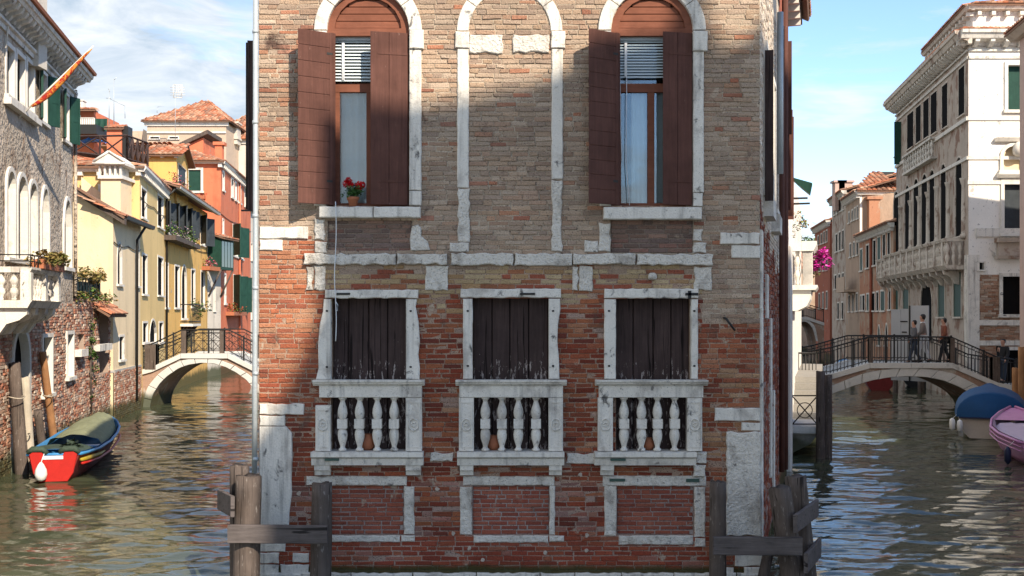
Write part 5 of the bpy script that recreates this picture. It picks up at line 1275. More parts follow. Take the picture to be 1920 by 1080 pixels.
# aerials
def aerial(px, y0, y1, Yd, label, bars=(), sq=None):
    a = thing('tv_aerial', at(px, y1, Yd), label, 'aerial', 'rooftop aerials'); m = MB(); m.tube([at(px, y1, Yd), at(px, y0, Yd)], .022, 5); obj('mast', m, MAT['pipe'], a)
    for (x0, ya, x1, yb) in bars: m = MB(); m.tube([at(x0, ya, Yd), at(x1, yb, Yd)], .018, 5); obj('arm', m, MAT['pipe'], a)
    if sq:
        m = MB(); x0, x1, ya, yb = sq; c = [at(x0, ya, Yd), at(x1, ya, Yd), at(x1, yb, Yd), at(x0, yb, Yd)]
        for i in range(4): m.tube([c[i], c[(i+1) % 4]], .03, 5)
        for i in range(1, 5): m.tube([at(x0+(x1-x0)*i/5, ya, Yd), at(x0+(x1-x0)*i/5, yb, Yd)], .018, 4); m.tube([at(x0-6, ya+(yb-ya)*i/5, Yd), at(x1+6, ya+(yb-ya)*i/5, Yd)], .018, 4)
        obj('grid', m, MAT['white'], a)
aerial(204.5, 166, 236, 52, 'tall mast with a sloping arm above the coral chimney', ((204, 184, 235, 199), (199, 184, 208, 184), (234.5, 199, 234.5, 222), (203, 166, 206, 172)))
aerial(213.5, 147, 236, 54, 'slender hooked mast behind the tall one', ((213.5, 150, 219, 145),))
aerial(328.5, 158, 262, 84, 'mast with a white square grid aerial before the hipped roof', (), (325, 341, 159, 183))
aerial(294.5, 201, 212, 93, 'small forked aerial on the hipped roof', ((294, 201, 307, 198),))
# flower boxes
PINK = [(.55, .12, .16), (.6, .3, .3), (.10, .16, .04), (.08, .13, .03), (.5, .05, .08)]
def flower_box(F, x0, x1, y, label, cols, n=.35, hgt=.35, cnt=220, sz=.05, col='terracotta'):
    u0, u1 = F.u(x0, n), F.u(x1, n); z = F.z((x0+x1)/2, y, n); fb_ = thing('flower_box', F.p((u0+u1)/2, n, z), label, 'flower box', 'flower boxes on the left canal')
    m = MB(); m.box(F, u0, u1, 0, n+.1, z-.22, z); obj('trough', m, MAT[col], fb_); m = MB(); k = max(2, int((u1-u0)/.4))
    for i in range(k): foliage(m, F.p(u0+(u1-u0)*(i+.5)/k, n*.6, z+hgt*.4), (.3, .3, hgt), cnt//k+20, sz, cols)
    obj('flowers', m, MAT['leaf'], fb_); return fb_
flower_box(FD, 326, 372, 450, 'long green flower box under the grey shutters of the golden house', [(.10, .18, .04), (.15, .22, .05), (.07, .12, .03), (.5, .35, .4)], .45, .5, 700, .06, 'old_wood')
flower_box(FX2, 334, 352, 352, 'pink flower box at the attic window of the golden house', PINK, .35, .4, 260, .05, 'iron')
flower_box(FE0, 350, 384, 366, 'red drooping flower box under the front window of the coral house', [(.4, .04, .05), (.12, .15, .04), (.3, .03, .05), (.2, .12, .05)], .2, .12, 160, .05)
flower_box(FRc, 390, 410, 500, 'pink flower box under the bay window of the grey annex', PINK+[(.5, .05, .2)], .9, .4, 260, .06)
flower_box(FE1, 436, 462, 585, 'orange flower box over the bridge on the coral house', [(.5, .1, .03), (.08, .14, .03), (.10, .16, .04), (.4, .05, .03)], .4, .4, 320, .06)
u0, u1 = FD.u(338), FD.u(354); zb_ = FD.z(346, 607); bc = thing('small_balcony', FD.p((u0+u1)/2, .3, zb_), 'little iron balcony with a potted plant on the golden house', 'balcony')
m = MB(); m.box(FD, u0, u1, 0, .6, zb_-.12, zb_); obj('slab', m, MAT['white'], bc); m = MB()
for zz in (zb_+.1, zb_+.95): m.tube([FD.p(u0, 0, zz), FD.p(u0, .58, zz), FD.p(u1, .58, zz), FD.p(u1, 0, zz)], .025, 4)
for i in range(9): m.tube([FD.p(u0+(u1-u0)*i/8, .58, zb_), FD.p(u0+(u1-u0)*i/8, .58, zb_+.95)], .014, 4)
obj('railing', m, MAT['iron'], bc); m = MB(); foliage(m, FD.p(u1-.2, .6, zb_+.8), (.4, .4, .45), 420, .06, GREENS); obj('plant', m, MAT['leaf'], bc)
m = MB(); m.prof(FD, u0+.3, u0+.5, [(-.02, zb_-.7), (.1, zb_-.65), (.5, zb_-.12), (-.02, zb_-.12)]); m.prof(FD, u1-.5, u1-.3, [(-.02, zb_-.7), (.1, zb_-.65), (.5, zb_-.12), (-.02, zb_-.12)]); obj('brackets', m, MAT['dark_wood'], bc)

# ropes round the palazzo poles, cables and pipes along the left bank
for (px, py, r_) in ((31, 745, .17), (42, 815, .17), (90, 742, .12)):
    n_ = .22; u_ = FA.u(px, n_); z_ = FA.z(px, py, n_); c = FA.p(u_, n_, z_); rp = MB()
    rp.tube([(c[0]+r_*math.cos(a), c[1]+r_*math.sin(a), c[2]+.02*math.sin(2*a)) for a in [2*math.pi*i/14 for i in range(15)]], .014, 5, cap=False); rp.tube([(c[0], c[1]+r_, c[2]), FA.p(u_+.5, 0, z_+.05)], .012, 5)
    obj('mooring_rope', rp, MAT['pale_wood'], pal)
for F, par, za, n_ in ((FB2, ch, 5.9, .03), (FC2, yh, 7.9, .03), (FD, gh_, 7.0, .03), (FE1, eh, 9.4, .03)):
    m = MB(); pts = [F.p(F.L*i/8, n_, za-.10*math.sin(math.pi*(i % 4)/4)) for i in range(9)]; m.tube(pts, .018, 5); obj('cable', m, MAT['iron'], par)
m = MB(); m.tube([FE1.p(FE1.L*.55, .08, zeE-.1), FE1.p(FE1.L*.55, .08, .5)], .06, 6); obj('drainpipe', m, MAT['coral_plaster'], eh)
m = MB(); ug = FA.u(136); m.tube([FA.p(ug, .08, H_A-.3), FA.p(ug, .08, 4.0)], .05, 6); obj('drainpipe', m, MAT['grey_plaster'], pal)
wr = MB(); wr.tube([at(474, -20, 17), at(478, 40, 17)], .008, 5); obj('cable', wr, MAT['iron'], house)
# ------------------------------------------------------------------ arched bridges
MAT['spandrel'] = surf('bridge_brick', (.34, .22, .16), var=.3, scale=2, bump=.8, bscale=18, fine=.35, algae=True, patches=(((.45, .40, .34), 1.6, .52, .66),))
MAT['deck'] = surf('bridge_deck', (.36, .35, .33), var=.2, scale=2)
def resample(pts, k):
    P = [Vector(p) for p in pts]; L = [0]
    for a, b in zip(P, P[1:]): L.append(L[-1]+(b-a).length)
    out = []
    for i in range(k):
        d = L[-1]*i/(k-1); j = max(q for q in range(len(L)-1) if L[q] <= d+1e-9); t = (d-L[j])/max(1e-9, L[j+1]-L[j]); out.append(P[j].lerp(P[j+1], min(1, t)))
    return out
def smooth_pts(pts, k=40):
    n = len(pts); out = []
    for i in range(k):
        x = i/(k-1)*(n-1); j = min(n-2, int(x)); t = x-j; p = [Vector(pts[max(0, min(n-1, j+d))]) for d in (-1, 0, 1, 2)]
        out.append(p[1]+(p[2]-p[0])*t*.5+(2*p[0]-5*p[1]+4*p[2]-p[3])*t*t*.5+(3*p[1]-p[0]-3*p[2]+p[3])*t*t*t*.5)
    return out
def arch_bridge(label, Yb, width, inner, outer, deck, stones, rail_h, lattice, end_posts, colp='white', post_step=1.35):
    """bridge facing us at Y=Yb; inner/outer arch curves and deck line given as picture points, turned into metres"""
    F = Fr((0, Yb), (1, Yb)); q = lambda p: Vector(((p[0]-CX)/FPX*Yb, PZ(p[1], Yb)))
    I = smooth_pts([q(p) for p in inner], 45); O = smooth_pts([q(p) for p in outer], 45); Dk = [q(p) for p in deck]
    b = thing('stone_bridge', F.p((Dk[0].x+Dk[-1].x)/2, -width/2, 0), label, 'bridge', 'arched footbridges')
    def zdeck(u):
        for a, c in zip(Dk, Dk[1:]):
            if a.x <= u <= c.x: return a.y+(c.y-a.y)*(u-a.x)/(c.x-a.x)
        return Dk[0].y if u < Dk[0].x else Dk[-1].y
    th = .16
    for side, n in ((0, 0.0), (1, -width)):
        m = MB(); us = sorted({p.x for p in O} | {p.x for p in Dk if O[0].x < p.x < O[-1].x})
        def zo(u):
            for a, c in zip(O, O[1:]):
                if a.x <= u <= c.x and c.x > a.x: return a.y+(c.y-a.y)*(u-a.x)/(c.x-a.x)
            return O[0].y
        for a, c in zip(us, us[1:]): m.quad(F.p(a, n, zo(a)), F.p(c, n, zo(c)), F.p(c, n, zdeck(c)-th), F.p(a, n, zdeck(a)-th))
        for a, c in ((Dk[0].x, O[0].x), (O[-1].x, Dk[-1].x)):
            if c-a > .02:
                k = 6
                for i in range(k):
                    x0, x1 = a+(c-a)*i/k, a+(c-a)*(i+1)/k; m.quad(F.p(x0, n, -.6), F.p(x1, n, -.6), F.p(x1, n, zdeck(x1)-th), F.p(x0, n, zdeck(x0)-th))
        obj('spandrel', m, MAT['spandrel'], b)
        Ik, Ok = resample(I, stones*5+1), resample(O, stones*5+1); n1 = .05 if side == 0 else .0
        for s_ in range(stones):
            i0 = s_*5; pl = [tuple(Ik[i0+j]) for j in range(6)] + [tuple(Ok[i0+5-j]) for j in range(6)]
            g = .012; c_ = Vector((sum(p[0] for p in pl)/12, sum(p[1] for p in pl)/12)); pl = [tuple(Vector(p)+(c_-Vector(p)).normalized()*g) for p in pl]
            ar = sum(pl[i][0]*pl[(i+1) % 12][1]-pl[(i+1) % 12][0]*pl[i][1] for i in range(12)); pl = pl if ar > 0 else pl[::-1]
            m = MB(); m.slab(F, pl, n-.12 if side == 0 else n-.05, n+n1 if side == 0 else n+.12, .012); obj('arch_stone', m, MAT['stone_wet'], b)
        # coping, one stone after another
        for a, c in zip(Dk, Dk[1:]):
            L = (c-a).length; k = max(1, round(L/1.3))
            for i in range(k):
                p0, p1 = a.lerp(c, i/k), a.lerp(c, (i+1)/k); d = (p1-p0).normalized()*.006; p0, p1 = p0+d, p1-d
                m = MB(); n0_, n1_ = (n-.32, n+.09) if side == 0 else (n-.09, n+.32)
                vs = [F.p(p.x, nn, p.y+dz) for p in (p0, p1) for nn in (n0_, n1_) for dz in (-th, .03)]
                m.add(vs, [(0,1,3,2),(4,6,7,5),(0,4,5,1),(2,3,7,6),(0,2,6,4),(1,5,7,3)]); obj('coping_stone', m, MAT['stone_wet'], b)
    m = MB()
    for a, c in zip(I, I[1:]): m.quad(F.p(a.x, 0, a.y), F.p(c.x, 0, c.y), F.p(c.x, -width, c.y), F.p(a.x, -width, a.y))
    for e in (I[0], I[-1]): m.quad(F.p(e.x, 0, -.6), F.p(e.x, -width, -.6), F.p(e.x, -width, e.y), F.p(e.x, 0, e.y))
    obj('soffit', m, MAT['spandrel'], b)
    m = MB()
    for a, c in zip(Dk, Dk[1:]): m.quad(F.p(a.x, -.3, a.y-.02), F.p(c.x, -.3, c.y-.02), F.p(c.x, -width+.3, c.y-.02), F.p(a.x, -width+.3, a.y-.02))
    obj('deck', m, MAT['deck'], b)
    for side, n in ((0, -.1), (1, -width+.1)):
        base = Dk; rl = MB()
        for hh, r in ((rail_h, .028), (rail_h-.13, .014), (.12, .016)): rl.tube([F.p(p.x, n, p.y+hh) for p in base], r, 5)
        if side == 0 and lattice: rl.tube([F.p(p.x, n, p.y+rail_h*.55) for p in base], .012, 5)
        ro = obj('railing', rl, MAT['iron'], b)
        bars = MB(); u = base[0].x; k = 0
        st = .13 if not lattice else .36
        while u < base[-1].x-.01:
            z0 = zdeck(u); u2 = min(u+st, base[-1].x); z2 = zdeck(u2)
            bars.box(F, u-.010, u+.010, n-.010, n+.010, z0+.03, z0+rail_h-(.13 if not lattice and k % 2 else 0))
            if lattice:
                for (za, zb) in ((.12, rail_h*.55), (rail_h*.55, .12), (rail_h*.55, rail_h-.13), (rail_h-.13, rail_h*.55)): bars.tube([F.p(u, n, z0+za), F.p(u2, n, z2+zb)], .008, 4)
            elif k % 2 == 0:
                bars.tube([F.p(u+st*math.cos(a)*.45+st*.5, n, zdeck(u+st*.5)+rail_h-.065+.05*math.sin(a)) for a in [2*math.pi*i/8 for i in range(9)]], .008, 4, cap=False)
                bars.tube([F.p(u, n, z0+.05), F.p(u2, n, z2+.2)], .007, 4)
            u += st; k += 1
        obj('railing_bars', bars, MAT['iron'], ro, kind='stuff')
        u = base[0].x
        while u <= base[-1].x+.01:
            m = MB(); z0 = zdeck(u); m.box(F, u-.028, u+.028, n-.028, n+.028, z0+.02, z0+rail_h+.06); obj('rail_post', m, MAT['iron'], ro); u += post_step
        for (px, w_) in (end_posts if side == 0 else ()):
            u_ = (px-CX)/FPX*Yb; z0 = zdeck(u_); m = MB(); m.cbox(F, u_-w_/2, u_+w_/2, n-w_/2, n+w_/2, z0-.05, z0+rail_h-.03, .01); m.box(F, u_-w_/2, u_+w_/2, n-w_/2, n+w_/2-.03, z0-.05, z0+rail_h-.03); obj('end_pier', m, MAT['old_wood'], ro)
    return b
arch_bridge('stone bridge with a lattice iron railing over the left canal', 43.0, 2.6,
    [(281, 772), (284, 752), (290, 735), (308, 711), (338, 690), (364, 682.5), (383, 681), (400, 682), (426, 690), (449, 703), (466, 717), (480, 736), (486, 760)],
    [(266, 772), (270, 748), (278, 724), (303, 696), (334, 678), (364, 671.5), (383, 670), (403, 672.5), (435, 683), (470, 704), (486, 722), (498, 745), (502, 762)],
    [(258, 697), (287, 689), (340, 664), (428, 664), (480, 690), (520, 700)], 13, .93, True, ((283, .42), (344, .2), (415, .16)))
arch_bridge('stone bridge with people crossing and plain iron bars on the right canal', 41.0, 2.8,
    [(1530, 762), (1545, 745), (1562, 738), (1620, 717.5), (1660, 709), (1700, 706), (1735, 707.5), (1768, 714), (1800, 727), (1826, 742), (1842, 758), (1850, 775)],
    [(1518, 745), (1535, 733), (1560, 723), (1610, 703), (1655, 693), (1700, 689.5), (1745, 692), (1785, 700), (1820, 716), (1850, 734), (1866, 750), (1874, 770)],
    [(1478, 716), (1560, 702), (1630, 682), (1785, 682), (1870, 719), (1912, 726)], 11, .98, False, ((1634, .14), (1787, .16), (1868, .26)), post_step=1.2)
# ------------------------------------------------------------------ boats
MAT['red_paint'] = surf('red_boat_paint', (.42, .018, .012), var=.2, scale=6, bump=.15, rough=.5, fine=.15, patches=(((.22, .02, .015), 5, .62, .72),))
MAT['darkred_paint'] = surf('maroon_boat_paint', (.16, .018, .016), var=.3, scale=5, bump=.2, rough=.6, patches=(((.30, .20, .02), 4, .64, .70),))
MAT['blue_paint'] = surf('blue_boat_paint', (.05, .22, .46), var=.2, scale=6, bump=.15, rough=.5, patches=(((.25, .35, .42), 7, .64, .74),))
MAT['olive_tarp'] = surf('olive_tarpaulin', (.22, .225, .13), var=.25, scale=3, bump=.6, bscale=12, fine=.12, rough=.8, bdist=.03)
MAT['dark_tarp'] = surf('dark_green_tarpaulin', (.045, .065, .045), var=.3, scale=3, bump=.6, bscale=12, rough=.7, bdist=.03)
MAT['beige_hull'] = surf('beige_hull', (.50, .42, .33), var=.12, scale=3, bump=.1, rough=.45, patches=(((.34, .27, .2), 2.5, .6, .75),))
MAT['blue_canvas'] = surf('blue_canvas', (.007, .055, .155), var=.2, scale=3, bump=.3, bscale=14, fine=.1, rough=.7, bdist=.02)
MAT['pink_hull'] = surf('pink_hull', (.52, .22, .42), var=.12, scale=4, bump=.1, rough=.4, patches=(((.42, .18, .34), 3, .6, .75),))
MAT['lilac_inside'] = surf('lilac_inside', (.50, .40, .50), var=.12, scale=4, bump=.15, rough=.6, patches=(((.3, .26, .3), 4, .6, .72),))
MAT['fender'] = plain('fender', (.72, .70, .66), .5); MAT['navy'] = plain('navy_fender', (.01, .015, .05), .5)
MAT['yellow_paint'] = surf('yellow_boat_paint', (.34, .24, .02), var=.25, scale=5, bump=.2, rough=.6)
def hull(F, st, bottom=.55, nseg=5):
    """st: stations (u, half beam, sheer z, keel z). returns (outer MB, inner MB, gunwale MB)"""
    o, i_, g = MB(), MB(), MB(); k = 2*nseg+1
    def sec(u, hb, zs, zk, sh=0.0):
        pts = []
        for j in range(-nseg, nseg+1):
            t = abs(j)/nseg; s = 1 if j >= 0 else -1
            w = hb*(bottom+(1-bottom)*max(0, (t-.45)/.55)) if t > .45 else hb*bottom*t/.45
            z = zk+(zs-zk)*max(0, (t-.45)/.55)**1.15
            pts.append(F.p(u, s*max(0, w-sh), z+sh))
        return pts
    for mb_, sh, lo in ((o, 0, 0), (i_, .045, .08)):
        vs = []
        for (u, hb, zs, zk) in st: vs += sec(u, hb, zs, zk+lo, sh if hb > .06 else 0)
        mb_.add(vs, [(a*k+b, (a+1)*k+b, (a+1)*k+b+1, a*k+b+1) for a in range(len(st)-1) for b in range(k-1)], None, True)
    o.add(sec(*st[0]), [tuple(range(k))]); i_.add(sec(st[0][0]+.03, st[0][1], st[0][2]-.02, st[0][3]+.05, .03), [tuple(range(k))])
    for s in (-1, 1): g.tube([F.p(u, s*hb, zs) for (u, hb, zs, zk) in st], .035, 6)
    g.tube([F.p(st[0][0], -st[0][1], st[0][2]), F.p(st[0][0], st[0][1], st[0][2])], .03, 6)
    return o, i_, g
# red boat moored by the palazzo
FB = Fr((-9.72, 23.75), (-11.25, 31.0)); L_ = FB.L
st = [(0, .52, .50, -.12), (.5, .6, .47, -.14), (1.5, .70, .44, -.15), (3.0, .74, .44, -.15), (4.5, .70, .49, -.14), (5.6, .60, .53, -.12), (6.5, .42, .59, -.08), (L_-.35, .18, .66, .05), (L_-.1, .04, .70, .2)]
rb = thing('red_boat', FB.p(L_/2, 0, 0), 'red and blue wooden rowing boat with olive tarpaulins by the palazzo', 'boat')
o, i_, g = hull(FB, st); obj('hull', o, MAT['darkred_paint'], rb); obj('inside', i_, MAT['blue_paint'], rb); obj('gunwale', g, MAT['blue_paint'], rb)
m = MB()
for s in (-1, 1): m.slab(Fr(FB.p(0, -1, 0)[:2], FB.p(0, 1, 0)[:2]), [(1+s*.5, .62) if s > 0 else (.5, .62), (1+s*.12, .58), (1+s*.06, .50), (1+s*.1, .1), (1+s*.3, -.1), (1+s*.42, .1)][::1 if s < 0 else -1], -.03, .03, .01)
tp = MB(); FTm = Fr(FB.p(-.01, -1, 0)[:2], FB.p(-.01, 1, 0)[:2]); tp.slab(FTm, [(.52, .50), (.60, .10), (.72, -.08), (1.28, -.08), (1.40, .10), (1.48, .50), (1.42, .56), (1.22, .55), (1.18, .46), (.82, .46), (.78, .55), (.58, .56)], -.02, .035, .012); obj('transom', tp, MAT['red_paint'], rb)
m = MB(); m.box(FTm, .80, 1.20, -.02, .05, .40, .47); obj('white_board', m, MAT['cloth'], rb)
for s in (.68, 1.32):
    m = MB(); pts = [FTm.p(s+dx, .0, .56+dz) for dx, dz in ((-.2, -.02), (-.1, .05), (.1, .05), (.2, -.04))]; m.tube(pts, [.05, .07, .07, .05], 8); obj('rubber_pad', m, MAT['dark_tarp'], rb)
def tarp(F, u0, u1, hb, zf, crown, nu=16, nv=12, seed=0):
    m = MB(); vs = []; rg = random.Random(seed)
    for a in range(nu+1):
        for b in range(nv+1):
            s, q = a/nu, b/nv*2-1; u = u0+(u1-u0)*s
            w = hb(u); z = zf(u)+crown*(1-q*q)*(.6+.4*math.sin(math.pi*s))-(.10 if abs(q) > .95 else 0)+.05*noise.noise(Vector((u*2.3, q*3, seed)))
            vs.append(F.p(u, q*w, z))
    m.add(vs, [(a*(nv+1)+b, (a+1)*(nv+1)+b, (a+1)*(nv+1)+b+1, a*(nv+1)+b+1) for a in range(nu) for b in range(nv)], None, True); return m
def interp(st, j): return lambda u: next((a[j]+(b[j]-a[j])*(u-a[0])/(b[0]-a[0]) for a, b in zip(st, st[1:]) if a[0] <= u <= b[0]), st[-1][j])
hbw, zsh = interp(st, 1), interp(st, 2)
obj('tarpaulin', tarp(FB, 2.5, 6.7, lambda u: hbw(u)*.86, lambda u: zsh(u)+.05, .26, 24, 14, 3), MAT['olive_tarp'], rb)
obj('tarpaulin', tarp(FB, .08, 1.5, lambda u: hbw(u)*.95, lambda u: zsh(u)+.05, .09, 12, 12, 5), MAT['dark_tarp'], rb)
m = MB(); foliage(m, FB.p(.9, .25, .58), (.2, .2, .10), 60, .12, [(1, 1, 1)]); m.c = [None]*len(m.c); obj('tarpaulin_bundle', m, MAT['dark_tarp'], rb)
for u_, mt in ((1.62, 'blue_paint'), (2.05, 'blue_paint'), (2.28, 'cloth')):
    m = MB(); w = hbw(u_)-.03; m.box(FB, u_, u_+.22, -w, w, zsh(u_)-.07, zsh(u_)-.02); obj('thwart', m, MAT[mt], rb)
m = MB(); m.tube([FB.p(u_, hbw(u_)+.012, zsh(u_)-.13) for u_ in (.06, .4, .9, 1.5, 2.1)], [.035, .05, .05, .045, .02], 6); obj('yellow_stripe', m, MAT['yellow_paint'], rb)
m = MB(); m.tube([FB.p(u_, s*(hbw(u_)+.015), zsh(u_)-.21) for u_ in (.1, .5, 1.5, 3, 4.5, 5.6) for s in (1,)], .03, 6); obj('rubbing_strake', m, MAT['red_paint'], rb)
c = FTm.p(.78, .16, .02); fd = thing('white_fender', c, 'white teardrop fender hanging at the stern of the red boat', 'fender'); m = MB(); m.lathe(c, [(.03, -.06), (.10, -.02), (.13, .08), (.115, .18), (.06, .29), (.02, .34)], 12); obj('float', m, MAT['fender'], fd); m = MB(); m.tube([(c[0], c[1], .34), FTm.p(.82, .04, .52)], .01, 5); obj('rope', m, MAT['cloth'], fd)
# blue covered boat
FBB = Fr((13.52, 31.6), (15.35, 36.0)); st2 = [(0, .86, .60, -.05), (.8, .92, .60, -.08), (2, .94, .62, -.08), (3.4, .8, .68, -.05), (4.4, .4, .78, .05), (FBB.L, .05, .85, .2)]
bb = thing('covered_boat', FBB.p(2.4, 0, 0), 'beige motor boat under a domed dark blue canvas cover', 'boat'); o, i_, g = hull(FBB, st2, .74); obj('hull', o, MAT['beige_hull'], bb); obj('gunwale', g, MAT['blue_canvas'], bb)
m = MB(); vs = []; nu, nv = 16, 14; h2, z2 = interp(st2, 1), interp(st2, 2)
for a in range(nu+1):
    for b in range(nv+1):
        s, q = a/nu, b/nv*math.pi; u = -.10+4.6*s; k = min(1, .9+s) if s < .3125 else (1-.35*((s-.3125)/.6875)**1.5)
        rib = .03*abs(math.sin(q*2))*math.sin(s*9); w = (h2(max(0, u))+.05); vs.append(FBB.p(u, -w*math.cos(q), z2(max(0, u))-.04+(.12+.62*k-rib)*math.sin(q)**.8))
m.add(vs, [(a*(nv+1)+b, (a+1)*(nv+1)+b, (a+1)*(nv+1)+b+1, a*(nv+1)+b+1) for a in range(nu) for b in range(nv)]+[tuple(range(nv+1))], None, True); obj('canvas_cover', m, MAT['blue_canvas'], bb)
m = MB(); m.tube([FBB.p(-.12, .9*math.cos(a), .62+.6*math.sin(a)) for a in [math.pi*i/12 for i in range(13)]], .018, 5) if False else m.box(FBB, -.10, -.05, -.85, .85, .52, .56); obj('cover_hem', m, MAT['navy'], bb)
for k_, (dx, dz, nm) in enumerate(((-1.02, .42, 'left'), (-.82, .38, 'right'))):
    c = FBB.p(-.15, dx, dz); f2 = thing('boat_fender', c, 'white fender hung on the %s of the pair at the covered boat' % nm, 'fender', 'fenders of the covered boat'); m = MB(); m.lathe((c[0], c[1], c[2]-.1), [(.02, -.16), (.075, -.1), (.085, .06), (.07, .16), (.02, .2)], 10); obj('float', m, MAT['fender'], f2); m = MB(); m.tube([(c[0], c[1], c[2]+.08), FBB.p(.1, -.85, .66)], .008, 4); obj('rope', m, MAT['cloth'], f2)
m = MB(); rg = random.Random(5)
for i in range(12): m.tube([FBB.p(-.1+.03*i % .2, -.86+.02*(i % 5), .35), FBB.p(-.12, -.84+.025*(i % 5), .0)], .012, 4)
obj('coiled_rope', m, MAT['fender'], bb)
# pink boat
FPk = Fr((12.45, 25.9), (13.85, 31.0)); st3 = [(0, .62, .48, -.08), (.6, .74, .50, -.1), (1.6, .88, .53, -.1), (2.8, .90, .58, -.1), (3.9, .72, .68, -.06), (4.7, .42, .80, .03), (FPk.L-.05, .06, .92, .25)]
pk = thing('pink_boat', FPk.p(2.5, 0, 0), 'pink open boat with lilac inside moored at the right edge', 'boat'); o, i_, g = hull(FPk, st3, .66); obj('hull', o, MAT['pink_hull'], pk); obj('inside', i_, MAT['lilac_inside'], pk); obj('gunwale', g, MAT['pink_hull'], pk)
h3, z3 = interp(st3, 1), interp(st3, 2)
m = MB(); m.add([FPk.p(u, s*(h3(u)-.02), z3(u)-.02) for u in (3.9, 4.3, 4.7, FPk.L-.1) for s in (-1, 1)], [(0, 2, 3, 1), (2, 4, 5, 3), (4, 6, 7, 5)]); obj('foredeck', m, MAT['pink_hull'], pk)
for dz in (.10, .2): m = MB(); m.tube([FPk.p(u, -(h3(u)+.012), z3(u)-dz) for u in (0, .6, 1.6, 2.8, 3.9, 4.7, 5.1)], .018, 6); obj('rubbing_strake', m, MAT['pink_hull'], pk)
obj('boat_cover', tarp(FPk, .12, 3.85, lambda u: h3(u)*.9, lambda u: z3(u)-.10, .04, 16, 10, 11), MAT['lilac_inside'], pk)
m = MB(); m.box(FPk, 2.4, 2.7, -h3(2.5)+.05, h3(2.5)-.05, .34, .38); obj('thwart', m, MAT['lilac_inside'], pk)
c = FPk.p(.35, -.86, .12); m = MB(); m.lathe(c, [(.02, -.2), (.08, -.12), (.08, .14), (.03, .22)], 10); nf = thing('navy_fender', c, 'navy blue fender hanging on the pink boat', 'fender'); obj('float', m, MAT['navy'], nf); m = MB(); m.tube([(c[0], c[1], c[2]+.2), FPk.p(.35, -.7, .5)], .008, 4); obj('rope', m, MAT['cloth'], nf)

# ------------------------------------------------------------------ people on the bridge
MAT['skin'] = plain('skin', (.42, .22, .15), .6, var=.08, bump=0); MAT['hair'] = plain('dark_hair', (.02, .014, .012), .6, bump=.3)
MAT['taupe'] = plain('taupe_knit', (.20, .155, .13), .9); MAT['rust'] = plain('rust_jacket', (.20, .06, .03), .8); MAT['white_trousers'] = plain('white_trousers', (.62, .60, .58), .9); MAT['jeans'] = plain('dark_jeans', (.035, .045, .065), .9); MAT['black_cloth'] = plain('black_cloth', (.018, .017, .018), .9); MAT['grey_top'] = plain('grey_top', (.10, .095, .10), .9)
def skin_obj(name, pts, edges, rad, mat, parent, base, root=0):
    me = bpy.data.meshes.new(name); me.from_pydata([tuple(Vector(p)) for p in pts], edges, []); me.materials.append(mat)
    o = bpy.data.objects.new(name, me); COL.objects.link(o); WORLD[o.name] = Vector(base); o.parent = parent; o.location = Vector(base)-WORLD[parent.name]
    o.modifiers.new('skin', 'SKIN'); sv = me.skin_vertices[0].data
    for i, r in enumerate(rad): sv[i].radius = (r, r) if not isinstance(r, tuple) else r; sv[i].use_root = (i == root)
    s = o.modifiers.new('subdivision', 'SUBSURF'); s.levels = 2; s.render_levels = 2
    return o
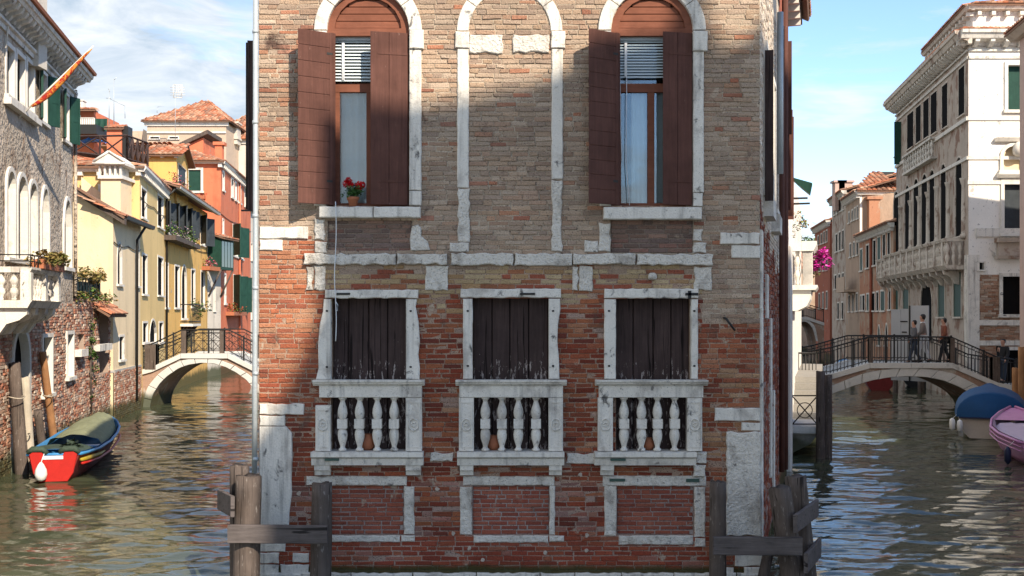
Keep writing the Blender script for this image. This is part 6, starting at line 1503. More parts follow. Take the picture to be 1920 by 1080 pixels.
def person(base, hgt, face, stride, label, top, legs, sleeves=True, arm=(.18, -.12), group='people on the bridge'):
    """walking figure; face = direction the figure walks in (unit x,y)"""
    k = hgt/1.75; fx_, fy_ = face; sx, sy = -fy_, fx_
    P = lambda f, s, z: Vector((fx_*f*k+sx*s*k, fy_*f*k+sy*s*k, z*k))
    root = thing('person', base, label, 'person', group)
    J = dict(pel=P(0, 0, .95), wai=P(.01, 0, 1.08), che=P(.02, 0, 1.30), nec=P(.02, 0, 1.47), hd0=P(.035, 0, 1.56), hd1=P(.04, 0, 1.66), hd2=P(.03, 0, 1.72),
             sl=P(.01, .19, 1.41), sr=P(.01, -.19, 1.41), el=P(arm[0]*.4, .24, 1.14), er=P(arm[1]*.4, -.24, 1.14), wl=P(arm[0]+.08, .23, .92), wr=P(arm[1]+.08, -.23, .92), hl=P(arm[0]+.12, .22, .83), hr=P(arm[1]+.12, -.22, .83),
             pl=P(0, .10, .90), pr=P(0, -.10, .90), kl=P(stride*.62, .10, .50), kr=P(-stride*.3, -.10, .50), al=P(stride, .10, .09), ar=P(-stride, -.10, .13), tl=P(stride+.15, .11, .03), tr=P(-stride+.12, -.11, .04))
    names = list(J); idx = {n: i for i, n in enumerate(names)}
    E = [('pel', 'wai'), ('wai', 'che'), ('che', 'nec'), ('nec', 'hd0'), ('hd0', 'hd1'), ('hd1', 'hd2'), ('che', 'sl'), ('che', 'sr'), ('sl', 'el'), ('sr', 'er'), ('el', 'wl'), ('er', 'wr'), ('wl', 'hl'), ('wr', 'hr'), ('pel', 'pl'), ('pel', 'pr'), ('pl', 'kl'), ('pr', 'kr'), ('kl', 'al'), ('kr', 'ar'), ('al', 'tl'), ('ar', 'tr')]
    rad = dict(pel=.13, wai=.12, che=.14, nec=.055, hd0=.075, hd1=.098, hd2=.085, sl=.06, sr=.06, el=.042, er=.042, wl=.03, wr=.03, hl=.036, hr=.036, pl=.085, pr=.085, kl=.058, kr=.058, al=.042, ar=.042, tl=.036, tr=.036)
    skin_obj('body', [J[n] for n in names], [(idx[a], idx[b]) for a, b in E], [rad[n]*k for n in names], MAT['skin'], root, base)
    tn = ['pel', 'wai', 'che', 'nec', 'sl', 'sr', 'el', 'er', 'wl', 'wr']; J2 = {n: J[n].copy() for n in tn}; J2['nec'] = J['nec']-Vector((0, 0, .04*k)); ti = {n: i for i, n in enumerate(tn)}
    skin_obj('top', [J2[n] for n in tn], [(ti[a], ti[b]) for a, b in E if a in ti and b in ti], [(rad[n]+.022)*k for n in tn], MAT[top], root, base)
    ln = ['pel', 'pl', 'pr', 'kl', 'kr', 'al', 'ar']; li = {n: i for i, n in enumerate(ln)}
    skin_obj('trousers', [J[n] for n in ln], [(li[a], li[b]) for a, b in E if a in li and b in li], [(rad[n]+.018)*k for n in ln], MAT[legs], root, base)
    c = Vector(base)+J['hd1']+Vector((0, 0, .035*k))-Vector((fx_*.034, fy_*.034, 0)); m = MB(); m.lathe((c.x, c.y, c.z-.035*k), [(.05*k, -.10*k), (.088*k, -.05*k), (.099*k, .01*k), (.094*k, .06*k), (.065*k, .098*k), (.01, .112*k)], 12); obj('hair', m, MAT['hair'], root)
    for (a, b) in (('al', 'tl'), ('ar', 'tr')):
        m = MB(); m.tube([Vector(base)+J[a]-Vector((fx_*.05, fy_*.05, .03)), Vector(base)+J[b]], [.05*k, .045*k], 8); obj('shoe', m, MAT['black_cloth'], root)
    if top == 'taupe':
        m = MB(); nn = Vector(base)+J['nec']; m.lathe((nn.x, nn.y, nn.z-.045), [(.10, 0), (.085, .05), (.07, .06)], 12); obj('collar', m, MAT['cloth'], root)
    return root
def bridge_pt(px, Yd, py): return ((px-CX)/FPX*Yd, Yd, PZ(py, Yd))
zdk = PZ(682, 41.0)-.02
person(bridge_pt(1731, 42.2, 0)[:2]+(zdk,), 1.82, (-.95, .3), .24, 'person in a taupe sweater with white collar and white trousers on the bridge', 'taupe', 'white_trousers')
person(bridge_pt(1715, 41.8, 0)[:2]+(zdk,), 1.60, (-1, 0.05), .26, 'shorter person in a grey top walking beside the taupe sweater', 'grey_top', 'jeans', arm=(.22, -.1))
person(bridge_pt(1771, 42.3, 0)[:2]+(zdk,), 1.68, (-1, .1), .22, 'person in a rust jacket and dark trousers on the bridge', 'rust', 'black_cloth', arm=(.15, -.05))
person((18.95, 43.2, PZ(722, 42)), 1.70, (-.8, -.6), .12, 'person in dark clothes at the right foot of the bridge', 'black_cloth', 'jeans')
# ------------------------------------------------------------------ right canal
MAT['white_plaster'] = plaster('white_plaster', (.80, .75, .68), patches=(((.66, .55, .45), .7, .58, .76), ((.44, .40, .36), 1.6, .62, .72)), streak=(1.5, .4, (.50, .44, .38)), pits=(9, .63, .5))
MAT['shaded_trim'] = surf('shaded_trim', (.60, .525, .44), var=.2, scale=2, bump=.5, bscale=22, fine=.18, patches=(((.30, .22, .17), 2.2, .52, .66),), streak=(3, .5, (.22, .18, .16)))  # stained trim, darker than the front stone: canal-side shade put into the colour
MAT['pink_stone'] = surf('pink_rendered_wall', (.50, .35, .29), var=.2, scale=1.5, bump=.4, bscale=20, fine=.15, streak=(2.0, .4, (.25, .2, .18)))
MAT['orange_plaster'] = plaster('orange_plaster', (.42, .20, .115), patches=(((.42, .30, .21), .9, .47, .58), ((.30, .13, .08), 1.8, .58, .66)))
MAT['red_plaster'] = plaster('red_brown_plaster', (.34, .105, .06)); MAT['tan_plaster'] = plaster('tan_plaster', (.44, .31, .22))
MAT['old_brick'] = surf('old_brick_wall', None, var=.25, scale=1.2, bump=.6, bscale=16, fine=.3, algae=True)
# ---- red-brown house next to the brick house on the right canal's left bank
RD0, RD1 = B1, (B1[0]+SR*5.2, B1[1]+5.2); FRD = Fr(RD0, RD1)
rh = thing('red_house', (*RD0, 0), 'narrow red brown house with open shutters next to the brick house', 'house')
zrd = 10.6; house_shell(rh, FRD, .02, FRD.L, zrd, [], 'red_plaster', 5)
for (u, z0, z1) in ((.9, 5.6, 7.9), (3.2, 5.6, 7.9)):
    m = MB(); m.box(FRD, u, u+.05, .02, .16, z0, z1); m.box(FRD, u+.9, u+.95, .02, .16, z0, z1); obj('open_shutter', m, MAT['brown_wood'], rh)
for (uu, n0, n1, py0, py1) in ((.4, .02, .22, 252, 78),):
    Yq = FRD.Y(uu); m = MB(); m.box(FRD, uu, uu+.05, n0, n1, PZ(py0, Yq), PZ(py1, Yq)); obj('open_shutter', m, MAT['brown_wood'], rh)
m = MB(); m.box(FRD, .05, FRD.L, 0, .32, PZ(-60, 22), PZ(-70, 22)); k_ = 0
obj('eave_board', m, MAT['old_wood'], rh)
for i in range(8):
    m = MB(); u = .2+i*.62; m.box(FRD, u, u+.1, 0, .30, PZ(-40+0*i, 22)-.0, PZ(-58, 22)); obj('rafter', m, MAT['white'], rh)
tile_roof(rh, FRD.p(0, .5, PZ(-70, 22)+.05), FRD.p(FRD.L, .5, PZ(-70, 22)+.05), FRD.p(0, -3, zrd+1.6), FRD.p(FRD.L, -3, zrd+1.6))
m = MB(); m.tube([FRD.p(.25, .1, 9.6), FRD.p(.25, .1, .5)], .06, 8); obj('drainpipe', m, MAT['brown_wood'], rh)
m = MB(); m.cbox(FRD, FRD.L-1.2, FRD.L-.05, -.02, .10, -.3, PZ(465, 26), .02); obj('stone_pilaster', m, MAT['white'], rh)
m = MB(); m.box(FRD, FRD.L-.6, FRD.L-.5, .05, .5, PZ(385, 26), PZ(382, 26)); m.box(FRD, FRD.L-.6, FRD.L-.5, .05, .45, PZ(375, 26), PZ(372, 26)); obj('iron_bracket', m, MAT['iron'], rh)
aw = thing('green_awning', FRD.p(FRD.L-.5, .3, PZ(350, 26)), 'small folded green awning on the edge of the red brown house', 'awning'); m = MB(); m.add([FRD.p(FRD.L-.5, .05, PZ(332, 26)), FRD.p(FRD.L-.5, .55, PZ(345, 26)), FRD.p(FRD.L-.5, .5, PZ(366, 26)), FRD.p(FRD.L-.5, .3, PZ(352, 26)), FRD.p(FRD.L-.1, .05, PZ(332, 26)), FRD.p(FRD.L-.1, .55, PZ(345, 26)), FRD.p(FRD.L-.1, .5, PZ(366, 26)), FRD.p(FRD.L-.1, .3, PZ(352, 26))], [(0,1,5,4),(1,2,6,5),(0,1,2,3),(4,5,6,7),(2,3,7,6),(0,3,7,4)]); obj('fabric', m, MAT['green_wood'], aw)
pl3 = thing('hanging_plant', FRD.p(FRD.L, .3, PZ(410, 26)), 'small yellow green plant hanging from the red brown house', 'plant'); m = MB(); foliage(m, FRD.p(FRD.L-.1, .3, PZ(406, 26)), (.2, .2, .22), 150, .035, [(.3, .3, .05), (.1, .16, .04), (.4, .2, .05)]); foliage(m, FRD.p(FRD.L-.1, .15, PZ(430, 26)), (.1, .1, .25), 60, .03, GREENS); obj('foliage', m, MAT['leaf'], pl3)
# ---- white house with the stone balcony
W0 = RD1; FW = Fr(W0, (W0[0]+SR*14.2, W0[1]+14.2)); wh = thing('balcony_house', (*W0, 0), 'white house with a carved stone balcony on the right canal', 'house')
house_shell(wh, FW, .02, FW.L, 7.2, [], 'white_plaster', 5, name='wall')
zb1, zb0, zb_ = PZ(455, 29.2), PZ(545, 29.2), PZ(583, 29.2); ub0, ub1 = 2.4, 5.4; out = .55
m = MB(); m.prof(FW, ub0, ub1, [(-.02, zb_), (.15, zb_), (.38, zb_+.12), (out-.08, zb_+.3), (out-.05, zb0), (-.02, zb0)]); bk = obj('balcony', m, MAT['white'], wh)
m = MB(); m.prof(FW, ub0-.1, ub1, [(-.02, zb0+.005), (out+.05, zb0+.005), (out+.1, zb0+.08), (out+.1, zb0+.13), (-.02, zb0+.13)]); obj('slab', m, MAT['white'], bk)
m = MB(); m.prof(FW, ub0-.05, ub1, [(out-.3, zb1-.25), (out+.0, zb1-.25), (out+.08, zb1-.08), (out+.08, zb1), (out-.3, zb1)]); m.box(FW, ub0-.05, ub0+.22, -.02, out-.29, zb1-.25, zb1); obj('handrail', m, MAT['white'], bk)
m = MB(); m.cbox(FW, ub0, ub0+.24, out-.27, out-.02, zb0+.13, zb1-.25, .01); m.box(FW, ub0, ub0+.2, out-.27, out-.02, zb0+.13, zb1-.25); obj('pilaster', m, MAT['white'], bk)
small_baluster(FW, ub0+.12, .15, zb0+.13, zb1-.25, bk, .09)
for i in range(8): small_baluster(FW, ub0+.45+i*.33, out-.15, zb0+.13, zb1-.25, bk, .10)
mg = thing('magenta_flowers', FW.p(ub0+.8, out+.3, zb1-.5), 'magenta petunias spilling from a basket on the white balcony', 'flowers')
rg = random.Random(12); c = at(1530, 487, 30.2); m = MB(); foliage(m, c, (.30, .26, .34), 520, .055, [(.50, .015, .24), (.58, .03, .30), (.38, .01, .20), (.62, .10, .38)], rg); obj('flowers', m, MAT['leaf'], mg); m = MB(); foliage(m, (c[0], c[1]+.05, c[2]), (.24, .22, .28), 160, .04, GREENS, rg); foliage(m, (c[0], c[1], c[2]-.4), (.14, .14, .2), 50, .035, [(.1, .1, .03)], rg); obj('foliage', m, MAT['leaf'], mg)
m = MB(); m.lathe((c[0], c[1], c[2]-.28), [(.05, 0), (.14, .12), (.16, .2)], 10); m.tube([(c[0]-.1, c[1], c[2]-.1), FW.p(ub0+.5, out, zb1-.1)], .012, 4); obj('basket', m, MAT['iron'], mg)
MAT['shaded_step'] = surf('shaded_step_stone', (.27, .25, .22), var=.2, scale=2, bump=.4, bscale=24, fine=.2)  # base colour darkened to stand in for shade on the steps
# ---- canal-side landing with steps and railings
ld = thing('landing', (*GP(1505, 28.5), 0), 'stone landing with white steps and an iron railing beside two mooring posts', 'landing')
Yl = 28.0; FLn = Fr(W0, (W0[0]+SR*14.4, W0[1]+14.4)); ul = (Yl-W0[1])/FLn.U.y; wl_ = .78; z0 = PZ(800, Yl)
FLd = Fr((FLn.p(ul, 0, 0)[0]-.05, Yl), (FLn.p(ul, wl_, 0)[0], Yl))
def skew(m, ua, ub, na, nb, za, zb):
    m.box(FLn, ua, ub, na, nb, za, zb)
m = MB(); skew(m, ul, FLn.L, -.02, wl_, z0-.16, z0); obj('platform', m, MAT['stone_wet'], ld)
m = MB(); m.prof(FLn, ul+.25, FLn.L, [(-.02, z0-.16), (wl_-.1, z0-.163), (wl_-.3, z0-.45), (-.02, z0-.72)]); obj('corbelled_support', m, MAT['stone_wet'], ld)
for i in range(6):
    m = MB(); skew(m, ul+2.2+i*.42, FLn.L-.01*i, .0, wl_-.04, z0+i*.17+.003, z0+(i+1)*.17); obj('step', m, MAT['shaded_step'], ld)
m = MB(); ya, yb = PZ(742, Yl), PZ(797, Yl); ua, ub = FLd.L*.12, FLd.L*.93
for (a, b) in (((0, ya), (ub, ya)), ((ua, ya-.0), (ua, yb)), ((ub, ya), (ub, yb)), ((ua, yb+.02), (ub, yb+.02)), ((ua, ya), (ub, yb)), ((ua, yb), (ub, ya)), ((0, PZ(752, Yl)), (ua, PZ(752, Yl)))): m.tube([FLd.p(a[0], -.05, a[1]), FLd.p(b[0], -.05, b[1])], .016, 5)
cu, cz = (ua+ub)/2, (ya+yb)/2; m.tube([FLd.p(cu+.19*math.cos(a), -.05, cz+.19*math.sin(a)) for a in [2*math.pi*i/20 for i in range(21)]], .012, 5, cap=False); obj('iron_gate_panel', m, MAT['iron'], ld)
Yr = 36.0; FLr = Fr(GP(1478, Yr), GP(1530, Yr)); m = MB(); za, zb2 = PZ(662, Yr), PZ(712, Yr); m.tube([FLr.p(0, 0, za), FLr.p(FLr.L, 0, za)], .03, 5); m.box(FLr, 0, FLr.L, -.1, .02, zb2-.08, zb2); rr_ = obj('upper_railing', m, MAT['iron'], ld)
m = MB()
for i in range(9): u = FLr.L*i/8; m.tube([FLr.p(u, 0, zb2), FLr.p(u, 0, za)], .014, 4); m.tube([FLr.p(u, 0, zb2), FLr.p(min(FLr.L, u+FLr.L/8), 0, zb2+.3)], .01, 4)
obj('railing_bars', m, MAT['iron'], rr_, kind='stuff')
mp = thing('mooring_posts', (*GP(1545, 27.8), 0), 'pair of tall mooring posts lashed together in front of the right bridge', 'mooring posts')
for i, (x0, y0_, r, Yd) in enumerate(((1538, 696, .115, 27.8), (1552, 703, .11, 28.0))):
    m = MB(); timber(m, at(x0, 900, Yd), at(x0, y0_, Yd), r, r*.95, 12, seed=60+i); obj('post', m, MAT['old_wood'], mp)
# ---- near wall at the right edge, with mooring poles
XK = lambda Y: (1912-CX)/FPX*40.6+.148*(Y-40.6)
FK = Fr((XK(40.6), 40.6), (XK(30.5), 30.5)); kh = thing('corner_house', (XK(40), 40, 0), 'shaded pinkish house along the right edge of the picture', 'house'); zk = 13.4
house_shell(kh, FK, 0, FK.L, zk, [hole(2.5+3.2*i, 3.5+3.2*i, 2.4+3.6*j, 4.4+3.6*j) for i in range(2) for j in range(3)], 'pink_stone', 11)
for i in range(2):
    for j in range(3): window(kh, FK, hole(2.5+3.2*i, 3.5+3.2*i, 2.4+3.6*j, 4.4+3.6*j), .12, .2, 'white', 'green_wood', .02)
m = MB(); m.prof(FK, -.3, FK.L, [(-.02, zk), (.2, zk), (.4, zk+.18), (.4, zk+.3), (-.02, zk+.3)]); obj('cornice', m, MAT['palazzo_stone'], kh); tile_roof(kh, FK.p(-.4, .45, zk+.3), FK.p(FK.L, .45, zk+.3), FK.p(3, -4.5, zk+1.2), FK.p(FK.L, -4.5, zk+1.2), tw=.25)
for i, (x0, y0_, r, Yd, lb) in enumerate(((1903, 690, .10, 37.0, 'slim wooden pole by the foot of the right bridge'), (1915, 650, .11, 34.5, 'thicker wooden pole at the right edge behind the pink boat'))):
    m = MB(); timber(m, at(x0, 830, Yd), at(x0, y0_, Yd), r, r*.9, 10, seed=70+i); obj('mooring_pole', m, MAT['orange_wood'], None, None, lb, 'pole')
FK2 = Fr((XK(30.4), 30.4), (XK(20.0), 20.0)); k2 = thing('shade_block', (XK(25), 25, 0), 'unseen low pinkish block with a tiled roof, added to shade the boats', 'house'); house_shell(k2, FK2, 0, FK2.L, 6.4, [], 'pink_stone', 11); tile_roof(k2, FK2.p(0, .4, 6.45), FK2.p(FK2.L, .4, 6.45), FK2.p(0, -5, 8.0), FK2.p(FK2.L, -5, 8.0), tw=.3)  # unseen block added so the moored boats lie in shade
# ---- white palazzo beyond the bridge
Cg = GP(1816, 46.0); far = (Cg[0]+.148*15.2, 61.2); FGc = Fr(far, Cg); FGf = Fr(Cg, (Cg[0]+9, 46.0))
gp = thing('white_palazzo', (*Cg, 0), 'large white palazzo with arched windows and carved balcony behind the right bridge', 'palazzo'); zg_ = PZ(82, 46)
def gr(x0, x1, y0, y1, arch=None): return hole(*FGc.rect(x0-1.2, x1+1.6, y0, y1), arch)
top_h = [gr(1798, 1808, 124, 219), gr(1767, 1776, 156, 242), gr(1746, 1756, 172, 253), gr(1732, 1741, 185, 261), gr(1718, 1726, 197, 270), gr(1702, 1712, 210, 280), gr(1679, 1688, 230, 292)]
mid_h = [gr(1793, 1804, 292, 446, 'round'), gr(1765, 1774, 305, 452, 'round'), gr(1744, 1752.5, 316, 458, 'round'), gr(1729, 1739, 324, 462, 'round'), gr(1714, 1722.5, 333, 466, 'round'), gr(1698, 1705.5, 345, 470, 'round'), gr(1677, 1685, 357, 476, 'round')]
low_h = [gr(1789, 1803, 507, 597), gr(1760, 1772, 518, 597), gr(1728, 1748, 522, 640, 'round'), gr(1694.5, 1704, 531, 588), gr(1676, 1684.5, 533, 588)]
ff = lambda *a: hole(*FGf.rect(*a))
fh = [ff(1883, 1935, 116, 212), ff(1876, 1930, 333, 443), ff(1832, 1847, 490, 508), ff(1873, 1930, 512, 595), ff(1873, 1930, 650, 800)]; fh_arch = hole(*FGf.rect(1874, 1926, 268, 325), 'round')
m = MB(); sheet(m, FGc, 0, FGc.L, -.6, zg_, top_h+mid_h+low_h, .3); obj('canal_wall', m, MAT['palazzo_stone'], gp)
zbr = PZ(515, 46)
m = MB(); sheet(m, FGf, 0, FGf.L, zbr, zg_, [h for h in fh if h['z1'] > zbr]+[fh_arch], .3); e = (Cg[0]+9, 61.2); m.quad((e[0], 46, -.6), (e[0], e[1], -.6), (e[0], e[1], zg_), (e[0], 46, zg_)); m.quad((far[0], far[1], -.6), (e[0], e[1], -.6), (e[0], e[1], zg_), (far[0], far[1], zg_)); m.add([(far[0], far[1], zg_), FGf.p(.02, -.02, zg_), (e[0], 46.02, zg_), (e[0], e[1], zg_)], [(0, 1, 2, 3)]); obj('front_wall', m, MAT['white_plaster'], gp)
m = MB(); sheet(m, FGf, 0, FGf.L, -.6, zbr, [h for h in fh if h['z0'] < zbr], .3, 0, lambda u, z: mul((.36, .24, .17), R.uniform(.9, 1.05)), step=.4); lw = obj('brick_base', m, MAT['old_brick'], gp)
brick_set(lw, lay_bricks(FGf, .35, 4.2, 1.2, zbr, fh, lambda u, z: mul(R.choice([(.34, .2, .13), (.38, .26, .18), (.30, .15, .09), (.42, .32, .24)]), R.uniform(.75, 1.15)), course=.085, blen=.3, gap=.016, n0=-.01, n1=.02, proudj=.012), MAT['old_brick'], 0)
for h in top_h: window(gp, FGc, h, .06, .05, 'shaded_trim', 'dark', .02)
for h in mid_h: window(gp, FGc, h, .07, .05, 'shaded_trim', 'dark', .04)
for h in low_h: window(gp, FGc, h, .08, .05, 'shaded_trim', 'green_wood' if h is not low_h[2] else 'dark', .05)
for k_, h in enumerate(fh): window(gp, FGf, h, .14 if k_ != 2 else .05, .25, 'white' if k_ < 3 else 'stone', ('green_wood', 'grey_wood', 'dark', 'dark', 'dark')[k_], .06)
window(gp, FGf, fh_arch, .14, .2, 'white', 'cream_plaster', .08)
for F, u0, u1 in ((FGc, -.3, FGc.L+.5), (FGf, -.5, FGf.L)):
    m = MB(); m.prof(F, u0, u1, [(-.02, zg_-.1), (.12, zg_-.1), (.16, zg_+.02), (.5, zg_+.12), (.58, zg_+.3), (.64, zg_+.32), (.66, zg_+.45), (-.02, zg_+.45)]); cg = obj('cornice', m, MAT['shaded_trim' if F is FGc else 'stone'], gp)
    u = .2
    while u < F.L-.1:
        m = MB(); m.prof(F, u-.09, u+.09, [(-.01, zg_-.18), (.2, zg_-.16), (.45, zg_+.0), (.46, zg_+.115), (-.01, zg_+.1)]); obj('modillion', m, MAT['white'], cg); u += .52 if F is FGc else .62
    m = MB(); m.box(F, 0, F.L, -.02, .06, zg_-.62, zg_-.5); m.box(F, 0, F.L, -.02, .08, zg_-.32, zg_-.24); obj('frieze_band', m, MAT['stone'], gp)
for py, h_, pr__ in ((222, .16, .10), (296, .14, .08), (342, .16, .12)):
    zz = PZ(py, 46); m = MB(); m.box(FGf, -.04, FGf.L, -.02, .05, zz-h_/2, zz+h_/2); m.box(FGc, 0, FGc.L+.04, -.02, pr__, zz-h_/2, zz+h_/2) if py != 342 else None; obj('string_course', m, MAT['white'], gp)
for py, h_ in ((436, .35), (605, .22), (643, .2)):
    zz = PZ(py, 46); m = MB(); m.box(FGf, .3, FGf.L, -.02, .07, zz-h_/2, zz+h_/2); obj('stone_band', m, MAT['stone'], gp)
m = MB(); m.box(FGf, -.06, .42, -.3, .08, -.4, PZ(478, 46)); obj('corner_pilaster', m, MAT['stone'], gp)
m = MB(); m.prof(FGf, FGf.u(1868), FGf.u(1930), [(-.02, PZ(334, 46)), (.15, PZ(334, 46)), (.25, PZ(328, 46)), (.25, PZ(325, 46)), (-.02, PZ(325, 46))]); obj('window_ledge', m, MAT['white'], gp); m = MB(); m.prof(FGf, FGf.u(1864), FGf.u(1930), [(-.02, PZ(268, 46)), (.15, PZ(266, 46)), (.25, PZ(259, 46)), (-.02, PZ(259, 46))]); obj('window_hood', m, MAT['white'], gp)
m = MB(); m.prof(FGf, FGf.u(1864), FGf.u(1930), [(-.02, PZ(486, 46)), (.3, PZ(486, 46)), (.35, PZ(480, 46)), (-.02, PZ(480, 46))]); m.prof(FGf, FGf.u(1864), FGf.u(1930), [(-.02, PZ(455, 46)), (.4, PZ(455, 46)), (.45, PZ(447, 46)), (-.02, PZ(447, 46))]); m.box(FGf, FGf.u(1868), FGf.u(1930), .02, .22, PZ(480, 46), PZ(455, 46)); obj('bay_balcony', m, MAT['palazzo_stone'], gp)
m = MB(); c = FGf.p(FGf.u(1907), .18, PZ(290, 46)); m.lathe(c, [(.1, -.1), (.24, .0), (.26, .2), (.2, .4), (.08, .5)], 10); obj('carved_keystone', m, MAT['white'], gp)
# carved balcony along the piano nobile
def stone_balcony(F, x0, x1, ytop, ybot, out, par, y_b):
    u0, u1 = F.u(x0), F.u(x1); zt = F.z(x1, ytop); zb_ = F.z(x1, ybot)
    m = MB(); m.prof(F, u0, u1, [(-.02, zb_-.18), (out-.1, zb_-.18), (out, zb_-.05), (out+.04, zb_), (-.02, zb_)]); b_ = obj('balcony', m, MAT['shaded_trim'], par)
    m = MB(); m.prof(F, u0, u1, [(out-.2, zt-.14), (out, zt-.14), (out+.05, zt-.03), (out+.05, zt), (out-.2, zt)]); m.box(F, u1-.2, u1, 0, out-.2, zt-.14, zt); obj('handrail', m, MAT['shaded_trim'], b_)
    k = int((u1-u0)/.3)
    for i in range(k+1):
        u = u0+.12+(u1-u0-.24)*i/k
        if i % 5 == 0: m = MB(); m.cbox(F, u-.12, u+.12, out-.2, out, zb_, zt-.14, .01); obj('pilaster', m, MAT['shaded_trim'], b_)
        else: small_baluster(F, u, out-.1, zb_, zt-.14, b_, .10, 'shaded_trim')
    for n in (.15, .4): 
        if n < out-.25: small_baluster(F, u1-.1, n, zb_, zt-.14, b_, .1, 'shaded_trim')
    for i in range(int((u1-u0)/1.3)+1):
        u = u0+.2+i*1.3
        if u < u1-.1: m = MB(); m.prof(F, u-.14, u+.14, [(-.02, zb_-.8), (.15, zb_-.75), (.3, zb_-.5), (out-.15, zb_-.35), (out-.1, zb_-.183), (-.02, zb_-.183)]); obj('bracket', m, MAT['shaded_trim'], b_)
stone_balcony(FGc, 1684, 1808, 446, 497, .75, gp, 0); stone_balcony(FGc, 1663, 1679, 484, 520, .6, gp, 0)
u0, u1 = FGc.u(1702), FGc.u(1757); z0_ = FGc.z(1757, 292); z1_ = FGc.z(1757, 256); m = MB(); m.box(FGc, u0, u1, -.02, .3, z0_-.12, z0_); m.box(FGc, u0, u1, -.02, .3, z1_-.1, z1_); tb_ = obj('upper_balcony', m, MAT['stone'], gp)
for i in range(12): small_baluster(FGc, u0+.15+(u1-u0-.3)*i/11, .2, z0_, z1_-.1, tb_, .09)
for (px, yt, yb) in ((1808.5, 300, 446), (1780, 308, 450), (1758.5, 316, 455), (1741.5, 326, 461), (1725, 334, 465), (1709, 342, 468), (1691, 352, 473)):
    uu = FGc.u(px); z0_, z1_ = FGc.z(px, yb), FGc.z(px, yt+34); m = MB(); cx_ = FGc.p(uu, .02, 0)
    m.lathe((cx_[0], cx_[1], z0_), [(.17, 0), (.17, .12), (.12, .2), (.115, (z1_-z0_)*.5), (.10, z1_-z0_-.3), (.12, z1_-z0_-.25), (.17, z1_-z0_-.08), (.19, z1_-z0_)], 10); obj('column', m, MAT['shaded_trim'], gp)
# attic storey and roofs
tile_roof(gp, FGf.p(-.5, .6, zg_+.47), FGf.p(FGf.L, .6, zg_+.47), FGf.p(2.0, -3.4, zg_+1.4), FGf.p(FGf.L, -3.4, zg_+1.4), tw=.25); tile_roof(gp, FGc.p(-.3, .6, zg_+.47), FGc.p(FGc.L+.5, .6, zg_+.47), FGc.p(-.3, -3.0, zg_+1.3), FGc.p(FGc.L-3.2, -3.0, zg_+1.3), tw=.25)
Ya = 49.8; FAt = Fr(GP(1824, Ya), GP(1990, Ya)); FAc = Fr((GP(1824, Ya)[0]+.148*8.5, Ya+8.5), GP(1824, Ya)); za_ = PZ(20, Ya)
m = MB(); sheet(m, FAt, 0, FAt.L, zg_, za_, ()); sheet(m, FAc, 0, FAc.L, zg_, za_, ()); m.add([FAt.p(0, 0, za_), FAt.p(FAt.L, 0, za_), FAt.p(FAt.L, -8, za_), FAc.p(0, 0, za_)], [(0, 1, 2, 3)]); obj('attic_wall', m, MAT['white_plaster'], gp)
for F in (FAt, FAc):
    m = MB(); m.prof(F, -.3, F.L+.3, [(-.02, za_-.05), (.3, za_), (.4, za_+.15), (.4, za_+.2), (-.02, za_+.2)]); obj('attic_cornice', m, MAT['stone'], gp); eave_blocks(gp, F, .2, F.L, za_-.25, .6, (.16, .28, .16)).__setitem__('kind', 'stuff')
tile_roof(gp, FAt.p(-.4, .45, za_+.22), FAt.p(FAt.L, .45, za_+.22), FAt.p(2.5, -3, za_+1.1), FAt.p(FAt.L, -3, za_+1.1), tw=.25); tile_roof(gp, FAc.p(0, .45, za_+.22), FAc.p(FAc.L+.4, .45, za_+.22), FAc.p(0, -3, za_+1.1), FAc.p(FAc.L-2.5, -3, za_+1.1), tw=.25)
# open green shutter at the far end of the top floor
m = MB(); ux = FGc.u(1690); m.box(FGc, ux-.05, ux, .02, .36, FGc.z(1690, 308), FGc.z(1690, 228)); obj('open_shutter', m, MAT['green_wood'], gp)
# hoarding behind the bridge
hd_ = thing('white_hoarding', (*GP(1705, 45), 0), 'grey white site hoarding of panels behind the people on the bridge', 'hoarding'); FH_ = Fr(GP(1672, 45.6), GP(1742, 44.4))
MAT['hoard'] = surf('hoarding_board', (.42, .40, .385), var=.08, scale=2, bump=.1, fine=.06)
for i, (a, b, t_) in enumerate(((1672, 1690, 580), (1690.5, 1706, 579), (1706.5, 1742, 573))):
    m = MB(); m.box(FH_, FH_.u(a), FH_.u(b), 0, .05, .8, PZ(t_, 45)); obj('panel', m, MAT['hoard'], hd_)
m = MB()
for (px, py, l) in ((1690, 604, .3), (1693, 624, .2), (1708, 585, .0)): m.box(FH_, FH_.u(px)-.01, FH_.u(px)+l, .05, .075, PZ(py, 45), PZ(py, 45)+.05)
m.box(FH_, FH_.u(1706), FH_.u(1706)+.05, .05, .09, .8, PZ(573, 45)); obj('latch_bars', m, MAT['iron'], hd_)
quay = MB(); quay.box(ID, XK(42)+.4, 40, 40.7, 46.1, -.6, PZ(724, 44)); obj('quay', quay, MAT['deck'], None, 'structure')
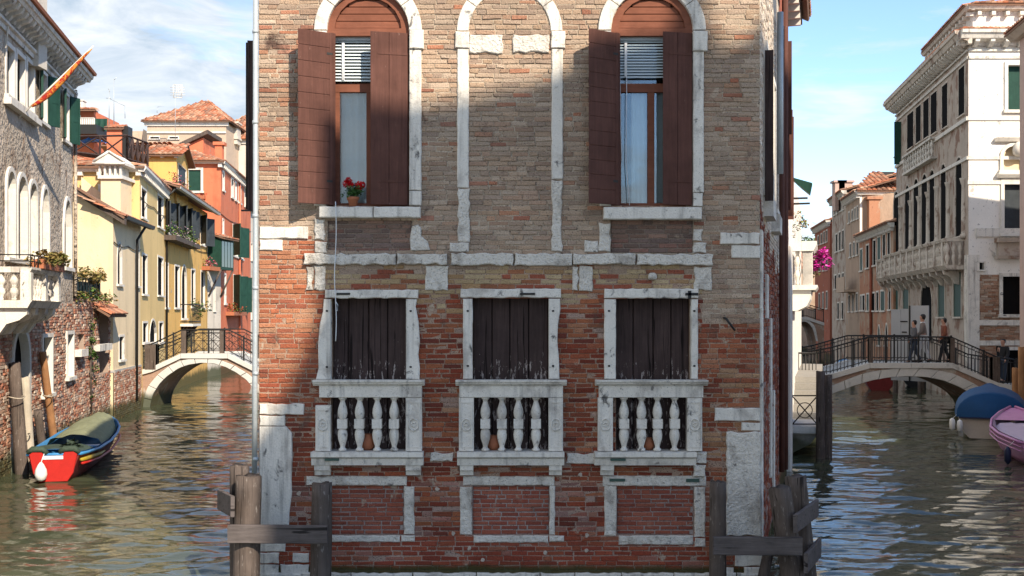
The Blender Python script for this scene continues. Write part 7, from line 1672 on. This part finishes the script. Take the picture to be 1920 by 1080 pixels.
# ---- row of houses further down the right bank
def row_house(label, px_near, px_far, Yn, Yf, ze, mat, holes_px, name='canal_house', roofz=1.6, fm='white', fills='dark', front=None, cor='white'):
    A, B = GP(px_far, Yf), GP(px_near, Yn); F = Fr(A, B); h_ = thing(name, (*B, 0), label, 'house'); hs = [hole(*F.rect(*q[:4]), q[4] if len(q) > 4 else None) for q in holes_px]
    m = MB(); sheet(m, F, 0, F.L, -.6, ze, hs, .12); m.quad(F.p(F.L, 0, -.6), F.p(F.L, -9, -.6), F.p(F.L, -9, ze), F.p(F.L, 0, ze)); m.quad(F.p(0, 0, -.6), F.p(0, -9, -.6), F.p(0, -9, ze), F.p(0, 0, ze)); m.quad(F.p(0, -.02, ze), F.p(F.L, -.02, ze), F.p(F.L, -9, ze), F.p(0, -9, ze)); obj('wall', m, MAT[mat], h_)
    for i, h in enumerate(hs): window(h_, F, h, min(.1, (h['u1']-h['u0'])*.18), .06, fm, fills if isinstance(fills, str) else fills[i % len(fills)], .03)
    m = MB(); m.prof(F, -.1, F.L+.2, [(-.02, ze-.12), (.2, ze-.1), (.35, ze+.08), (.35, ze+.15), (-.02, ze+.15)]); obj('eave_cornice', m, MAT[cor], h_)
    eave_blocks(h_, F, .2, F.L, ze-.28, .5, (.13, .24, .16), cor).__setitem__('kind', 'stuff')
    tile_roof(h_, F.p(-.1, .4, ze+.16), F.p(F.L+.2, .4, ze+.16), F.p(-.1, -4.5, ze+roofz), F.p(F.L+.2-.01, -4.5, ze+roofz), tw=.28, tl=.45)
    return h_, F
ho, FHO = row_house('orange house with dark green shutters beside the white palazzo', 1675, 1612, 61.4, 72.2, 8.35, 'orange_plaster',
    [(1655, 1661, 437, 495), (1645, 1652, 442, 497), (1637, 1643, 448, 500), (1624, 1630, 457, 505), (1612.5, 1618, 465, 510), (1664, 1670, 433, 490), (1666, 1671, 540, 583), (1651, 1660, 543, 585), (1643, 1648, 545, 585), (1634, 1641, 547, 585), (1625, 1630, 549, 585), (1617, 1622, 551, 584), (1613, 1616, 552, 584), (1646, 1651, 608, 650, 'point'), (1660, 1665, 605, 650, 'point')], fills=('dark', 'green_wood', 'dark'))
m = MB(); ug = FHO.u(1636); m.tube([FHO.p(ug, .1, 8.3), FHO.p(ug, .1, .5)], .09, 6); obj('drainpipe', m, MAT['red_plaster'], ho)
hi_, FI = row_house('tall pale house with a blank cream end wall above the orange house', 1612, 1586, 72.4, 78.2, 11.3, 'tan_plaster', [(1607, 1610, 385, 412), (1602, 1605, 388, 414), (1597, 1600, 392, 416), (1591, 1594, 396, 420), (1606, 1610, 450, 480), (1600, 1603.5, 452, 482), (1593, 1596.5, 455, 484), (1605, 1609, 548, 585), (1598, 1601.5, 550, 586), (1591, 1594.5, 552, 586)])
FIe = Fr(GP(1612, 72.4), GP(1690, 72.4)); m = MB(); sheet(m, FIe, 0, FIe.L, 7, 11.3, (), 0, .02); obj('end_wall', m, MAT['white_plaster'], hi_); m = MB(); m.prof(FIe, -.2, FIe.L, [(-.02, 11.2), (.2, 11.2), (.3, 11.45), (-.02, 11.45)]); obj('end_cornice', m, MAT['white'], hi_)
tile_roof(hi_, FIe.p(-.3, .4, 11.46), FIe.p(FIe.L, .4, 11.46), FIe.p(2.0, -4, 13.2), FIe.p(FIe.L, -4, 13.2), tw=.3)
xk, yk = GP(1640, 71.9); m = MB(); m.box(ID, xk-.35, xk+.35, yk, yk+.5, 8, PZ(374, 72)); m.box(ID, xk-.5, xk+.5, yk-.1, yk+.6, PZ(374, 72), PZ(369, 72)); obj('chimney', m, MAT['orange_plaster'], hi_)
xk, yk = GP(1653, 78); m = MB(); m.box(ID, xk-.6, xk+.9, yk, yk+1, 12, PZ(322, 78)); obj('chimney', m, MAT['iron'], hi_)
hj, FJ = row_house('taller weathered grey house with rows of windows mid right bank', 1586, 1560, 78.4, 85.5, 12.0, 'palazzo_stone', [(1580, 1583, 372, 395), (1575, 1578, 377, 398), (1569, 1572, 382, 402), (1564, 1567, 387, 405), (1579, 1583, 430, 470), (1573, 1577, 433, 472), (1567, 1571, 437, 474), (1579, 1583, 510, 540), (1572, 1576, 512, 542), (1565, 1569, 514, 544), (1578, 1582, 565, 600), (1570, 1574, 566, 600)], cor='stone')
for (px, wd_) in ((1586, .5), (1575, .35)):
    xk, yk = GP(px, 81); m = MB(); m.box(ID, xk-wd_, xk+wd_, yk, yk+.8, 11, PZ(342, 81)); m.box(ID, xk-wd_-.12, xk+wd_+.12, yk-.1, yk+.9, PZ(342, 81), PZ(338, 81)); obj('chimney', m, MAT['pink_stone'], hj)
u0, u1 = FI.u(1590), FI.u(1606); zz = FI.z(1598, 548); m = MB(); m.box(FI, u0, u1, 0, .8, zz, zz+.15); m.box(FI, u0, u1, .74, .8, zz+.15, zz+1.0); obj('small_balcony', m, MAT['pale_brick'], hi_)
hl, FL2 = row_house('reddish house with a white end wall further along the right bank', 1556, 1528, 88, 97, 10.7, 'red_plaster', [(1549, 1552, 430, 455), (1544, 1547, 433, 457), (1539, 1542, 437, 459), (1533, 1536, 441, 461), (1549, 1552, 480, 508), (1543, 1546, 482, 509), (1536, 1539, 484, 510), (1549, 1552, 545, 580), (1542, 1545, 547, 580), (1535, 1538, 549, 580)])
hm, FM = row_house('low far house with a tiled roof closing the right canal', 1528, 1470, 108, 112, 8.6, 'tan_plaster', [(1515, 1519, 545, 570), (1503, 1507, 545, 570), (1490, 1494, 545, 570)], roofz=2.4)
fe = Fr(GP(1440, 104), GP(1530, 104)); fh_ = thing('far_house', (*GP(1500, 104), 0), 'distant tiled house beyond the white balcony', 'house'); house_shell(fh_, fe, 0, fe.L, PZ(505, 104), [hole(*fe.rect(1516, 1520, 525, 548)), hole(*fe.rect(1505, 1509, 525, 548))], 'tan_plaster', 5); tile_roof(fh_, fe.p(0, .4, PZ(505, 104)), fe.p(fe.L, .4, PZ(505, 104)), fe.p(0, -4, PZ(474, 106)), fe.p(fe.L, -4, PZ(474, 106)), tw=.3)
tr_ = thing('distant_tree', (*GP(1505, 125), 0), 'distant green tree showing above the far roofs', 'tree'); m = MB(); m.tube([(*GP(1505, 125), 0), (*GP(1506, 125), 8)], [.3, .18], 8); 
for i in range(5): m.tube([(*GP(1505, 125), 6), (GP(1505, 125)[0]+R.uniform(-2.5, 2.5), 125+R.uniform(-1, 1), 10+R.uniform(-1, 1))], [.12, .04], 5)
obj('trunk', m, MAT['old_wood'], tr_); m = MB(); xx, yy = GP(1508, 125); foliage(m, (xx, yy, 10.4), (2.9, 1.8, 1.9), 1500, .17, GREENS+[(.16, .20, .05)]); obj('crown', m, MAT['leaf'], tr_)
arch_bridge('small distant arched bridge far down the right canal', 74.0, 2.2, [(1488, 640), (1492, 618), (1500, 606), (1508, 603), (1516, 607), (1524, 618), (1530, 640)], [(1484, 640), (1488, 615), (1498, 602), (1508, 598.5), (1518, 602), (1528, 613), (1534, 640)], [(1468, 606), (1498, 595), (1512, 595), (1545, 606)], 7, .9, False, ())
db = thing('blue_boat', (*GP(1582, 60), 0), 'small boat under a bright blue cover seen through the bridge railing', 'boat'); FDb = Fr((*GP(1575, 58.5),), (*GP(1590, 62),)); o, i_, g = hull(FDb, [(0, .6, .5, -.1), (1, .7, .5, -.1), (2.4, .6, .55, -.1), (FDb.L, .1, .7, .1)]); obj('hull', o, MAT['beige_hull'], db); obj('cover', tarp(FDb, 0, FDb.L-.2, lambda u: .66, lambda u: .5, .6, 8, 8, 2), MAT['blue_paint'], db)
# dark moored boats glimpsed under the arch
for i, (px, lb) in enumerate(((1650, 'dark covered boat under the arch of the right bridge, left one'), (1722, 'dark low boat under the arch of the right bridge, right one'))):
    Fm = Fr(GP(px, 52+2*i), GP(px-4, 56.5+2*i)); b_ = thing('dark_boat', (*GP(px, 52+2*i), 0), lb, 'boat', 'dark boats beyond the bridge'); o, i2, g = hull(Fm, [(0, .7, .55, -.1), (1.2, .85, .55, -.1), (3, .75, .6, -.1), (Fm.L, .1, .8, .1)]); obj('hull', o, MAT['darkred_paint' if i == 0 else 'black_cloth'], b_); obj('cover', tarp(Fm, 0, Fm.L-.3, lambda u: .78, lambda u: .52, .4, 8, 8, 7+i), MAT['dark_tarp'], b_)
for i, (px, Yd) in enumerate(((1679, 50), (1725, 51), (1729, 53))):
    m = MB(); timber(m, at(px, 900, Yd), at(px, 700 if i else 690, Yd), .12, .11, 8, seed=90+i); obj('bridge_mooring_pole', m, MAT['old_wood'], None, None, 'dark mooring pole seen under the right bridge, %s from the left' % ('first', 'second', 'third')[i], 'pole', 'poles under the right bridge')
# gull
c = at(1515, 389/.9-12, 80); c = at(1516, 421, 80); gl = thing('gull', c, 'gull gliding low over the right canal', 'bird'); m = MB(); m.tube([(c[0]-.05, c[1]-.3, c[2]), (c[0], c[1], c[2]), (c[0], c[1]+.3, c[2])], [.02, .08, .02], 6)
for s in (-1, 1): m.add([(c[0], c[1]-.08, c[2]+.02), (c[0]+s*.3, c[1]-.1, c[2]+.14), (c[0]+s*.62, c[1]+.05, c[2]+.04), (c[0]+s*.3, c[1]+.08, c[2]+.13), (c[0], c[1]+.12, c[2]+.02)], [(0, 1, 2, 3, 4)])
obj('body', m, MAT['fender'], gl)
# ------------------------------------------------------------------ the tall house on the bank behind the camera, whose shadow falls across the brick house
def occ(px, py, y0):
    """point on the plane Y=y0 whose shadow falls on the front of the brick house at (px,py)"""
    k = (D-y0); X = (px-CX)/140.0; Z = CAMZ+(HY-py)/140.0
    return X+SUN_TO.x/-SUN_TO.y*k, Z+SUN_TO.z/-SUN_TO.y*k
y0 = -6.0
sil = [(440, 880), (505, 790), (556, 690), (594, 600), (592, 228), (700, 212), (860, 190), (1040, 142), (1112, 92), (1150, 70), (1262, 45), (1264, -75), (1325, -75), (1327, 30), (1360, 92), (1402, 70), (1440, 20), (1560, -90), (1900, -120), (1902, -830), (4300, -830)]  # outline drawn back from its shadow; tall right block added to shade the landing
pts = [occ(a, b, y0) for a, b in sil]; pts = [(pts[0][0], -.5)] + pts + [(pts[-1][0], -.5)]
back = (6.0, -10.0)
tall = thing('tall_house', (pts[0][0], y0, 0), 'unseen tall house with green shutters opposite, outline shaped by its shadow', 'house')
m = MB(); k = len(pts)
vs = [(x, y0, z) for x, z in pts] + [(x+back[0], y0+back[1], z) for x, z in pts]
m.add(vs, [tuple(range(k)), tuple(range(2*k-1, k-1, -1))] + [(i, (i+1) % k, k+(i+1) % k, k+i) for i in range(k)])
MAT['tall_plaster'] = plaster('tall_house_plaster', (.50, .40, .30)); obj('wall', m, MAT['tall_plaster'], tall)
FT = Fr((pts[-1][0], y0+.001), (pts[0][0], y0+.001))   # facade looks towards +Y
for i in range(7):
    for j in range(6):
        u = 3+i*4.2; z = 2.5+j*3.5
        if u > FT.L-1.5: continue
        m = MB(); ring(m, FT, hole(u, u+1.1, z, z+1.9), .12, -.02, .06); w = obj('window', m, MAT['white'], tall); m = MB(); m.box(FT, u+.12, u+.98, .0, .02, z+.1, z+1.78); obj('closed_shutter', m, MAT['green_wood'], w)
